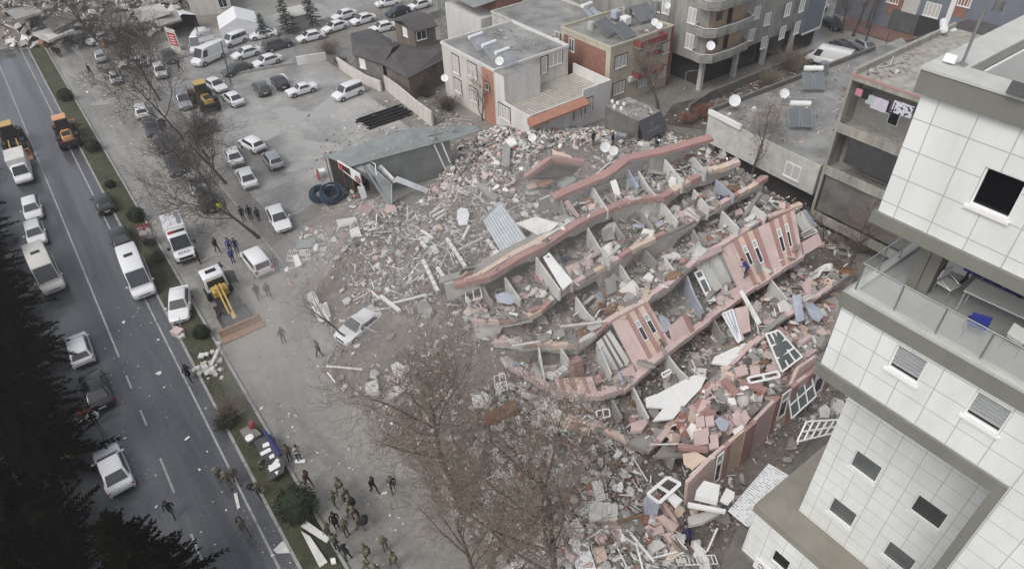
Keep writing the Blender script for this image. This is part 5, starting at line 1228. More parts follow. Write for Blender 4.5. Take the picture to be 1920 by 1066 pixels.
bare_tree('bare_tree',P(1540,480,0),6,'small brown tree at the right end of the collapsed facade',44,kids=(8,6,5),depth=3,trunk_r=.1,group='bare trees by the houses')
for i,(px,py,H,lab)in enumerate(((1600,68,9,'dark bare tree by the red pavement at the top right'),(1625,55,8,'bare tree beside the dark sedan on the far street'),(1578,62,7,'dark bare tree on the far street corner'))):
 bare_tree('bare_tree',gp(px,py),H,lab,50+i,kids=(8,6,5),depth=3,trunk_r=.22,first=.5,group='bare trees on the far street')
def shrub(px,py,r,h,label,seed,m='twig',leaves=0,leaf_m='rust_leaf',n=60,z=0,lo=False):
 R=random.Random(seed);e=empty('shrub',P(px,py,z),label,'shrub',None,world=False);g=MB();tips=[]
 for i in range(n):
  a=R.uniform(0,6.28);k=R.uniform(.1,1);tip=Vector((math.cos(a)*r*k,math.sin(a)*r*k,h*R.uniform(.5,1)*(1.1-.4*k)));b=Vector((tip.x*.25,tip.y*.25,0));md=b.lerp(tip,.5)+Vector((R.gauss(0,.1),R.gauss(0,.1),.1))
  g.tube([b,md,tip],[.022,.016,.008],3,m,cap=False)
  for q in range(5):
   s=md.lerp(tip,R.random());t2=s+Vector((R.gauss(0,.25),R.gauss(0,.25),R.uniform(.05,.4)));g.tube([s,t2],[.011,.006],3,m,cap=False);tips+=[t2,s.lerp(t2,.5)]
 if leaves:leaf_quads(g,[R.choice(tips)+Vector((R.gauss(0,.08),R.gauss(0,.08),R.gauss(0,.08)))for _ in range(leaves)],.07,leaf_m,R)
 g.build('foliage',e);return e
shrub(437,775,1.5,1.6,'grey leafless shrub on the median',60,n=140);shrub(425,800,.9,1.0,'dark lower shrub beside the grey one on the median',61,'bark',n=90,leaves=500,leaf_m='bush')
shrub(280,460,1.0,1.3,'leafless shrub on the median behind the poster board',62,n=90,m='bark');shrub(300,490,.8,1.2,'leafless shrub beside the white rescue truck',63,n=70,m='bark')
shrub(620,100,2.4,2.2,'reddish leafless shrub by the brown roofed house',64,n=170,m='twig');shrub(640,125,1.6,1.6,'dark shrub at the end of the pale yard wall',65,'bark',n=100)
shrub(840,205,2.2,2.0,'dark tangled shrub below the beige house',66,'bark',n=170);shrub(800,180,2.0,1.8,'dark tangled shrub behind the long yard wall',67,'bark',n=140)
shrub(1318,222,1.6,1.9,'rust red leaved shrub beside the low grey roof',68,n=90,leaves=1600);shrub(1290,232,1.2,1.4,'smaller rust red shrub by the kiosk',69,n=70,leaves=900)
shrub(1480,130,3.2,3.4,'large reddish leafless shrub behind the low roof parapet',70,n=260);shrub(1440,160,2.2,2.4,'reddish leafless shrub left of the larger one',71,n=160)
shrub(1375,268,1.0,1.8,'brown leafless shrub against the white parapet',72,n=90,leaves=200,leaf_m='dead_leaf');shrub(1120,205,1.2,1.0,'small weedy shrub at the foot of the terrace',73,n=60,leaves=200,leaf_m='bush')
for i,(px,py)in enumerate(((1570,520),(1610,470),(1560,470))):shrub(px,py,1.5,1.6,('rusty shrub in the alley below the balcony building, nearest','rusty shrub in the alley below the balcony building, farthest right','rusty shrub in the alley at the end of the pink panel')[i],74+i,n=110,leaves=250,leaf_m='dead_leaf')
def round_bush(px,py,r,label,seed,m='bush'):
 R=random.Random(seed);e=empty('round_bush',P(px,py,0),label,'bush','clipped round bushes on the median',world=False);g=MB()
 n=int(1500*r);pts=[]
 for _ in range(n):
  d=Vector((R.gauss(0,1),R.gauss(0,1),R.gauss(0,1))).normalized();k=r*R.uniform(.72,1.04)*(1+.08*math.sin(d.x*5+seed)*math.cos(d.y*6));p=d*k;p.z=p.z*.85+r*.85
  if p.z>.05:pts.append(p)
 leaf_quads(g,pts,.085,m,R)
 g.lathe([(.1,.05),(r*.75,r*.5),(r*.8,r*.9),(r*.5,r*1.4),(.05,r*1.55)],10,m);g.build('foliage',e)
 g=MB();g.tube([(0,0,0),(0,0,r*.5)],.06,6,'bark');g.build('trunk',e)
for a in((563,962,1.35,'largest round clipped bush on the near end of the median',1),(127,189,1.0,'round clipped bush on the median beside the wheel loader',2),(178,284,.9,'round clipped bush on the median behind the wheel loader',3),(260,414,.9,'round clipped bush above the poster board',4),(382,632,.7,'small round bush on the median near the digger bucket',5),(210,352,.55,'smallest dark bush on the median grass',6)):round_bush(*a)
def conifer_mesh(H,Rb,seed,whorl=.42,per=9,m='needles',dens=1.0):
 R=random.Random(seed);t=MB();c=MB()
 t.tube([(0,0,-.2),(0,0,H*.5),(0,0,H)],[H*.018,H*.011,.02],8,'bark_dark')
 z=H*.12
 while z<H-.2:
  f=1-(z/H);L0=Rb*(f**.75)*R.uniform(.85,1.1)+.15;k=max(5,int(per*(.5+f*.6)));a0=R.uniform(0,6.28)
  for i in range(k):
   a=a0+6.283*i/k+R.gauss(0,.16);L=L0*R.uniform(.65,1.12);dv=Vector((math.cos(a),math.sin(a),0));sd=Vector((-dv.y,dv.x,0));n=5;pts=[]
   zz=z+R.uniform(-.15,.15)
   for j in range(n+1):
    s=j/n;pts.append(dv*(L*s)+Vector((0,0,zz+L*(.10*s-.34*s*s+.16*s**3))))
   c.tube(pts,[.035*f+.012]+[.02]*(n-1)+[.006],3,'bark_dark',cap=False)
   ns=max(5,int(L*6.5*dens))
   for q in range(ns):
    s=.12+.88*(q+R.random())/ns;jj=min(int(s*n),n-1);p=pts[jj].lerp(pts[jj+1],s*n-jj)
    for sg in(-1,1):
     ln=(.14+.50*(1-s))*R.uniform(.6,1.25)*(.5+.2*L);tip=p+sd*sg*ln*.8+dv*ln*.75+Vector((0,0,R.uniform(-.16,.06)));w=.055+.04*R.random();o=dv*w
     c.add([p-o,p+o,tip.lerp(p,.35)+o*1.1,tip,tip.lerp(p,.35)-o*1.1],[(0,1,2,3,4)],m)
   tip=pts[-1];c.add([tip-sd*.06,tip+dv*.22+V(0,0,.03),tip+sd*.06],[(0,1,2)],m)
  z+=whorl*R.uniform(.8,1.2)*(.6+.5*f)
 return t,c
def conifer_proto(H,Rb,seed,label,loc,name='conifer',m='needles',group='dark conifers along the left pavement',**k):
 t,c=conifer_mesh(H,Rb,seed,m=m,**k);e=empty(name,loc,label,'conifer',group,world=False);t.build('trunk',e);c.build('crown',e);return e
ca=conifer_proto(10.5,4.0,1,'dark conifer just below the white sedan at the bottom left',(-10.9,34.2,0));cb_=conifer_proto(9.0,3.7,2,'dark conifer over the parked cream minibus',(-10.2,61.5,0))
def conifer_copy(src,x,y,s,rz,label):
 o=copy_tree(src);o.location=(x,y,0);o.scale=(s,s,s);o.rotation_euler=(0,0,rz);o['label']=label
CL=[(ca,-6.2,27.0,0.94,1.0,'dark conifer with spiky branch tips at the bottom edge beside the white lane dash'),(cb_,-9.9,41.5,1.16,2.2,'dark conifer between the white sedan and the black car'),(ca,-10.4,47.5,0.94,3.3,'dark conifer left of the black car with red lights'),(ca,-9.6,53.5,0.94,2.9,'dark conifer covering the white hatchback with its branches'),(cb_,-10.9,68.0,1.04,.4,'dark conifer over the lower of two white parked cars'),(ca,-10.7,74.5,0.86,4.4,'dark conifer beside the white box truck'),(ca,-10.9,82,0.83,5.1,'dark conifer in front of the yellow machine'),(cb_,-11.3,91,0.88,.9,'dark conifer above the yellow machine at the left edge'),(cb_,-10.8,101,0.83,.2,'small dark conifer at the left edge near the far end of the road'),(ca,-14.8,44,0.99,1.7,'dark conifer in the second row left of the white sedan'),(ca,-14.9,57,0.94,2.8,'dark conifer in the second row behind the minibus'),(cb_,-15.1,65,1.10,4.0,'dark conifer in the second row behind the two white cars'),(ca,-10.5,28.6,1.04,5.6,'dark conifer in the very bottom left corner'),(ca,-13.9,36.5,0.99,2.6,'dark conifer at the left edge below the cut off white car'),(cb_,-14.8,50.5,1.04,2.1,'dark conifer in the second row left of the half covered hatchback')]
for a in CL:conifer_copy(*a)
yc=conifer_proto(5.6,1.9,5,'young green conifer left of the little grey hut',gp(541,62),'young_conifer','needles_far','young conifers by the side street',whorl=.4,per=8)
for px,py,s,lab in((586,48,1.02,'young green conifer right of the little grey hut'),(497,72,.72,'smallest young conifer beside the grey van')):
 o=copy_tree(yc);p=gp(px,py);o.location=p;o.scale=(s,s,s);o['label']=lab
def paint(name,c,metal=0.0,rough=.3):return mat(name,c,rough,var=.03,scale=1.0,metal=metal,coat=.6,world=False)
M['p_white']=paint('p_white',(.74,.745,.75));M['p_cream']=paint('p_cream',(.66,.64,.58));M['p_silver']=paint('p_silver',(.42,.43,.44),.5);M['p_grey']=paint('p_grey',(.085,.09,.095),.3)
M['p_black']=paint('p_black',(.010,.011,.012),.0,.2);M['p_blue']=paint('p_blue',(.02,.028,.045),.2,.25);M['p_yellow']=paint('p_yellow',(.50,.33,.07),.0,.45);M['p_orange']=paint('p_orange',(.62,.30,.12),.0,.4)
dm('car_glass',(.05,.055,.06),.05,var=.2,spec=.7);dm('lamp_clear',(.72,.74,.75),.1,var=.05);dm('lamp_red',(.35,.015,.015),.2,var=.1);dm('lamp_blue',(.03,.05,.35),.2,var=.1);dm('plastic',(.02,.02,.021),.6,var=.2);dm('rim',(.40,.41,.42),.35,metal=.7,var=.1);dm('plate',(.65,.66,.66),.5,var=.05)  # car_glass lightened so the sky reflection is part of its colour
dm('mud_rust',(.24,.13,.07),.8,scale=2.5,col2=(.36,.20,.11),mix=(.4,.65))
def loft(g,secs,m):
 """secs: list of closed rings (same point count), capped"""
 n=len(secs[0]);vs=[p for s in secs for p in s];fs=[]
 for i in range(len(secs)-1):
  for k in range(n):fs.append((i*n+k,i*n+(k+1)%n,(i+1)*n+(k+1)%n,(i+1)*n+k))
 fs.append(tuple(reversed(range(n))));fs.append(tuple(range((len(secs)-1)*n,len(secs)*n)));g.add(vs,fs,m)
def ring_body(y,w,zb,zt):
 h=[(w*.88,zb),(w,zb+.16),(w*1.0,zb+(zt-zb)*.62),(w*.965,zt-.07),(w*.88,zt)]
 return[(x,y,z)for x,z in h]+[(-x,y,z)for x,z in reversed(h)]
def ring_top(y,wb,wt,zb,zt):
 h=[(wb,zb),(wt+(wb-wt)*.25,zb+(zt-zb)*.72),(wt,zt-.07*min(1,(zt-zb)/.3)),(wt-.13,zt)]
 return[(x,y,z)for x,z in h]+[(-x,y,z)for x,z in reversed(h)]
TY={'sedan':dict(L=4.5,W=1.78,st=[(-.5,.84,.42,.78),(-.475,.95,.26,.93),(-.33,1,.2,.96),(0,1,.19,.93),(.22,1,.2,.90),(.40,.97,.22,.80),(.475,.88,.26,.70),(.5,.72,.40,.60)],gl=(-.405,-.24,.075,.25),belt=.92,roof=1.46,wh=(-.29,.31),doors=2),'old_sedan':dict(L=4.2,W=1.62,st=[(-.5,.93,.38,.86),(-.49,.97,.28,.90),(-.3,1,.22,.91),(0,1,.21,.90),(.22,1,.22,.89),(.47,.97,.26,.82),(.5,.93,.36,.76)],gl=(-.28,-.19,.07,.19),belt=.89,roof=1.38,wh=(-.30,.32),doors=2),'hatchback':dict(L=4.05,W=1.74,st=[(-.5,.86,.40,.82),(-.47,.96,.26,.96),(-.3,1,.2,.97),(0,1,.19,.95),(.22,1,.2,.93),(.42,.96,.22,.82),(.48,.86,.28,.7),(.5,.74,.40,.62)],gl=(-.475,-.37,.09,.28),belt=.95,roof=1.48,wh=(-.31,.32),doors=2),'suv':dict(L=4.5,W=1.86,st=[(-.5,.88,.46,.98),(-.48,.97,.34,1.08),(-.3,1,.28,1.1),(0,1,.27,1.07),(.22,1,.28,1.05),(.43,.97,.32,.96),(.485,.9,.36,.84),(.5,.8,.46,.74)],gl=(-.485,-.41,.06,.23),belt=1.07,roof=1.70,wh=(-.30,.32),doors=3,wr=.36),'minivan':dict(L=4.35,W=1.8,st=[(-.5,.93,.40,1.0),(-.49,.98,.28,1.05),(-.3,1,.22,1.07),(0,1,.21,1.05),(.24,1,.22,1.02),(.42,.97,.26,.90),(.485,.88,.3,.76),(.5,.78,.42,.66)],gl=(-.495,-.47,.13,.29),belt=1.05,roof=1.82,wh=(-.31,.32),doors=3),'van':dict(L=5.8,W=2.04,st=[(-.5,.97,.42,1.16),(-.495,.99,.32,1.2),(-.3,1,.28,1.22),(0,1,.27,1.2),(.28,1,.28,1.18),(.43,.97,.3,1.06),(.485,.9,.34,.9),(.5,.8,.46,.76)],gl=(-.5,-.493,.24,.385),belt=1.2,roof=2.5,wh=(-.28,.33),doors=0,wr=.35),'minibus':dict(L=6.1,W=2.04,st=[(-.5,.97,.42,1.16),(-.495,.99,.32,1.2),(-.3,1,.28,1.22),(0,1,.27,1.2),(.28,1,.28,1.18),(.43,.97,.3,1.06),(.485,.9,.34,.9),(.5,.8,.46,.76)],gl=(-.5,-.493,.26,.40),belt=1.2,roof=2.6,wh=(-.28,.33),doors=5,wr=.35),}
def vlerp(a,b,t):return Vector(a).lerp(Vector(b),t)
def make_car(kind,pm,label,group,lod=1,cat='car',name='parked_car',loc=(0,0,0),rz=0.0):
 T=TY[kind];L,W=T['L'],T['W'];w=W/2;e=empty(name,loc,label,cat,group,rz,world=False)
 yr,yrr,yrf,yf=[k*L for k in T['gl']];zb,zt=T['belt'],T['roof'];wr=T.get('wr',.315)
 g=MB();loft(g,[ring_body(s[0]*L,w*s[1],s[2],s[3])for s in T['st']],pm)
 wb,wt=w*.93,w*(.74 if zt<1.6 else.82 if zt<2 else.86)
 tall=zt-zb
 loft(g,[ring_top(yr,wb*.97,wb*.86,zb-.1,zb+.015),ring_top(yrr,wb,wt*.97,zb-.12,zt-.04),ring_top((yrr+yrf)/2,wb,wt,zb-.12,zt),ring_top(yrf,wb,wt*.97,zb-.12,zt-.035),ring_top(yf,wb*.96,wb*.86,zb-.12,zb-.01)],pm)
 body=g.build('body',e,smooth=True,bevel=.02)
 def glass(nm,pts,off=.014):
  q=[Vector(p)for p in pts];n=(q[1]-q[0]).cross(q[2]-q[0]).normalized();c=sum(q,Vector())/len(q)
  if n.dot(c-Vector((0,(yrr+yrf)/2,zb)))<0:n=-n;q.reverse()
  g=MB();g.hexa([p-n*.02 for p in q],[p+n*off for p in q],'car_glass');return g.build(nm,e)
 def slope(y0,z0,w0,y1,z1,w1,a,b):
  lo=[(-w0,y0,z0),(w0,y0,z0)];hi=[(-w1,y1,z1),(w1,y1,z1)]
  return[vlerp(lo[0],hi[0],a),vlerp(lo[1],hi[1],a),vlerp(lo[1],hi[1],b),vlerp(lo[0],hi[0],b)]
 glass('windscreen',slope(yf,zb,wb*.84,yrf,zt-.035,(wt-.13)*1.02,.06,.93))
 if T['doors']or kind=='van':
  if kind in('minivan','van','minibus','suv','hatchback'):glass('rear_window',slope(yr,zb,wb*.80,yrr,zt-.05,(wt-.13),.12,.86))
  else:glass('rear_window',slope(yr,zb+.01,wb*.80,yrr,zt-.04,(wt-.13),.1,.92))
 def sidex(t):return(wb+(wt+(wb-wt)*.25-wb)*min(t/.72,1))if t<=.72 else wt+(wb-wt)*.25*(1-(t-.72)/.28)
 z0,z1=zb+.04,zb+tall*.74
 ya,yb=yr+(yrr-yr)*.25+.12,yf-(yf-yrf)*.22-.15
 yc,yd=yrr+.10,yrf+(yf-yrf)*.2-.05
 nd=T['doors'];spans=[(k/nd,(k+1)/nd)for k in range(nd)]if nd else[(.80,1.0)]
 gapf=.035/max(.1,(yb-ya)/L*4)
 for sx in(-1,1):
  for(s0,s1)in spans:
   s0+=gapf*.5;s1-=gapf*.5
   pts=[(sx*(wb+.004),ya+(yb-ya)*s0,z0),(sx*(wb+.004),ya+(yb-ya)*s1,z0),(sx*(sidex(.74)+.004),yc+(yd-yc)*s1,z1),(sx*(sidex(.74)+.004),yc+(yd-yc)*s0,z1)]
   q=[Vector(p)for p in pts];n=Vector((sx,0,.25)).normalized();g=MB()
   if sx<0:q.reverse()
   g.hexa([p-n*.02 for p in q],[p+n*.012 for p in q],'car_glass');g.build('side_window',e)
 for sx in(-1,1):
  for wy in T['wh']:
   g=MB();Rm=Matrix.Rotation(math.pi/2,3,'Y');c=Vector((sx*(w-.09),wy*L,wr))
   g.lathe([(wr*.6,-.11),(wr,-.09),(wr,.09),(wr*.6,.11)],16,'tyre',c,Rm);wh=g.build('wheel',e,smooth=True)
   g=MB();g.lathe([(wr*.64,.0),(wr*.62,.012),(wr*.15,.02)],12,'rim',c+V(sx*.105,0,0),Matrix.Rotation(math.pi/2*sx,3,'Y'));g.build('rim',wh)
   if lod:
    g=MB();n=9
    arc=[(sx*(w+.003),wy*L+(wr+.07)*math.cos(math.pi*k/n),wr+(wr+.07)*math.sin(math.pi*k/n))for k in range(n+1)]
    arc2=[(x-sx*.06,y,z)for x,y,z in arc]
    g.add(arc+arc2,[tuple(range(n+1))if sx<0 else tuple(reversed(range(n+1)))]+[(k,k+1,n+2+k,n+1+k)for k in range(n)],'plastic');g.build('wheel_arch',e)
 if kind=='minibus':
  g=MB();g.box((0,-.9,zt+.01),(.75,.5,.05),'glass');g.build('roof_hatch',e,bevel=.01)
 s=T['st']
 def lamp(nm,x,y,z,dx,dy,dz,m,sx):
  g=MB();g.box((sx*x,y,z),(dx,dy,dz),m);return g.build(nm,e,bevel=.015)
 zf,zr_=s[-2][3]-.06,s[1][3]-.16
 for sx in(-1,1):
  lamp('headlight',w*s[-2][1]-.17,s[-2][0]*L-.02,zf-.06,.32,.14,.14,'lamp_clear',sx)
  lamp('taillight',w*s[1][1]-.14,s[1][0]*L-.02,zr_,.26,.12,.16 if kind not in('minivan','van','minibus')else.34,'lamp_red',sx)
  if lod:
   g=MB();g.box((sx*(w+.08),yf-(yf-yrf)*.35-.1,zb+.09),(.17,.10,.13),pm);g.build('mirror',e,bevel=.02)
 if lod:
  g=MB();g.box((0,s[-1][0]*L-.03,(s[-1][2]+s[-1][3])/2+.02),(w*.95,.06,.16),'plastic');g.build('grille',e)
  g=MB();g.box((0,s[-1][0]*L+.012,s[-1][2]+.03),(.5,.02,.11),'plate');g.build('number_plate',e)
  g=MB();g.box((0,s[0][0]*L-.012,(s[0][2]+s[0][3])/2),(.5,.02,.11),'plate');g.build('number_plate',e)
  g=MB();g.box((0,s[0][0]*L+.01,s[0][2]+.04),(w*1.5,.08,.1),'plastic');g.build('bumper',e)
 return e
def heading(c,f,h=.7):
 a,b=P(*c,h),P(*f,h);d=b-a;return math.atan2(-d.x,d.y)
PROTO={}
def car(kind,pm,c,f,label,group,lod=1,cat='car',name='parked_car'):
 """c: pixel of the middle of the car (about 0.7 m up), f: a pixel towards its front"""
 rz=heading(c,f);p=P(*c,.7);loc=(p.x,p.y,0.012)
 key=(kind,pm,lod,cat)
 if key in PROTO:
  o=copy_tree(PROTO[key]);o.name=name;o.location=loc;o.rotation_euler=(0,0,rz);o['label']=label;o['group']=group;o['category']=cat;return o
 PROTO[key]=make_car(kind,pm,label,group,lod,cat,name,loc,rz);return PROTO[key]
RD='cars on the dark carriageway';LP='cars parked under the conifers';MP='cars parked along the pavement trees';LOT='cars parked in the muddy lot';SS='cars along the side street';FST='cars on the far street'
car('hatchback','p_black',(193,379),(181,355),'black hatchback driving away beside the median grass',RD)
car('sedan','p_black',(227,449),(239,477),'black sedan just behind the white minibus',RD)
car('minibus','p_white',(259,518),(275,560),'white minibus with a roof hatch in the middle of the near road',RD,cat='minibus',name='minibus')
car('sedan','p_white',(336,568),(335,598),'white sedan stopped against the median beside the minibus',RD)
car('sedan','p_white',(211,876),(196,840),'white sedan at the bottom left pulled out from the conifers',RD)
car('hatchback','p_white',(60,390),(66,415),'white hatchback parked below the white pickup truck',LP);car('hatchback','p_white',(66,436),(73,462),'white hatchback parked just above the cream minibus',LP)
car('minibus','p_cream',(88,512),(104,548),'cream minibus parked under the conifer branches',LP,cat='minibus',name='minibus');car('hatchback','p_white',(148,652),(138,620),'white hatchback half covered by conifer branches',LP)
car('sedan','p_black',(178,728),(165,695),'black sedan with red tail lights in the conifer shade',LP);car('hatchback','p_white',(0,905),(10,925),'white hatchback cut by the left edge under the conifers',LP)
car('hatchback','p_silver',(187,104),(180,88),'silver hatchback near the end of the muddy carriageway',MP);car('hatchback','p_white',(216,142),(211,122),'white hatchback alone on the muddy carriageway',MP)
car('hatchback','p_white',(264,206),(257,188),'white hatchback touching the dark car with an open door',MP)
dk=car('sedan','p_grey',(283,236),(291,256),'dark grey sedan with its door wide open',MP)
car('sedan','p_grey',(305,266),(314,288),'dark grey sedan under the second street tree',MP);car('hatchback','p_grey',(327,308),(336,330),'dark hatchback in the row of dark cars under the branches',MP);car('sedan','p_silver',(366,342),(376,362),'silver sedan at the near end of the row under the branches',MP);car('hatchback','p_black',(388,374),(398,392),'black hatchback nearest the man in the yellow vest',MP)
car('hatchback','p_white',(300,132),(308,150),'white hatchback behind the branches of the fourth street tree',MP);car('sedan','p_white',(252,116),(236,118),'white sedan behind the trunk near the red sign',MP);car('sedan','p_grey',(318,104),(326,118),'dark grey sedan beside the tarpaulin hut',MP)
car('minivan','p_silver',(345,188),(352,208),'silver minivan beside the yellow loader',LOT);car('minivan','p_silver',(380,232),(372,215),'pale minivan behind the street tree branches',LOT)
car('sedan','p_white',(404,158),(418,166),'white sedan just right of the yellow loader',LOT);car('sedan','p_white',(436,183),(424,174),'white sedan in front of the yellow loader',LOT)
car('hatchback','p_white',(472,268),(455,258),'white hatchback touching the silver hatchback by the puddles',LOT);car('hatchback','p_silver',(511,297),(500,282),'silver hatchback standing by the puddles',LOT)
car('sedan','p_white',(437,290),(428,272),'white sedan behind the branches, upper of two',LOT);car('sedan','p_white',(462,330),(452,310),'white sedan behind the branches, lower of two',LOT)
car('sedan','p_white',(522,407),(534,430),'white sedan parked at the left foot of the rubble',LOT)
car('minivan','p_white',(480,488),(464,468),'white estate van seen from behind beside the standing men',MP)
car('hatchback','p_grey',(490,164),(482,154),'dark grey hatchback at the left of the lot row',LOT);car('sedan','p_black',(524,152),(514,140),'black sedan with a white sheet on it',LOT);car('old_sedan','p_white',(565,166),(545,172),'old boxy white sedan in the lot',LOT)
car('minivan','p_white',(652,172),(632,180),'white minivan beside the heap of plaster crumbs',LOT)
car('van','p_white',(393,106),(372,116),'large white panel van at the corner of the lot',SS,cat='van',name='panel_van');car('van','p_white',(375,84),(368,96),'white van with a sign board above it',SS,cat='van',name='panel_van')
car('minivan','p_white',(438,75),(420,82),'white minivan behind the large panel van',SS);car('sedan','p_white',(461,98),(445,103),'white sedan right of the large panel van',SS);car('sedan','p_grey',(443,128),(425,134),'dark grey sedan by the thin pole',SS);car('sedan','p_white',(500,113),(482,119),'white sedan on the red strip beside the lot',SS)
car('suv','p_grey',(520,83),(538,78),'dark grey utility car on the side street',SS);car('sedan','p_white',(493,63),(475,66),'white sedan beside the smallest young conifer',SS);car('sedan','p_white',(582,67),(565,71),'white sedan between the conifers and the brown roofs',SS)
car('sedan','p_white',(628,49),(610,55),'white sedan with a crushed tail by the shrub',SS);car('sedan','p_white',(645,27),(628,32),'white sedan farthest left in the upper pair',SS);car('sedan','p_white',(680,35),(663,40),'white sedan farthest right in the upper pair',SS);car('sedan','p_white',(717,50),(700,54),'white sedan half behind the brick hut',SS)
car('sedan','p_white',(727,3),(712,6),'white sedan at the top edge, left',SS,0);car('sedan','p_blue',(745,20),(730,25),'dark blue sedan above the brick hut',SS,0);car('sedan','p_white',(786,8),(772,12),'white sedan at the top edge near the lattice mast',SS,0)
car('hatchback','p_white',(150,56),(144,66),'white hatchback half buried at the far rubble',MP,0);car('sedan','p_white',(188,71),(178,74),'white sedan at the foot of the far rubble by the leaning tree',MP,0)
car('sedan','p_white',(1530,14),(1514,18),'white sedan at the top of the far street',FST,0);car('sedan','p_blue',(1562,43),(1575,52),'dark blue sedan under the far street trees',FST,0);car('sedan','p_grey',(1582,88),(1596,96),'dark sedan below the far street trees',FST,0);car('sedan','p_silver',(1617,83),(1604,76),'silver sedan beside the dark sedan',FST,0);car('van','p_white',(1553,112),(1535,108),'white van behind the low roof parapet',FST,0,'van','panel_van')
g=MB();g.hexa([(-.9,.75,.3),(-1.75,.25,.3),(-1.73,.21,.3),(-.9,.69,.3)],[(-.9,.75,1.0),(-1.75,.25,1.0),(-1.73,.21,1.0),(-.9,.69,1.0)],'p_grey');d=g.build('door',dk,off=(0,0,0))
g=MB();g.hexa([(-.9,.75,1.0),(-1.75,.25,1.0),(-1.73,.21,1.0),(-.9,.69,1.0)],[(-.85,.6,1.4),(-1.55,.2,1.4),(-1.53,.17,1.4),(-.85,.56,1.4)],'glass');g.build('pane',d,off=(0,0,0))
p=P(527,143,1.2);g=MB();n=7;vs=[(p.x-.8+1.6*i/n,p.y-.7+1.5*j/n,1.35+.12*math.sin(i*1.9)*math.cos(j*2.3)-.5*((i-3.5)**4+(j-3.5)**4)/200)for i in range(n+1)for j in range(n+1)]
vs+=[(x,y,z+.03)for x,y,z in vs];k=(n+1)**2;fs=[]
for i in range(n):
 for j in range(n):q=i*(n+1)+j;fs+=[(q,q+1,q+n+2,q+n+1),(k+q,k+q+n+1,k+q+n+2,k+q+1)]
g.add(vs,fs,'tarp_white');solo(g,'sheet','white sheet draped over the black car in the lot','sheet',smooth=True)
cr=make_car('sedan','p_white','crushed white sedan under splinters at the edge of the rubble',None,1,'car','crushed_car');_p=P(672,603,1.0);cr.location=(_p.x,_p.y,.12);cr.rotation_euler=(.05,-.10,heading((672,603),(648,622)))
R_=random.Random(4)
for ch in cr.children:
 if ch.name.startswith('body'):
  ch.data=ch.data.copy()
  for v in ch.data.vertices:
   if v.co.z>.8:v.co.z-=.32*max(0,.6-abs(v.co.y+.5))+R_.uniform(0,.04)
   if v.co.y>1.2:v.co.z-=.1*(v.co.y-1.2)
 elif ch.name.startswith('rear_window')or ch.name.startswith('side_window'):ch.location.z-=.14
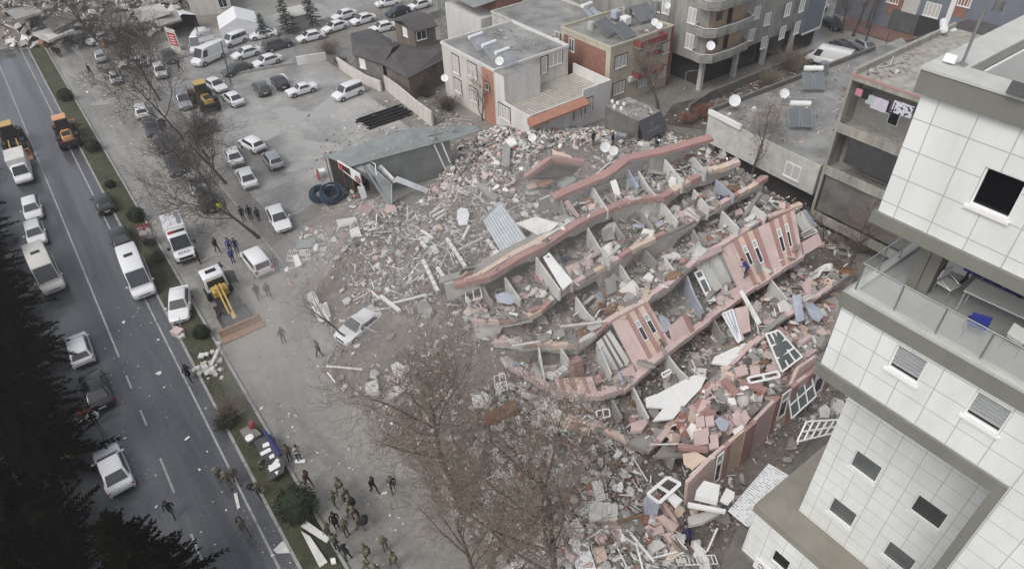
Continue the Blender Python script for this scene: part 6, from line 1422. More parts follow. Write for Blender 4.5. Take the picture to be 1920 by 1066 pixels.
def rescue_truck():
 rz=heading((338,452),(350,484));p=P(338,452,.9);e=empty('rescue_truck',(p.x,p.y,.012),'white rescue truck with a red light bar, AFAD on its bonnet and railed roof','truck',None,rz,world=False)
 w=1.0;g=MB()
 loft(g,[ring_body(y,w*k,zb,zt)for y,k,zb,zt in((-.2,1,.35,1.3),(1.4,1,.35,1.28),(2.3,.98,.35,1.16),(2.75,.92,.4,1.0),(2.9,.82,.5,.85))],'p_white')
 loft(g,[ring_top(-.2,.95,.88,1.2,2.35),ring_top(.9,.95,.88,1.2,2.45),ring_top(1.25,.95,.84,1.2,2.38),ring_top(2.15,.93,.8,1.15,1.24)],'p_white');g.build('cab',e,smooth=True,bevel=.02)
 g=MB();g.box((0,-1.75,1.45),(2.05,2.9,1.9),'p_white');bx=g.build('equipment_body',e,bevel=.05)
 for sx in(-1,1):
  for k in range(3):
   g=MB();g.box((sx*1.03,-.75-k*.95,1.4),(.02,.85,1.5),'metal');g.build('shutter',bx)
  g=MB();g.tube([(sx*.95,-3.1,2.4),(sx*.95,-3.1,2.75),(sx*.95,-.4,2.75),(sx*.95,-.4,2.4)],.035,6,'steel_rail');g.build('roof_rail',e,smooth=True)
  g=MB();g.box((sx*.70,2.78,.9),(.38,.16,.2),'lamp_clear');g.build('headlight',e,bevel=.02)
  g=MB();g.box((sx*1.16,1.75,1.5),(.26,.12,.3),'plastic');g.build('mirror',e,bevel=.02)
  g=MB();q=[(sx*.955,.15,1.32),(sx*.955,1.55,1.3),(sx*.9,1.2,2.08),(sx*.9,.15,2.12)];n=V(sx,0,0);q=[Vector(v)for v in q]
  if sx<0:q.reverse()
  g.hexa([v-n*.02 for v in q],[v+n*.014 for v in q],'glass');g.build('side_window',e)
  for wy in(-2.2,1.95):
   g=MB();g.lathe([(.25,-.13),(.4,-.11),(.4,.11),(.25,.13)],16,'tyre',(sx*.9,wy,.4),Matrix.Rotation(math.pi/2,3,'Y'));wh=g.build('wheel',e,smooth=True)
   g=MB();g.lathe([(.26,0),(.24,.014),(.06,.02)],12,'rim',(sx*1.025,wy,.4),Matrix.Rotation(math.pi/2*sx,3,'Y'));g.build('rim',wh)
 q=[Vector(v)for v in((-.82,2.08,1.31),(.82,2.08,1.31),(.74,1.33,2.3),(-.74,1.33,2.3))];n=(q[1]-q[0]).cross(q[2]-q[0]).normalized();g=MB();g.hexa([v-n*.03 for v in q],[v+n*.03 for v in q],'glass');g.build('windscreen',e)
 g=MB();g.box((0,.75,2.52),(1.5,.28,.14),'plastic');lb_=g.build('light_bar',e,bevel=.03)
 g=MB();g.box((.45,.75,2.535),(.55,.3,.15),'lamp_red');g.build('lamp',lb_,bevel=.03)
 g=MB();g.box((0,2.86,.78),(1.2,.1,.26),'plastic');g.build('grille',e);g=MB();g.box((0,2.88,.48),(1.9,.16,.2),'plastic');g.build('bumper',e,bevel=.03)
 for k in range(4):
  g=MB();g.tube([(-.7+.1*k,-2.9,2.44),(-.7+.1*k,-.6,2.44)],.03,6,'steel_rail');g.build('ladder_pole',e)
 for k in range(2):
  g=MB();g.box((.35,-1.0-k*.5,2.46),(.3,.35,.12),'white');g.build('roof_box',e,bevel=.02)
 ORIG[e]=Vector((0,0,0));text3d('AFAD',(0,2.47,1.155),(-1,0,0),(0,-1,.28),.44,'navy',e,off=.012);return e
rescue_truck()
pk=empty('box_truck',P(40,318,.9),'white box truck parked under the conifers','truck',None,heading((40,318),(48,350)),world=False);pk.location.z=.012
g=MB();loft(g,[ring_body(y,.92*k,zb,zt)for y,k,zb,zt in((.5,1,.4,1.2),(1.6,1,.4,1.18),(2.4,.97,.42,1.0),(2.6,.85,.5,.8))],'p_white');loft(g,[ring_top(.5,.87,.78,1.1,1.95),ring_top(1.1,.87,.78,1.1,2.0),ring_top(2.0,.86,.72,1.05,1.12)],'p_white');g.build('cab',pk,smooth=True,bevel=.02)
g=MB();g.box((0,-1.2,1.5),(1.95,3.2,1.9),'white_dirty');g.build('box',pk,bevel=.03)
q=[Vector(v)for v in((-.75,1.93,1.2),(.75,1.93,1.2),(.66,1.16,1.9),(-.66,1.16,1.9))];n=(q[1]-q[0]).cross(q[2]-q[0]).normalized();g=MB();g.hexa([v-n*.03 for v in q],[v+n*.03 for v in q],'glass');g.build('windscreen',pk)
for sx in(-1,1):
 for wy in(-1.9,1.75):
  g=MB();g.lathe([(.22,-.1),(.35,-.09),(.35,.09),(.22,.1)],14,'tyre',(sx*.85,wy,.35),Matrix.Rotation(math.pi/2,3,'Y'));g.build('wheel',pk,smooth=True)
 g=MB();g.box((sx*.65,2.5,.8),(.3,.12,.16),'lamp_clear');g.build('headlight',pk,bevel=.02)
def loader(c,f,pm,label,name='wheel_loader',tilt=0.0):
 rz=heading(c,f,1.5);p=P(*c,1.5);e=empty(name,(p.x,p.y,.012),label,'wheel loader','wheel loaders',rz,world=False)
 g=MB();loft(g,[[(x*k,y,z)for x,z in((.5,.9),(.6,1.1),(.6,1.75),(.42,1.95),(-.42,1.95),(-.6,1.75),(-.6,1.1),(-.5,.9))]for y,k in((-3.1,.9),(-2.9,1),(-.9,1),(-.8,.95))],pm);hood=g.build('hood',e,bevel=.06,smooth=True)
 g=MB();g.box((0,-2.2,1.97),(.9,1.3,.05),'plastic');g.build('grille',hood)
 g=MB();g.box((0,-3.15,1.1),(1.9,.3,.6),'plastic');g.build('counterweight',e,bevel=.06)
 g=MB();g.box((0,-.1,1.3),(1.5,1.6,.6),'plastic');g.box((0,1.1,1.0),(.9,1.4,.7),'plastic');g.build('chassis',e,bevel=.05)
 g=MB()
 for sx in(-1,1):
  for y in(-.75,.55):g.tube([(sx*.7,y,1.6),(sx*.62,y*.9,3.2)],.05,6,'plastic')
 cabn=g.build('cab_frame',e)
 g=MB();g.hexa([(-.66,-.72,1.62),(.66,-.72,1.62),(.66,.52,1.62),(-.66,.52,1.62)],[(-.58,-.65,3.2),(.58,-.65,3.2),(.58,.46,3.2),(-.58,.46,3.2)],'glass');g.build('cab_glass',e)
 g=MB();g.box((0,-.1,3.28),(1.5,1.65,.14),pm);g.build('cab_roof',e,bevel=.05)
 for sx in(-1,1):
  for y in(-2.0,1.5):
   g=MB();g.lathe([(.35,-.3),(.72,-.27),(.78,-.15),(.78,.15),(.72,.27),(.35,.3)],18,'tyre',(sx*.98,y,.78),Matrix.Rotation(math.pi/2,3,'Y'));wh=g.build('wheel',e,smooth=True)
   g=MB();g.lathe([(.36,0),(.34,.03),(.1,.04)],12,pm,(sx*1.28,y,.78),Matrix.Rotation(math.pi/2*sx,3,'Y'));g.build('rim',wh)
   g=MB();g.box((sx*.98,y,1.62),(.55,1.0,.06),'plastic');g.build('mudguard',e,bevel=.02)
  g=MB();g.beam((sx*.4,.9,1.5),(sx*.45,2.6,1.3),.14,.3,pm);g.beam((sx*.45,2.6,1.3),(sx*.45,3.5,.5),.14,.26,pm);g.build('lift_arm',e)
 R=1.35;g=MB();pts=[(3.4,.25),(3.35,.9),(3.6,1.25),(3.75,1.2),(3.5,.85),(3.55,.35),(4.5,.14),(4.5,.06)]
 g.hexa([(-R,y,z)for y,z in pts],[(R,y,z)for y,z in pts],'mud_rust');bk=g.build('bucket',e)
 for sx in(-1,1):
  g=MB();g.hexa([(sx*R-.03,y,z)for y,z in((3.4,.2),(4.5,.1),(3.65,1.22))],[(sx*R+.03,y,z)for y,z in((3.4,.2),(4.5,.1),(3.65,1.22))],'mud_rust');g.build('bucket_cheek',bk)
  g=MB();g.box((sx*.75,-3.32,1.5),(.25,.08,.14),'lamp_red');g.build('taillight',e)
 return e
loader((122,244),(112,215),'p_orange','orange wheel loader driving up the dark carriageway');loader((381,178),(364,158),'p_yellow','yellow wheel loader parked at the lot entrance');loader((22,258),(30,290),'p_yellow','yellow wheel loader half hidden by conifers at the left edge')
loader((1514,42),(1520,22),'p_yellow','yellow machine on the far street beside the slate facade')
def backhoe():
 c,f=(418,555),(455,615);rz=heading(c,f,1.0);p=P(*c,1.0);e=empty('backhoe_loader',(p.x,p.y,.012),'backhoe loader with white cab, yellow boom and a wide rusty bucket at the rubble edge','backhoe loader',None,rz,world=False)
 g=MB();loft(g,[ring_top(-2.7,.95,.86,1.2,2.45),ring_top(-2.55,.98,.9,1.2,2.6),ring_top(-1.4,.98,.9,1.2,2.6),ring_top(-1.15,.95,.84,1.2,2.45)],'p_white');g.box((0,-1.95,1.05),(1.9,1.6,.7),'p_white');cabn=g.build('cab',e,bevel=.05,smooth=True)
 g=MB();g.box((0,-1.9,2.61),(.9,.5,.03),'glass');g.build('roof_window',cabn)
 for sx in(-1,1):
  g=MB();g.hexa([(sx*.965-.02,-2.5,1.45),(sx*.965+.02,-2.5,1.45),(sx*.965+.02,-1.35,1.45),(sx*.965-.02,-1.35,1.45)],[(sx*.91-.02,-2.45,2.35),(sx*.93+.02,-2.45,2.35),(sx*.93+.02,-1.4,2.35),(sx*.91-.02,-1.4,2.35)],'glass');g.build('side_window',cabn)
 g=MB();g.hexa([(-.75,-1.16,1.4),(.75,-1.16,1.4),(.75,-1.12,1.4),(-.75,-1.12,1.4)],[(-.7,-1.2,2.4),(.7,-1.2,2.4),(.7,-1.16,2.4),(-.7,-1.16,2.4)],'glass');g.build('windscreen',cabn)
 g=MB();g.hexa([(-.98,-1.5,1.0),(-1.75,-1.05,1.0),(-1.72,-1.0,1.0),(-.98,-1.44,1.0)],[(-.95,-1.5,2.4),(-1.7,-1.05,2.4),(-1.67,-1.0,2.4),(-.95,-1.44,2.4)],'glass_grey');g.build('door',e)
 g=MB();g.box((0,.3,.85),(1.5,3.6,.35),'plastic');g.build('chassis',e,bevel=.04)
 g=MB();g.box((0,-.45,1.35),(1.3,1.0,.6),'p_yellow');g.box((.2,-.3,1.75),(.5,.5,.4),'p_yellow');g.build('boom_base',e,bevel=.05)
 for sx in(-.15,.17):
  g=MB();g.beam((sx,-.5,1.9),(sx+.1,1.1,2.3),.16,.3,'p_yellow');g.beam((sx+.1,1.1,2.3),(sx+.2,3.3,1.5),.13,.22,'p_yellow');g.build('boom',e,bevel=.02)
 g=MB();g.beam((.1,3.2,1.5),(.15,3.75,1.2),.3,.16,'p_yellow');g.build('boom_tip',e)
 g=MB();g.tube([(0,-.4,1.5),(0,1.0,1.95)],.07,8,'steel_rail');g.build('cylinder',e)
 for i,(a,b)in enumerate((((-1.2,2.0,.6),(-.4,1.0,.9)),((1.2,2.0,.6),(.4,1.0,.9)))):
  g=MB();g.beam(b,a,.2,.22,'plastic');g.beam(a,(a[0],4.0,.5),.18,.2,'plastic');g.build('lift_arm',e)
 g=MB();q=[(-1.0,1.2,.55),(1.0,1.2,.55),(1.25,3.9,.5),(-1.25,3.9,.5)];g.plate(q,.08,'metal_dark');g.build('deck',e)
 R=1.75;pts=[(4.0,.12),(4.0,.8),(4.12,1.0),(4.28,.95),(4.16,.7),(4.22,.22),(4.85,.12),(4.85,.05)]
 g=MB();g.hexa([(-R,y,z)for y,z in pts],[(R,y,z)for y,z in pts],'mud_rust');g.build('bucket',e)
 for sx in(-1,1):
  for y,r in((-1.6,.62),(1.0,.48)):
   g=MB();g.lathe([(r*.5,-.2),(r*.95,-.18),(r,-.1),(r,.1),(r*.95,.18),(r*.5,.2)],16,'tyre',(sx*.95,y,r),Matrix.Rotation(math.pi/2,3,'Y'));wh=g.build('wheel',e,smooth=True)
   g=MB();g.lathe([(r*.52,0),(r*.5,.02),(.08,.03)],12,'p_yellow',(sx*1.14,y,r),Matrix.Rotation(math.pi/2*sx,3,'Y'));g.build('rim',wh)
 return e
backhoe()
dm('skin',(.36,.22,.16),.6,var=.1);dm('hair',(.018,.014,.012),.8,var=.2);dm('c_black',(.012,.012,.014),.85,var=.3);dm('c_dark',(.028,.028,.032),.85,var=.3);dm('c_jeans',(.03,.042,.075),.85,var=.2);dm('c_navy',(.012,.018,.075),.8,var=.2);dm('c_blue',(.03,.045,.24),.8,var=.15);dm('c_purple',(.10,.07,.30),.8,var=.15)
dm('c_camo',(.15,.135,.095),.9,scale=7,col2=(.075,.07,.045),mix=(.45,.55),world=False);dm('c_camo2',(.19,.17,.12),.9,scale=7,col2=(.09,.08,.055),mix=(.45,.55),world=False);dm('c_beige',(.36,.33,.27),.85,var=.15);dm('c_brown',(.11,.075,.055),.85,var=.2);dm('c_yellow',(.55,.60,.05),.7,var=.1);dm('c_olive',(.09,.10,.06),.85,var=.2);dm('c_grey',(.13,.13,.13),.85,var=.2);dm('shoe',(.012,.011,.01),.7,var=.2);dm('c_green',(.12,.14,.11),.85,var=.2)
def make_body(pose):
 """one continuous skin-modifier figure, 1.75 m, facing +Y; pose gives joint offsets"""
 vs=[];es=[];rs=[];reg=[]
 def v(p,r,k,parent=None):
  vs.append(Vector(p));rs.append(r if hasattr(r,'__len__')else(r,r));reg.append(k)
  if parent is not None:es.append((parent,len(vs)-1))
  return len(vs)-1
 ln=pose.get('lean',0.0);hz=pose.get('drop',0.0)
 def up(x,y,z):
  dz=z-.95;return(x,y+dz*math.sin(ln),.95+dz*math.cos(ln)-hz)
 pel=v(up(0,0,.96),(.16,.125),2);sp=v(up(0,.0,1.12),(.155,.12),1,pel);ch=v(up(0,.0,1.32),(.185,.135),1,sp);nk0=v(up(0,.0,1.46),(.10,.09),1,ch)
 nk=v(up(0,.015,1.53),.058,0,nk0);hb=v(up(0,.03,1.60),(.073,.085),0,nk);hm=v(up(0,.03,1.67),(.080,.10),0,hb);v(up(0,.02,1.745),(.055,.07),3,hm)
 hands=[]
 for sx,key in((-1,'al'),(1,'ar')):
  el,wr=pose[key];s=v(up(sx*.17,0,1.41),.072,1,nk0);s2=v(up(sx*.215,0,1.37),.064,1,s)
  e_=v(up(*el),.050,1,s2);w_=v(up(*wr),.036,1,e_)
  d=(Vector(up(*wr))-Vector(up(*el))).normalized();h=v(Vector(up(*wr))+d*.055,(.036,.022),0,w_);v(Vector(up(*wr))+d*.095,(.036,.018),0,h);hands.append((Vector(up(*wr))+d*.09,d,sx))
 for sx,key in((-1,'ll'),(1,'lr')):
  kn,an=pose[key];hp=v((sx*.095,0,.90-hz),.105,2,pel);th=v(Vector((sx*.1,0,.9-hz)).lerp(Vector(kn),.5),.085,2,hp);k_=v(kn,.062,2,th);cf=v(Vector(kn).lerp(Vector(an),.4),.058,2,k_);a_=v(an,.043,2,cf)
  v((an[0],an[1]+.04,an[2]-.055),(.048,.04),4,a_);v((an[0],an[1]+.16,an[2]-.065),(.046,.032),4,len(vs)-1)
 me=bpy.data.meshes.new('person');me.from_pydata(vs,es,[]);o=bpy.data.objects.new('person',me);COL.objects.link(o)
 o.modifiers.new('skin','SKIN').use_smooth_shade=True
 for i,d in enumerate(me.skin_vertices[0].data):d.radius=rs[i];d.use_root=(i==0)
 o.modifiers.new('sub','SUBSURF').levels=1;o.modifiers['sub'].render_levels=1
 dg=bpy.context.evaluated_depsgraph_get();ev=bpy.data.meshes.new_from_object(o.evaluated_get(dg));bpy.data.objects.remove(o)
 bm=bmesh.new();bm.from_mesh(ev)
 P_=vs
 for f in bm.faces:
  c=f.calc_center_median();best=9;k=1
  for i,(a,b)in enumerate(es):
   ab=P_[b]-P_[a];t=max(0,min(1,(c-P_[a]).dot(ab)/max(1e-9,ab.dot(ab))));dd=(c-P_[a]-ab*t).length-.5*max(rs[a][0],rs[b][0])
   if dd<best:best=dd;k=reg[b]if t>.35 else reg[a]
  f.material_index=k;f.smooth=True
 bm.to_mesh(ev);bm.free()
 g=MB();[g.slot(m)for m in('skin','c_black','c_dark','hair','shoe')]
 for tip,d,sx in hands:
  side=d.cross(Vector((0,1,0)));side=side.normalized()if side.length>.2 else Vector((sx,0,0));fw=side.cross(d).normalized()
  for q,ln_ in zip((-.027,-.009,.009,.026),(.062,.074,.07,.054)):
   a=tip+fw*q;b=a+d*ln_*.6+side*.006*sx;g.tube([a-d*.02,b,b+d*ln_*.35-side*.022*sx],[.0095,.0088,.006],5,'skin')
  a=tip-d*.06+fw*.03;g.tube([a,a+fw*.028+d*.03,a+fw*.03+d*.058],[.011,.010,.007],5,'skin')
 f=Vector(up(0,.135,1.655));g.tube([f-V(0,.03,-.03),f,f-V(0,.03,.02)],[.008,.016,.01],5,'skin')
 for sx in(-1,1):
  p=Vector(up(sx*.033,.122,1.685));g.box(p,(.022,.02,.012),'hair');p=Vector(up(sx*.088,.03,1.66));g.box(p,(.02,.035,.055),'skin')
 p=Vector(up(0,.122,1.61));g.box(p,(.045,.02,.01),'maroon')
 g2=g.mesh('extra');bm=bmesh.new();bm.from_mesh(ev);bm.from_mesh(g2);bm.to_mesh(ev);bm.free()
 for m in g.mats:ev.materials.append(m)
 head=Vector(up(0,.03,1.69));back=Vector(up(0,-.2,1.28))
 return ev,head,back,ln
POSES={'stand':dict(al=((-.27,-.02,1.13),(-.27,.06,.90)),ar=((.27,-.02,1.13),(.27,.06,.90)),ll=((-.105,.02,.49),(-.11,0,.085)),lr=((.105,.02,.49),(.12,0,.085))),'walk':dict(lean=.06,al=((-.26,-.14,1.14),(-.25,-.10,.92)),ar=((.26,.12,1.14),(.24,.28,.98)),ll=((-.1,.20,.52),(-.1,.26,.10)),lr=((.1,-.02,.47),(.1,-.30,.15))),'walk2':dict(lean=.08,al=((-.26,.12,1.14),(-.24,.30,1.0)),ar=((.26,-.15,1.13),(.25,-.14,.92)),ll=((-.1,-.03,.47),(-.1,-.26,.13)),lr=((.1,.18,.52),(.1,.22,.10))),'reach':dict(lean=.1,al=((-.28,.02,1.13),(-.27,.14,.93)),ar=((.40,.10,1.26),(.62,.22,1.30)),ll=((-.12,.04,.49),(-.14,0,.085)),lr=((.12,.02,.49),(.16,-.04,.085))),'bend':dict(lean=.75,drop=.06,al=((-.25,.12,1.18),(-.22,.34,1.06)),ar=((.25,.12,1.18),(.22,.36,1.04)),ll=((-.13,.10,.47),(-.15,0,.085)),lr=((.13,.08,.47),(.16,-.08,.085))),'phone':dict(lean=.12,al=((-.26,.06,1.14),(-.14,.28,1.2)),ar=((.26,.06,1.14),(.12,.28,1.2)),ll=((-.1,.02,.49),(-.12,0,.085)),lr=((.1,.02,.49),(.12,.03,.085))),}
BODY={k:make_body(p)for k,p in POSES.items()}
CAPS={}
def extra_mesh(kind,head,back,ln):
 R=Matrix.Rotation(-ln,3,'X');g=MB()
 if kind=='hair':g.lathe([(.105,-.01),(.108,.04),(.092,.085),(.04,.108)],12,'hair',head+V(0,-.012,-.02),R)
 elif kind=='hood':g.lathe([(.13,-.16),(.135,-.02),(.118,.07),(.05,.115)],12,'c_black',head+V(0,-.03,-.01),R)
 elif kind=='helmet':g.lathe([(.135,-.02),(.138,.02),(.12,.09),(.06,.135)],12,'c_camo2',head+V(0,0,-.005),R)
 elif kind=='white_helmet':g.lathe([(.155,-.01),(.14,.01),(.125,.09),(.06,.14)],12,'white',head+V(0,.01,-.005),R)
 elif kind=='cap':g.lathe([(.108,-.01),(.112,.06),(.05,.1)],12,'c_camo',head+V(0,-.01,0),R);g.box(head+V(0,.13,.0),(.15,.1,.015),'c_camo')
 elif kind=='backpack':g.box(back+V(0,-.06,.0),(.36,.26,.52),'c_black',R)
 elif kind=='camo_pack':g.box(back+V(0,-.05,.0),(.34,.22,.46),'c_camo2',R)
 elif kind=='bag':g.lathe([(.05,-.3),(.2,-.25),(.24,0),(.2,.25),(.05,.3)],10,'c_black',back+V(.22,-.12,-.1),R@Matrix.Rotation(.5,3,'Y'))
 elif kind=='skirt':g.lathe([(.23,-.30),(.205,-.1),(.185,.08)],12,'c_black',V(0,back.y*.2+.02,.93))
 return g
def person(px,py,facing,pose,top,bottom,label,group,extras=('hair',),z=None,s=1.0,hair='hair'):
 """px, py: pixel of the feet; facing: degrees, 0 = along the road away from the camera, anticlockwise"""
 me,head,back,ln=BODY[pose];o=bpy.data.objects.new('person',me);COL.objects.link(o)
 p=P(px,py,z)if z is not None else P(px,py,.012);o.location=p;o.rotation_euler=(0,0,math.radians(facing));o.scale=(s,s,s)
 for i,m in((1,top),(2,bottom)):o.material_slots[i].link='OBJECT';o.material_slots[i].material=M[m]
 tag(o,label,'person',group)
 for k in extras:
  key=(pose,k)
  if key not in CAPS:
   g=extra_mesh(k,head,back,ln);mm=g.mesh(k);bm=bmesh.new();bm.from_mesh(mm);bmesh.ops.bevel(bm,geom=[e for e in bm.edges if len(e.link_faces)==2 and e.calc_face_angle(0)>1.2],offset=.03,segments=2,affect='EDGES',clamp_overlap=True);bm.to_mesh(mm);bm.free()
   mm.polygons.foreach_set('use_smooth',[True]*len(mm.polygons));CAPS[key]=mm
  c=bpy.data.objects.new({'bag':'shoulder_bag','camo_pack':'backpack','skirt':'coat_skirt','white_helmet':'helmet'}.get(k,k),CAPS[key]);COL.objects.link(c);c.parent=o
  if k in('hood','skirt'):c.material_slots[0].link='OBJECT';c.material_slots[0].material=M[top]
 return o
RDP='people walking on the carriageways';GRP='people standing by the backhoe';SOL='soldiers near the bottom of the photo';RB='rescuers on the rubble'
person(326,966,160,'walk','c_black','c_jeans','person in black jacket and blue jeans walking alone on the near carriageway',RDP)
person(358,712,200,'walk2','c_black','c_black','person in a long black hooded coat walking by the median',RDP,('hood','skirt'))
person(409,473,200,'walk','c_dark','c_dark','person in dark clothes walking between the rescue truck and the white estate van',GRP)
person(434,473,190,'stand','c_purple','c_navy','person in a purple jacket beside the white estate van',GRP);person(446,474,170,'stand','c_navy','c_navy','person in a navy jacket right of the purple jacket',GRP);person(439,493,20,'stand','c_blue','c_navy','person in a blue jacket with dark trousers behind the white estate van',GRP)
person(417,404,180,'stand','c_yellow','c_dark','person in a bright yellow vest under the street tree',GRP);person(425,398,150,'stand','c_camo2','c_camo2','person in pale camouflage beside the yellow vest',GRP)
person(376,494,250,'stand','c_black','c_black','person in black beside the front wheel of the rescue truck',GRP);person(420,520,230,'phone','c_black','c_dark','person in black standing against the backhoe cab',GRP)
person(458,414,190,'stand','c_dark','c_dark','person in dark clothes left of the leaning tree trunk',GRP);person(472,412,170,'stand','c_black','c_black','person in black close to the leaning tree trunk',GRP);person(487,416,200,'stand','c_dark','c_black','person in dark clothes beside the white sedan at the rubble',GRP)
person(521,508,160,'stand','c_black','c_dark','person in black behind the white estate van on the rubble side',GRP,('hair','skirt'));person(506,558,185,'walk','c_black','c_black','person in black, right of the pair walking below the estate van',GRP);person(486,560,175,'walk2','c_black','c_dark','person in black, left of the pair walking below the estate van',GRP)
person(533,642,200,'reach','c_dark','c_dark','person in dark clothes pointing with an outstretched arm near the bucket',GRP);person(601,669,30,'walk','c_green','c_dark','person in a grey green jacket walking towards the rubble',GRP)
person(172,142,30,'walk','c_dark','c_dark','person in dark clothes walking alone on the muddy carriageway',RDP);person(106,106,20,'walk','c_black','c_dark','person in black, left of three at the end of the median',RDP);person(111,107,20,'walk2','c_dark','c_dark','person in dark grey, middle of three at the end of the median',RDP);person(116,108,10,'stand','c_black','c_black','person in black, right of three at the end of the median',RDP)
person(339,135,230,'walk','c_dark','c_black','person in dark clothes walking near the large white panel van',RDP)
person(418,905,200,'walk','c_camo','c_camo','soldier in camouflage, left of the three by the white lane line',SOL,('cap','camo_pack'));person(433,912,190,'walk2','c_camo2','c_camo','soldier in camouflage, middle of the three by the white lane line',SOL,('helmet','camo_pack'));person(446,905,180,'walk','c_camo','c_camo2','soldier in camouflage, right of the three by the white lane line',SOL,('helmet',))
person(462,1000,190,'walk','c_camo','c_camo','soldier carrying a black backpack alone on the near carriageway',SOL,('cap','backpack'));person(490,932,190,'walk2','c_camo','c_dark','soldier with a black shoulder bag beside the grey board',SOL,('cap','bag'));person(493,880,200,'bend','c_camo','c_dark','person bending over the grey board on the median',SOL)
person(545,862,160,'stand','c_brown','c_dark','person in brown beside the beige jacket',RDP);person(562,862,200,'phone','c_beige','c_jeans','person in a beige jacket and jeans on the muddy carriageway',RDP,('hair',));person(580,910,200,'walk','c_brown','c_brown','person in brown clothes walking by the round bush',RDP)
for i,a in enumerate(((640,925,'c_camo2','helmet','soldier at the head of the file near the round bush',('helmet','camo_pack')),(631,950,'c_camo','cap','soldier left of the black backpack in the file',('helmet',)),(653,945,'c_camo','cap','soldier with a black backpack second in the file',('helmet','backpack')),(662,958,'c_camo2','helmet','soldier in a pale helmet third in the file',('helmet','backpack')),(661,972,'c_camo','helmet','soldier in the middle of the file',('helmet',)),(669,980,'c_camo2','helmet','soldier fifth in the file, close behind the middle one',('helmet','backpack')),(678,994,'c_camo','cap','soldier with a round black bag at the end of the file',('helmet','bag')))):
 person(a[0],a[1],15+10*math.sin(i*2.3),('walk','walk2')[i%2],a[2],'c_camo',a[4],SOL,a[5])
person(632,988,175,'stand','c_black','c_black','person in a black jacket facing the soldiers',SOL,('hair','skirt'));person(619,1008,30,'stand','c_camo2','c_camo','soldier in pale camouflage left of the black jacket',SOL,('cap',));person(651,1003,200,'stand','c_camo','c_camo','soldier standing right of the black jacket',SOL,('cap',));person(634,1030,10,'phone','c_olive','c_dark','person in olive green below the black jacket',SOL);person(655,1048,20,'bend','c_black','c_dark','person in black bending by the kerb at the bottom',SOL)
for px,py,f,ps,tp,lab,ex in((724,1030,150,'phone','c_camo2','soldier standing apart on the mud right of the file',('cap',)),(740,1062,10,'walk','c_camo2','soldier with a sand coloured pack at the bottom edge',('helmet','camo_pack')),(690,1050,15,'walk2','c_camo','soldier with a pale helmet near the bottom edge',('helmet','camo_pack')),(692,1082,0,'walk','c_camo2','soldier with a large sand pack cut by the bottom edge',('helmet','camo_pack')),(711,1088,0,'walk2','c_camo','soldier right of the large sand pack at the bottom edge',('helmet',))):person(px,py,f,ps,tp,'c_camo',lab,SOL,ex)
person(702,922,200,'walk','c_black','c_dark','person in black, left of two walking on the mud',RDP);person(738,920,160,'walk2','c_black','c_black','person in black, right of two walking on the mud',RDP)
person(1398,519,20,'bend','c_blue','c_navy','rescuer in blue overalls bending over the pink facade window',RB,('hair',),z=5.7);person(1288,1025,-20,'bend','c_navy','c_black','rescuer in dark navy bending at the foot of the rubble',RB,('hair',),z=.3,s=1.1)
person(1112,272,180,'stand','c_dark','c_black','person in dark clothes standing in the white debris',RB,z=Zm(*P(1112,272,2).xy));person(1148,275,200,'stand','c_black','c_black','person in black beside the fallen grey drum',RB,z=Zm(*P(1148,275,2).xy));person(1231,281,150,'bend','c_black','c_black','rescuer with a white helmet behind the top red parapet',RB,('white_helmet',),z=Zm(*P(1231,281,2).xy))
person(155,868,40,'stand','c_camo','c_camo','soldier half hidden by the conifers above the white sedan',SOL,('cap',));person(150,806,200,'bend','c_grey','c_dark','person in grey bending beside the black car under the conifers',RDP);person(182,795,160,'stand','c_black','c_black','person with a white scarf under the conifers',RDP,('hair',));person(118,870,120,'stand','c_olive','c_dark','person in olive under the conifers left of the soldier',RDP)
def slab(pts,th,m,label,name='slab',cat='slab',group='broken slabs in the rubble',dz=0.0,zs=None,smooth=False):
 q=[G(x,y,dz)if zs is None else P(x,y,zs if not hasattr(zs,'__len__')else zs[i])for i,(x,y)in enumerate(pts)]
 g=MB();g.plate(q,th,m);return solo(g,name,label,cat,group)
slab([(967,418),(1005,406),(1048,418),(1032,432),(1008,440)],.14,'white_dirty','white cracked ceiling slab above the left red edge',zs=(8.2,8.6,8.6,8.2,8.0))
slab([(857,394),(864,389),(876,391),(880,400),(876,420),(860,421),(857,412)],.12,'tarp_white','smooth white rounded panel left of the corrugated sheet','panel','panel',dz=.6)
slab([(941,271),(950,268),(957,276),(955,310),(945,314),(942,300)],.3,'concrete','upright grey slab in the pink and white debris',dz=1.0)
slab([(893,346),(905,342),(935,368),(930,374),(921,372)],.4,'concrete','leaning grey concrete beam in front of the debris heap',dz=.7)
slab([(948,262),(962,258),(970,268),(955,276)],.2,'white','white sack like slab at the far edge of the debris',dz=.8)
slab([(1005,341),(1020,334),(1036,332),(1038,340),(1022,348),(1008,346)],.2,'terracotta','orange red flat slab in front of the bent roof fragment',dz=.9);slab([(988,347),(1004,341),(1007,350),(990,355)],.2,'pink','pink slab left of the orange red one',dz=.8)
slab([(1048,340),(1075,330),(1080,338),(1054,352)],.2,'plaster_green','grey green slab right of the orange red one',dz=.6)
slab([(1058,380),(1066,375),(1078,392),(1091,410),(1084,411),(1070,398)],.15,'pink','tall pale pink panel leaning in the upper left room',zs=(8.9,9.0,8.2,7.6,7.5,8.0));slab([(1060,392),(1070,380),(1077,400),(1066,411)],.12,'white_dirty','white broken panel beside the pale pink one',zs=(8.2,8.6,7.8,7.3))
slab([(1144,340),(1155,336),(1168,375),(1157,382)],.15,'white','bright white panel standing in the top room',zs=(9.4,9.5,8.2,8.0))
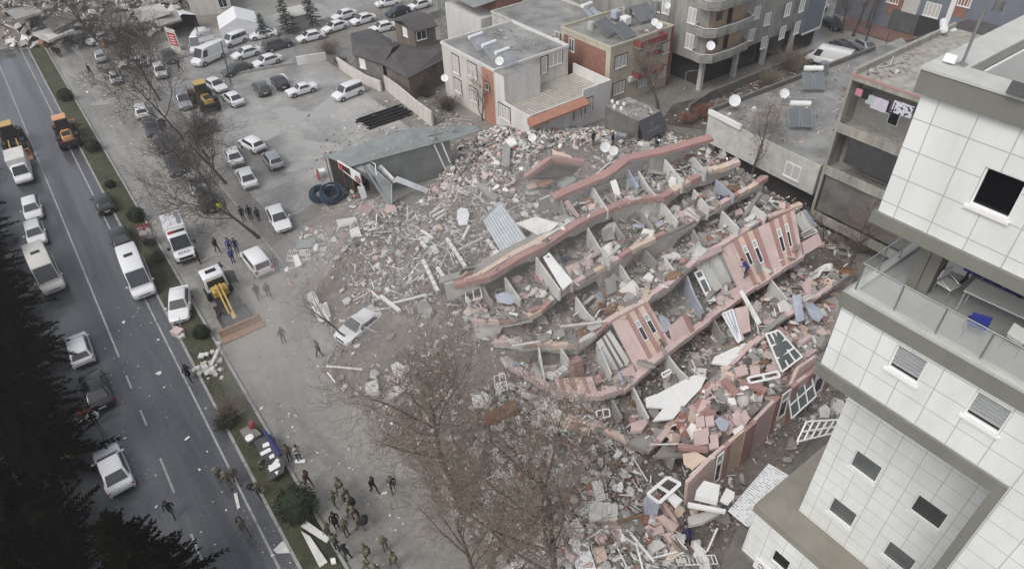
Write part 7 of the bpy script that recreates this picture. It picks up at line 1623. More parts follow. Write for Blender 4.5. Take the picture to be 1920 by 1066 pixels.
slab([(1176,338),(1196,330),(1201,358),(1182,366)],.15,'plaster_blue','blue painted wall piece in the top room',zs=(9.2,9.2,8.0,8.0));slab([(1128,432),(1148,424),(1154,448),(1132,452)],.15,'concrete','grey panel lying in the second row of rooms',zs=(7.6,7.6,6.9,6.9));slab([(1168,435),(1186,430),(1190,448),(1170,452)],.15,'concrete_dark','dark square panel in the second row of rooms',zs=(7.4,7.4,6.9,6.9))
slab([(1185,391),(1193,388),(1192,396),(1186,397)],.1,'white','small white block at the left of the middle room',dz=5.2,group='white blocks in the rooms');slab([(1210,390),(1220,387),(1221,395),(1211,396)],.1,'white','small white block at the right of the middle room',zs=7.5,group='white blocks in the rooms');slab([(1203,400),(1217,398),(1215,408),(1206,409)],.1,'white','small white block at the front of the middle room',zs=7.2,group='white blocks in the rooms')
slab([(1272,398),(1298,386),(1308,400),(1280,416)],.25,'pink','pink wall piece with a barred opening in the right room',zs=(8.1,8.2,7.8,7.7));slab([(1090,492),(1110,484),(1118,505),(1094,516)],.2,'pink','large dusty pink slab in the lower left room',zs=(6.9,6.9,6.3,6.2));slab([(1060,500),(1086,490),(1092,516),(1070,524)],.2,'pink','large dusty pink slab beside the open white door',zs=(6.8,6.8,6.2,6.2));slab([(928,552),(945,547),(968,552),(974,563),(955,571),(932,566)],.15,'plaster_blue','pale blue oval panel in the left room',zs=(5.6,5.8,5.8,5.4,5.2,5.2));slab([(1135,522),(1152,516),(1158,545),(1140,553)],.15,'concrete','tall grey panel behind the white partition',zs=(6.4,6.4,5.6,5.6))
slab([(1210,745),(1232,738),(1262,722),(1302,702),(1324,706),(1314,728),(1296,746),(1262,784),(1224,788),(1244,764),(1212,762)],.14,'white','big white ceiling slab fallen across the lower floor',zs=3.7);slab([(1334,680),(1340,668),(1396,642),(1404,648),(1364,684)],.14,'white','long white slab piece beside the big ceiling slab',zs=3.9)
slab([(1376,690),(1398,682),(1404,700),(1382,706)],.18,'pink','pink facade piece left of its twin below the white slab',zs=4.2,group='pink facade pieces');slab([(1406,684),(1424,684),(1426,702),(1408,704)],.18,'pink','pink facade piece right of its twin below the white slab',zs=4.2,group='pink facade pieces');slab([(1300,808),(1328,800),(1332,830),(1302,836)],.18,'pink','large pink facade piece on the ground floor',zs=4.0,group='pink facade pieces');slab([(1328,816),(1346,812),(1348,838),(1330,842)],.18,'pink','tall pink facade piece beside the large one',zs=4.0,group='pink facade pieces');slab([(1304,782),(1320,778),(1322,798),(1306,800)],.18,'pink','pink facade piece left of the blue panel',zs=4.2,group='pink facade pieces');slab([(1322,780),(1338,778),(1340,796),(1324,798)],.18,'pink','pink facade piece touching the blue panel',zs=4.2,group='pink facade pieces');slab([(1388,776),(1398,766),(1406,784),(1396,798)],.18,'pink','pink diamond shaped piece on the facade top',zs=4.5,group='pink facade pieces')
slab([(1184,792),(1210,784),(1214,792),(1204,806),(1182,808)],.3,'pink','pink block with a white face on the concrete slab corner',zs=4.0,group='pink facade pieces');slab([(1176,828),(1222,800),(1256,806),(1218,846)],.3,'concrete','grey concrete slab corner at the left tip of the lower floor',zs=3.15)
slab([(1340,788),(1350,780),(1368,792),(1362,806),(1352,806)],.1,'plaster_blue','blue panel among the pink pieces','panel','panel',zs=4.2);slab([(1374,806),(1396,792),(1400,798),(1378,814)],.12,'white','white box lying beside the blue panel','panel','panel',zs=4.2);slab([(1386,714),(1396,712),(1440,726),(1436,734)],.3,'redband','upper of two fallen red columns','column','column',zs=4.3,group='fallen red columns');slab([(1352,712),(1362,706),(1386,732),(1378,742)],.3,'redband','lower of two fallen red columns','column','column',zs=4.0,group='fallen red columns');slab([(1272,830),(1328,836),(1328,844),(1272,838)],.3,'redband','red lintel above the leaning tan board','column','column',zs=4.1,group='fallen red columns')
slab([(1280,850),(1305,846),(1326,858),(1298,880),(1282,870)],.1,'cream','tan board leaning inside the ground floor','panel','panel',zs=(3.7,3.8,3.7,3.1,3.2));slab([(1290,892),(1332,852),(1342,856),(1306,884)],.1,'tarp_white','white sheet hanging beside the tan board','sheet','sheet',zs=(3.2,3.9,3.9,3.3))
slab([(1485,556),(1502,550),(1508,600),(1494,604)],.12,'plaster_blue','dark blue door leaf at the right of the rubble','panel','panel',zs=(5.2,5.4,4.2,4.2));slab([(1504,530),(1516,524),(1530,556),(1520,562)],.2,'pink','pink piece at the end of the right facade',zs=(5.0,5.0,4.2,4.2),group='pink facade pieces');slab([(1528,508),(1548,500),(1564,512),(1552,526),(1532,526)],.2,'pink','torn pink round piece near the tower',zs=4.3,group='pink facade pieces');slab([(1509,570),(1524,566),(1544,592),(1536,602),(1522,594)],.15,'plaster_blue','pale blue curved panel beside the tower corner','panel','panel',zs=4.6);slab([(1378,578),(1402,572),(1408,620),(1386,628)],.2,'pink','tall pink panel standing by the folded window',zs=(5.4,5.4,4.3,4.3),group='pink facade pieces')
slab([(906,786),(908,774),(965,748),(970,766),(914,796)],.5,'rust','long rust red brick wall chunk beside the big tree',dz=.7,name='wall_chunk');slab([(1102,944),(1112,938),(1158,944),(1158,974),(1106,976)],.25,'white_dirty','speckled white slab at the foot of the rubble',dz=.6);slab([(1110,902),(1128,898),(1136,936),(1118,940)],.2,'white_dirty','white stepped block above the speckled slab',dz=.6);slab([(1110,1028),(1132,1022),(1140,1046),(1120,1056)],.35,'cream','cream cupboard lying at the bottom edge','cupboard','cupboard',dz=.4);slab([(1070,1010),(1100,1010),(1118,1066),(1080,1066)],.12,'tarp_white','white crumpled sheet at the bottom edge','sheet','sheet',dz=.4)
slab([(884,745),(905,732),(925,745),(915,764),(888,762)],.2,'white_dirty','white splintered slab left of the rust red chunk',dz=.6);slab([(925,722),(935,715),(946,728),(936,742)],.15,'white_dirty','small white slab above the splintered one',dz=.6)
slab([(1306,918),(1320,900),(1350,908),(1346,938),(1304,928)],.5,'white','large white cabinet on the pile by the annex','cabinet','cabinet',zs=3.4);slab([(1350,936),(1362,914),(1378,922),(1376,934),(1366,944)],.2,'white','white broken panel beside the white cabinet','panel','panel',zs=3.2);slab([(1290,940),(1362,954),(1360,960),(1290,948)],.2,'white','white beam in front of the white cabinet','beam','beam',zs=3.0);slab([(1250,930),(1262,922),(1280,936),(1268,950)],.2,'white','white square panel beside the window frame','panel','panel',zs=2.9);slab([(1300,1022),(1302,1012),(1326,1034),(1318,1042),(1306,1036)],.15,'white','white curved panel beside the navy rescuer','panel','panel',dz=.4);slab([(1206,940),(1214,932),(1236,942),(1232,968),(1208,966)],.2,'plaster_blue','grey blue cloth hanging from the window frame','cloth','cloth',zs=(2.6,2.8,2.6,1.3,1.3));slab([(1244,1000),(1260,996),(1268,1010),(1256,1018)],.25,'pink','pink brick block near the navy rescuer',dz=.4,group='pink facade pieces');slab([(1230,968),(1244,964),(1272,984),(1264,996)],.3,'pink','pink low wall piece by the grey blue cloth',dz=.7,group='pink facade pieces');slab([(1156,974),(1204,962),(1208,966),(1160,980)],.15,'wood','brown plank beside the speckled slab','plank','plank',dz=.9);slab([(1290,968),(1330,956),(1350,962),(1320,978),(1292,984)],.3,'concrete_light','cream beam in the hollow under the cabinet','beam','beam',zs=2.0)
def holed_sheet():
 a,b,c,d=P(1441,868,4.6),P(1480,891,5.2),P(1402,988,4.6),P(1364,958,4.0);e=empty('slatted_sheet',a,'white slatted sheet full of dark slots leaning against the annex','sheet')
 n=26;g=MB();R=random.Random(2)
 for i in range(n):
  t0,t1=i/n,(i+.74)/n;p0,p1,q0,q1=a.lerp(d,t0),a.lerp(d,t1),b.lerp(c,t0),b.lerp(c,t1)
  g.plate([p0,q0,q1,p1],.04,'tarp_white')
  for _ in range(5 if i<16 else 9):
   s=R.random();w=.12;z=i/n;z2=(i+1)/n;g.plate([a.lerp(d,z).lerp(b.lerp(c,z),s),a.lerp(d,z).lerp(b.lerp(c,z),min(1,s+w)),a.lerp(d,z2).lerp(b.lerp(c,z2),min(1,s+w)),a.lerp(d,z2).lerp(b.lerp(c,z2),s)],.03,'tarp_white')
 g.build('slats',e);g=MB();g.plate([v-V(0,0,.12)for v in(a,b,c,d)],.04,'dark_void');g.build('backing',e)
holed_sheet()
def corr(a,b,c,d,m,label,n=16):
 """ribbed sheet: ribs run from edge ab to edge dc"""
 g=MB();vs=[];nn=(b-a).cross(d-a).normalized();nn=nn if nn.z>0 else-nn
 for o in(0,-.03):
  for i in range(n+1):
   t=i/n;h=.05 if i%2 else 0;vs+=[a.lerp(b,t)+nn*(h+o),d.lerp(c,t)+nn*(h+o)]
 k=2*(n+1);fs=[]
 for i in range(n):fs+=[(2*i,2*i+2,2*i+3,2*i+1),(k+2*i,k+2*i+1,k+2*i+3,k+2*i+2),(2*i,k+2*i,k+2*i+2,2*i+2),(2*i+1,2*i+3,k+2*i+3,k+2*i+1)]
 fs+=[(0,1,k+1,k),(2*n,k+2*n,k+2*n+1,2*n+1)]
 g.add(vs,fs,m);return solo(g,'corrugated_sheet',label,'metal sheet','corrugated metal sheets in the rubble')
corr(P(940,380,8.4),P(906,414,7.6),P(944,480,6.9),P(996,458,7.7),'tin_light','large pale corrugated sheet lying above the left red edge',18);corr(P(905,410,5.4),P(926,385,6.0),P(935,400,6.6),P(912,425,5.8),'tin','small bent corrugated sheet beside the large pale one',8);corr(G(556,450,.25),G(592,447,.35),G(592,463,.3),G(554,467,.2),'tin','dark corrugated sheet at the left foot of the rubble',12)
def grid(a,b,c,d,n,label,name='railing',cat='railing',group='bent railings in the rubble',m='frame_white',rows=2,r=.03):
 g=railing_grid(a,b,c,d,n,m,None,rows=rows,r=r);return solo(g,name,label,cat,group)
g3=lambda x,y,z=.4:G(x,y,z)
grid(g3(541,470,.3),g3(580,468,.5),g3(582,486,.5),g3(537,490,.3),10,'white railing lying beside the dark corrugated sheet',rows=3);slab([(549,479),(558,476),(566,496),(554,500)],.06,'white','white board on top of the lying railing','board','board','white boards',dz=.7)
grid(g3(574,552,.5),g3(588,545,.9),g3(618,600,.7),g3(600,604,.4),14,'long white railing standing crooked near the crushed sedan',rows=3);grid(g3(600,572,.6),g3(612,566,.7),g3(620,592,.6),g3(608,598,.5),8,'short white railing behind the crooked one',rows=2)
grid(P(698,306,3.6),P(706,300,3.8),P(745,340,2.2),P(733,346,1.8),16,'metal ladder truss hanging from the workshop shed','ladder_truss','truss','ladder trusses','metal',2,.035);grid(P(736,338,2.4),P(744,330,2.8),P(804,354,1.6),P(800,362,1.2),18,'metal ladder truss lying on the debris below the shed','ladder_truss','truss','ladder trusses','metal',2,.035)
grid(P(1316,460,7.2),P(1310,452,7.4),P(1282,478,6.6),P(1290,486,6.4),12,'greenish ladder leaning in the third row of rooms','ladder','ladder','ladders','plaster_green',2,.03);grid(P(1386,546,5.6),P(1392,543,5.7),P(1428,604,4.5),P(1420,609,4.4),16,'white ladder hanging below the balcony parapet','ladder','ladder','ladders','white_dirty',2,.03)
def wframe(a,b,c,d,nu,nv,label,pane=None,m='frame_white',group='loose window frames in the rubble',w=.09):
 e=empty('window_frame',a.lerp(c,.5)-V(0,0,.1),label,'window frame',group);g=MB()
 for k in range(nu+1):g.beam(a.lerp(b,k/nu),d.lerp(c,k/nu),w,.06,m)
 for k in range(nv+1):g.beam(a.lerp(d,k/nv)+V(0,0,.01),b.lerp(c,k/nv)+V(0,0,.01),w,.06,m)
 g.build('frame',e)
 if pane:
  g=MB();k=.04;g.plate([a.lerp(c,k),b.lerp(d,k),c.lerp(a,k),d.lerp(b,k)],.02,pane);g.build('pane',e)
wframe(P(1436,626,5.0),P(1460,619,5.2),P(1504,668,4.4),P(1466,697,4.2),3,3,'large white window frame with several panes near the tower','glass_grey',w=.12);wframe(P(1402,708,4.5),P(1458,696,4.6),P(1462,706,4.5),P(1406,718,4.4),2,1,'white door frame half glazed beside the fallen columns',None,w=.16);wframe(P(1512,790,3.4),P(1578,786,3.8),P(1560,812,2.6),P(1494,828,2.4),5,2,'white roof frame lying in front of the tower',None,w=.1);wframe(P(1478,736,3.6),P(1520,700,4.0),P(1530,742,2.8),P(1484,784,2.2),3,2,'white barred balcony window on the right facade','glass_grey',w=.09)
wframe(P(1214,926,2.9),P(1252,894,3.1),P(1276,906,3.2),P(1236,942,2.9),2,1,'white window frame on the pile left of the cabinet',None,w=.2);wframe(P(1190,858,2.0),P(1198,852,2.1),P(1202,868,1.9),P(1192,872,1.8),1,1,'small white frame below the slab corner',None);wframe(P(872,546,5.4),P(900,538,5.8),P(904,558,5.2),P(874,566,4.8),2,1,'thin white frame under the left end of the red edge',None,w=.07);wframe(P(1240,700,4.3),P(1256,692,4.4),P(1258,698,4.2),P(1244,708,4.1),1,1,'small white frame on the pink pieces of the lower floor',None);wframe(P(1038,700,3.6),P(1056,686,4.0),P(1062,690,3.9),P(1046,706,3.4),3,1,'white window frame in the dark left room',None,w=.07);wframe(P(1118,770,2.8),P(1142,766,2.9),P(1144,780,2.6),P(1120,786,2.5),2,1,'white crate like frame on the rubble left of the grey wall',None)
wframe(g3(1252,1042,.3),g3(1340,1040,.5),g3(1346,1056,.4),g3(1258,1060,.3),12,1,'long white barred frame at the bottom edge by the navy rescuer',None,w=.05);wframe(g3(926,705,.8),g3(946,700,.9),g3(952,730,.7),g3(930,736,.6),2,2,'white bent chair like frame in the left rubble',None,w=.06);wframe(P(1354,588,5.0),P(1374,580,5.4),P(1390,636,4.2),P(1384,642,4.1),3,1,'folded white window hanging in the middle of the lower rooms','plaster_blue',w=.1)
def post(a,b,w,m,label,name='broken_post',bands=0,group='broken white posts'):
 g=MB();n=bands or 1
 for i in range(n):g.beam(a.lerp(b,i/n),a.lerp(b,(i+(.86 if bands else 1))/n),w*(1 if i%2==0 else.92),w,m)
 if bands:g.beam(a,b,w*.7,w*.7,'concrete')
 return solo(g,name,label,'post',group)
for i,(a,b,n,lab)in enumerate((((838,448),(874,502),6,'white banded post leaning right of the oval panel'),((793,488),(822,548),6,'white banded post at the left of the splinters'),((820,502),(834,522),3,'short white banded post beside the left one'),((790,454),(800,466),2,'short white post stub above the banded posts'),((914,450),(936,480),4,'white banded post along the corrugated sheet'))):
 post(G(*a,.9),G(*b,1.0),.28,'white',lab,bands=n)
R_=random.Random(12)
for i,(a,b,w,lab)in enumerate((((806,402),(826,388),.22,'upper of three parallel white beams near the oval panel'),((812,406),(834,394),.2,'middle of three parallel white beams near the oval panel'),((818,412),(836,400),.16,'lower of three parallel white beams near the oval panel'),((868,448),(880,424),.25,'white splintered beam pointing at the corrugated sheet'),((850,474),(906,446),.18,'long white beam crossing the banded posts'),((714,555),(750,583),.25,'white plank ending beside the crushed sedan'),((735,568),(800,552),.14,'thin white bar behind the crushed sedan'),((696,545),(712,560),.12,'short white bar above the crushed sedan'),((612,686),(680,692),.12,'white pipe lying at the edge of the mud'),((614,698),(628,716),.1,'short white pipe below the long one'),((790,432),(812,446),.18,'white bar left of the oval panel'),((960,648),(1010,640),.1,'thin white bar in the dark left room'),((1050,612),(1136,602),.12,'long white strip on the fourth floor edge'),((1132,570),(1116,594),.1,'white rod standing by the fourth floor edge'),((1345,990),(1326,1032),.12,'bent white rod beside the navy rescuer'),((1180,996),(1226,1052),.12,'white pipe fanning down at the bottom of the pile'),((1170,1006),(1222,1040),.12,'second white pipe fanning down at the bottom of the pile'),((1192,1016),(1205,1066),.1,'third white pipe fanning down at the bottom of the pile'),((1220,1046),(1270,1034),.1,'white pipe crossing the fan of pipes'),((1100,1010),(1140,985),.08,'thin white rod left of the fan of pipes'))):
 za=P(*a,0);g=MB();h=.5+.4*R_.random()
 if lab.startswith(('long white strip','white rod standing','thin white bar in')):q0,q1=P(*a,5.0 if 'dark' in lab else 5.4),P(*b,5.0 if 'dark' in lab else 5.9)
 else:q0,q1=G(*a,h),G(*b,h)
 post(q0,q1,w,'white' if i%4 else 'white_dirty',lab,'white_bar',group='white bars and pipes in the rubble')
def coil(px,py,r,label,tilt=.5):
 p=G(px,py,.1);e=empty('hose_coil',p,label,'hose coil','hose coils by the workshop shed');Rm=Matrix.Rotation(tilt,3,'X');g=MB()
 for k in range(20):
  rr=r*R_.uniform(.42,1.05);ox,oy=R_.gauss(0,.06),R_.gauss(0,.06);g.tube([p+V(0,0,r*.45)+Rm@V(ox+rr*math.cos(a*.35),oy+rr*math.sin(a*.35),-.4+k*.06)for a in range(19)],.06,6,'hose')
 g.build('hose',e,smooth=True)
dm('hose',(.035,.055,.085),.45,var=.2)
coil(600,372,1.0,'large dark hose coil in front of the workshop shed',.8);coil(624,374,1.15,'second dark hose coil partly behind the large one',.5)
pb=empty('pipe_bundle',P(705,222,0),'bundle of long black pipes on the muddy lot','pipe bundle')
a0,b0=P(672,230),P(752,203);side=P(692,242)-P(672,230)
for k in range(13):
 o=side*(k/9.0-.25);j=random.uniform(-.06,.06);z=.11+(.2 if k%3==1 else 0);g=MB();g.tube([a0+o+(b0-a0)*j+V(0,0,z),b0+o+(b0-a0)*j+V(0,0,z)],.11,8,'c_black');g.build('pipe',pb,smooth=True)
tn=empty('tent',P(452,52,0),'white ridge tent on the yard behind the parked vans','tent')
c=P(450,56,0);rz=-.25;Rz=Matrix.Rotation(rz,3,'Z')
def tp(x,y,z):return c+Rz@V(x,y,z)
g=MB();w_,l_=3.0,3.2
g.plate([tp(-w_,-l_,1.6),tp(-w_,l_,1.6),tp(0,l_,2.9),tp(0,-l_,2.9)],.05,'tarp_white');g.plate([tp(w_,-l_,1.6),tp(w_,l_,1.6),tp(0,l_,2.9),tp(0,-l_,2.9)],.05,'tarp_white');g.build('roof',tn)
g=MB();wl=[(-w_,-l_),(w_,-l_),(w_,l_),(-w_,l_)]
for i in range(4):
 a,b=wl[i],wl[(i+1)%4];g.hexa([tp(a[0]*1.05,a[1]*1.05,0),tp(b[0]*1.05,b[1]*1.05,0),tp(b[0]*.98,b[1]*.98,0),tp(a[0]*.98,a[1]*.98,0)],[tp(a[0],a[1],1.6),tp(b[0],b[1],1.6),tp(b[0]*.97,b[1]*.97,1.6),tp(a[0]*.97,a[1]*.97,1.6)],'tarp_white')
for s in(-1,1):g.plate([tp(-w_,s*l_,1.6),tp(w_,s*l_,1.6),tp(0,s*l_,2.88)],.04,'tarp_white',up=(0,s,0))
g.build('wall',tn)
hu=empty('tarpaulin_hut',P(342,48,0),'small hut with a white tarpaulin roof and a dark open front','hut');c=P(343,58,0);rz=.25;Rz=Matrix.Rotation(rz,3,'Z')
g=MB();g.plate([tp(-2.3,-1.8,2.3),tp(-2.3,1.8,2.3),tp(0,1.8,3.1),tp(0,-1.8,3.1)],.06,'tarp_white');g.plate([tp(2.3,-1.8,2.3),tp(2.3,1.8,2.3),tp(0,1.8,3.1),tp(0,-1.8,3.1)],.06,'tarp_white');g.build('roof',hu)
g=MB();g.hexa([tp(-2.1,1.6,0),tp(2.1,1.6,0),tp(2.1,1.7,0),tp(-2.1,1.7,0)],[tp(-2.1,1.6,2.3),tp(2.1,1.6,2.3),tp(2.1,1.7,2.3),tp(-2.1,1.7,2.3)],'dark_void')
for s in(-1,1):g.hexa([tp(s*2.1,-1.6,0),tp(s*2.2,-1.6,0),tp(s*2.2,1.6,0),tp(s*2.1,1.6,0)],[tp(s*2.1,-1.6,2.3),tp(s*2.2,-1.6,2.3),tp(s*2.2,1.6,2.3),tp(s*2.1,1.6,2.3)],'dark_void')
g.build('wall',hu)
sn=empty('red_sign',P(333,92,0),'tall red and white banner sign standing by the tarpaulin hut','sign');a,b=P(322,92,0),P(340,96,0)
u=(b-a);g=MB();g.hexa([a,b,b+V(.1,.15,0),a+V(.1,.15,0)],[a+V(0,0,3.4),b+V(0,0,3.2),b+V(.1,.15,3.2),a+V(.1,.15,3.4)],'white_dirty');g.build('panel',sn)
n_=Vector((u.y,-u.x,0)).normalized()*.03
def on(t,z):return a.lerp(b,t)+n_+V(0,0,z)
g=MB();g.hexa([on(.1,.7),on(.9,.7),on(.9,.7)-n_*.9,on(.1,.7)-n_*.9],[on(.1,2.7),on(.9,2.6),on(.9,2.6)-n_*.9,on(.1,2.7)-n_*.9],'sign_red')if 'sign_red' in M else None
dm('sign_red',(.42,.03,.04),.6,var=.1)
g=MB();g.hexa([on(.1,.7),on(.9,.7),on(.9,.7)-n_*.9,on(.1,.7)-n_*.9],[on(.1,2.7),on(.9,2.6),on(.9,2.6)-n_*.9,on(.1,2.7)-n_*.9],'sign_red');g.build('red_field',sn)
for z in(1.0,1.4,1.8,2.2):
 g=MB();o=n_*.4;g.hexa([on(.25,z)+o,on(.75,z)+o,on(.75,z),on(.25,z)],[on(.25,z+.14)+o,on(.75,z+.14)+o,on(.75,z+.14),on(.25,z+.14)],'white');g.build('text_line',sn)
vs_=empty('van_sign',P(388,84,2.6),'pale sign board with dark capitals above the white van','sign');a,b=P(374,80,2.7),P(401,72,2.7);u=b-a;g=MB();nn=Vector((u.y,-u.x,0)).normalized()*.05
g.hexa([a-nn,b-nn,b+nn,a+nn],[a-nn+V(0,.3,1.4),b-nn+V(0,.3,1.4),b+nn+V(0,.3,1.4),a+nn+V(0,.3,1.4)],'plate');g.build('panel',vs_);text3d('DACOĞ',a.lerp(b,.5)+V(0,.15,.85),u,V(0,.3,1.4),.7,'c_dark',vs_,off=.08)
for t in(.15,.85):
 g=MB();p=a.lerp(b,t);g.tube([(p.x,p.y,0),p],.05,6,'metal_dark');g.build('post',vs_)
po=empty('poster_board',P(280,455,0),'poster board with a red border and a grey photograph on the median','board');q=[P(253,424,2.3),P(281,418,2.3),P(290,450,.5),P(266,455,.5)]
g=MB();g.plate(q,.08,'maroon');g.build('frame',po);nn=(q[1]-q[0]).cross(q[3]-q[0]).normalized();nn=nn if nn.z>0 else-nn
dm('poster',(.50,.50,.52),.5,scale=2.2,col2=(.10,.10,.12),mix=(.42,.62),detail=3)
def inn(s,t):return q[0].lerp(q[1],s).lerp(q[3].lerp(q[2],s),t)+nn*.02
g=MB();g.plate([inn(.06,.12),inn(.94,.12),inn(.94,.95),inn(.06,.95)],.02,'poster');g.build('picture',po);g=MB();g.plate([inn(.42,.1)+nn*.01,inn(.58,.1)+nn*.01,inn(.6,.3)+nn*.01,inn(.5,.36)+nn*.01,inn(.4,.3)+nn*.01],.015,'sign_red');g.build('emblem',po)
for t in(.1,.9):
 g=MB();p=q[3].lerp(q[2],t);g.tube([(p.x,p.y,0),p],.05,6,'metal_dark');g.build('post',po)
sb=empty('shop_sign',P(655,330,0),'torn white and red sign board hanging at the corner of the workshop shed','sign');a,b=P(633,300,4.4),P(675,326,3.9);g=MB();u=b-a;nn=Vector((u.y,-u.x,0)).normalized()*.06
g.hexa([a-nn-V(0,0,.9),b-nn-V(0,0,1.4),b+nn-V(0,0,1.4),a+nn-V(0,0,.9)],[a-nn,b-nn,b+nn,a+nn],'tarp_white');g.build('panel',sb)
def sp_(t,z):return a.lerp(b,t)+nn*(1.4 if nn.dot(V(-1,-.5,0))>0 else-1.4)+V(0,0,z)
s_=1 if nn.dot(V(-1,-.5,0))>0 else-1
for t0,t1,m,nm in((.03,.2,'sign_red','red_patch'),(.2,.55,'c_dark','dark_patch')):
 g=MB();g.hexa([sp_(t0,-.8),sp_(t1,-.95),sp_(t1,-.95)-nn*.2*s_,sp_(t0,-.8)-nn*.2*s_],[sp_(t0,-.15),sp_(t1,-.15),sp_(t1,-.15)-nn*.2*s_,sp_(t0,-.15)-nn*.2*s_],m);g.build(nm,sb)
for rr,m,k in((.42,'sign_red',1.0),(.28,'pink',1.15)):
 g=MB();cc=a.lerp(b,.86)+V(0,0,-.85);ux=u.normalized();g.add([cc+nn*s_*1.5*k+ux*rr*math.cos(t*.5236)+V(0,0,rr*math.sin(t*.5236))for t in range(12)],[tuple(range(12)),tuple(reversed(range(12)))],m);g.build('disc',sb)
g=MB();p=b-V(0,0,1.4);g.plate([p+V(-.5,.2,0),p+V(.1,-.1,0),p+V(.2,-.1,-1.4),p+V(-.3,.2,-1.7)],.05,'tarp_white',up=(-1,-.5,0));g.build('torn_banner',sb)
z0=.75;gb=empty('grey_board',P(508,860,0),'dark grey board strewn with white sheets lying over the median','board');q=[P(476,826,z0),P(508,812,z0),P(534,870,z0),(P(532,884,z0)),P(505,901,z0)]
g=MB();g.plate(q,.12,'metal_dark');g.build('panel',gb)
for i,pts in enumerate((((492,832),(503,827),(506,834),(493,839)),((487,848),(506,838),(509,844),(490,854)),((504,854),(513,849),(515,856),(506,860)),((502,878),(519,858),(524,862),(508,882)),((503,872),(524,866),(526,873),(506,884)),((514,884),(522,881),(520,890)))):
 g=MB();g.plate([P(x,y,z0+.03+.008*i)for x,y in pts],.015,'white');g.build('sheet',gb)
g=MB();g.tube([P(496,808,z0+.1),P(526,852,z0+.1)],.12,8,'navy');g.build('rail',gb)
for x,y in((484,830),(512,820),(510,892),(530,872)):
 p=P(x,y,z0-.1);g=MB();g.tube([(p.x,p.y,0),p],.05,6,'metal_dark');g.build('leg',gb)
slab([(449,806),(470,795),(490,812),(464,830)],.3,'paving','square stone plinth on the median above the grey board','plinth','plinth',None,zs=.5)
g=MB();p=P(474,800,.5);g.lathe([(.05,0),(.25,.08),(.28,.3),(.18,.55),(.05,.6)],10,'maroon',p);solo(g,'sack','dark red sack standing on the stone plinth','sack',smooth=True)
g=MB();p=P(469,822,.5);g.lathe([(.02,0),(.28,.02),(.3,.18),(.22,.2),(.02,.2)],10,'white',p);solo(g,'bowl','white bowl on the edge of the stone plinth','bowl',smooth=True)
slab([(564,985),(574,975),(619,1007),(612,1016)],.1,'white_dirty','upper of two white boards below the round bush','board','board','white boards',zs=.5);slab([(564,994),(581,1004),(614,1052),(599,1062)],.12,'white_dirty','lower of two white boards below the round bush','board','board','white boards',zs=.35);slab([(512,1030),(530,1013),(547,1026),(543,1035),(520,1036)],.06,'white_dirty','crumpled white sheet on the road by the median','sheet','sheet',zs=.1);slab([(619,1046),(628,1044),(630,1054),(621,1056)],.2,'white','small white box on the median grass','box','box',zs=.3);slab([(438,925),(444,922),(450,950),(445,954)],.05,'white_dirty','narrow white board on the lane line','board','board','white boards',zs=.06);slab([(553,861),(572,860),(572,866),(553,867)],.06,'white','white board at the feet of the beige jacket','board','board','white boards',zs=.1)
g=MB();p=P(336,628,0);g.box(p+V(0,0,.35),(.7,.9,.5),'pink',rz=.5);g.box(p+V(.1,-.6,.2),(.5,.5,.4),'white_dirty',rz=.2);g.tube([p+V(.3,.3,.3),p+V(.6,.8,1.1)],.04,6,'metal');solo(g,'luggage','pale luggage heap on the road in front of the white sedan','luggage')
g=MB();p=P(392,690,.12);R2=random.Random(6)
for _ in range(26):
 c=p+V(R2.gauss(0,.5),R2.gauss(0,.7),.12+R2.random()*.2);g.box(c,(R2.uniform(.15,.5),)*2+(R2.uniform(.1,.3),),'concrete_light',Matrix.Rotation(R2.random()*3,3,'Z')@Matrix.Rotation(R2.gauss(0,.4),3,'X'))
solo(g,'stone_heap','heap of pale broken stone on the median','stone heap',kind='stuff');post(P(396,686,.4),P(410,655,.8),.25,'concrete_light','pale stone post leaning on the stone heap',group=None)
for i,(px,py,m,lab)in enumerate(((176,782,'white','white bag under the conifers beside the black car'),(146,800,'cloth_grey','grey bundle under the conifers'),(155,775,'maroon','maroon bundle under the conifers'),(122,855,'c_yellow','yellow and white bag left of the white sedan'),(85,690,'cloth_grey','grey tarpaulin bundle left of the covered hatchback'))):
 g=MB();p=P(px,py,0.02);g.lathe([(.1,0),(.42,.08),(.45,.4),(.25,.65),(.05,.7)],9,m,p,Matrix.Rotation(.3*i,3,'Z'));solo(g,'bundle',lab,'bundle','bundles under the conifers',smooth=True)
def pole(px,py,px2,py2,r,m,label,name='pole',cat='pole',extra=None):
 p=P(px,py,0);h=HAT(px2,py2,p.x,p.y);d=ray(px2,py2);t=(d[0]*p.x+d[1]*p.y)/(d[0]**2+d[1]**2);q=Vector((d[0]*t,d[1]*t,h));e=empty(name,p,label,cat);g=MB();g.tube([p,p.lerp(q,.5),q],[r,r*.85,r*.65],8,m);g.build('shaft',e,smooth=True);g=MB();g.lathe([(r*2.2,0),(r*2,.25),(r*1.2,.3)],10,'concrete',p);g.build('base',e);return e,q
pole(434,160,414,78,.09,'metal_dark','thin dark pole between the panel van and the lot');pole(377,92,366,40,.1,'metal_dark','dark pole beside the van sign board');pole(717,48,709,-5,.07,'metal','thin grey pole beside the white sedan near the brick hut')
pole(1617,96,1650,-6,.13,'metal_dark','tall dark pole on the far street beside the parked cars');pole(1658,94,1668,58,.06,'metal_dark','short thin pole on the red pavement')
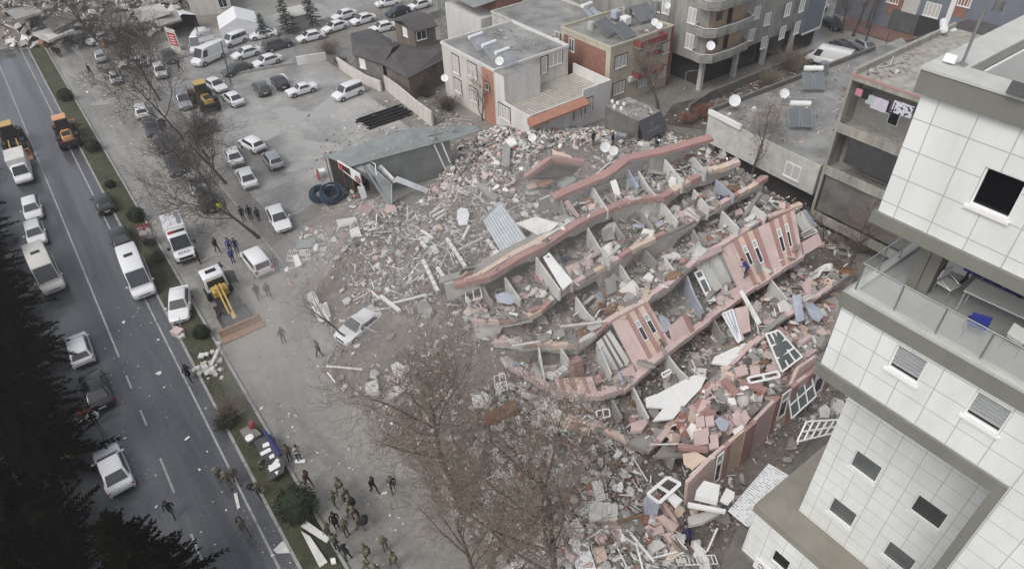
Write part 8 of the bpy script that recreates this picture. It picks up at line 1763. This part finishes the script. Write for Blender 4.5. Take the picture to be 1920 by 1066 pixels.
e,q2=pole(1284,168,1286,138,.07,'metal','street lamp with a bent arm beside the grey block','street_lamp','street lamp');g=MB();g.tube([q2,q2+V(.3,-.1,.25),q2+V(1.6,-1.0,.35)],.05,6,'metal');g.build('arm',e);g=MB();g.box(q2+V(1.8,-1.1,.34),(.6,.3,.14),'white',rz=-.5);g.build('lamp_head',e,bevel=.03)
lm=empty('lattice_mast',P(834,73,0),'tall grey lattice mast beside the brown roofs','mast');p=P(834,73,0)
for s in((-.4,-.3),(.4,-.3),(-.4,.3),(.4,.3)):
 g=MB();g.tube([p+V(s[0],s[1],0),p+V(s[0]*.7,s[1]*.7,14)],.08,6,'metal');g.build('leg',lm)
for k in range(12):
 z=.6+k*1.1;s=1-.3*z/14;g=MB();a=[p+V(x*s,y*s,z)for x,y in((-.4,-.3),(.4,-.3),(.4,.3),(-.4,.3))]
 for i in range(4):g.tube([a[i],a[(i+1)%4]+V(0,0,.9)],.03,4,'metal',cap=False)
 g.build('brace',lm)
for i,(px,py,lab)in enumerate(((1148,262,'grey drum lying on the rubble near the kiosk'),(1170,256,'second grey drum lying beside the kiosk wall'))):
 p=G(px,py,.5);g=MB();g.lathe([(.05,-.8),(.5,-.75),(.5,.75),(.05,.8)],14,'metal',p,Matrix.Rotation(1.35,3,'X')@Matrix.Rotation(.4+i,3,'Z'));solo(g,'drum',lab,'drum','drums on the rubble',smooth=True)
slab([(668,392),(686,380),(700,388),(690,402)],.25,'redband','red board lying in the debris below the shed',dz=.4,group='broken slabs in the rubble');slab([(655,430),(672,424),(676,436),(658,444)],.2,'white','white box on the mud at the edge of the debris','box','box',None,dz=.3);slab([(630,412),(666,406),(670,414),(634,424)],.2,'white_dirty','long white slab at the left edge of the debris',dz=.4)
slab([(596,338),(591,318),(595,317),(601,336)],.1,'maroon','red board standing left of the hose coils','board','board',None,zs=(.4,1.2,1.3,.5));slab([(590,318),(608,314),(610,320),(592,326)],.1,'white','white plank on the heap left of the shed','plank','plank',None,zs=.8)
def air(name,col,d):
 m=bpy.data.materials.new(name);m.use_nodes=True;nt=m.node_tree;nt.nodes.remove(nt.nodes['Principled BSDF']);pv=nt.nodes.new('ShaderNodeVolumePrincipled');pv.inputs['Color'].default_value=(*col,1);pv.inputs['Density'].default_value=d;pv.inputs['Anisotropy'].default_value=.2;nt.links.new(pv.outputs[0],nt.nodes['Material Output'].inputs['Volume']);return m
hz=MB();hz.bx(-95,190,-62,262,-1.0,42.0,air('haze_air',(.86,.86,.87),HAZE_D))
def dust(c,r,d):
 m=air('haze_dust',(.9,.88,.86),d);n,k=28,14;R=Matrix.Diagonal(r);prof=[(math.sin(math.pi*j/k),-math.cos(math.pi*j/k))for j in range(1,k)]
 hz.lathe([(.01,-.9999)]+prof+[(.01,.9999)],n,m,c,R)
dust(P(760,560,3.0),(15,12,7),.040);dust(P(1010,500,6.0),(19,13,7),.018);dust(P(640,640,2.5),(9,9,5),.028)
ho=hz.build('haze',None);ORIG[ho]=Vector((0,0,0));tag(ho,'thin dusty haze hanging over the collapsed street',None,None,'stuff')
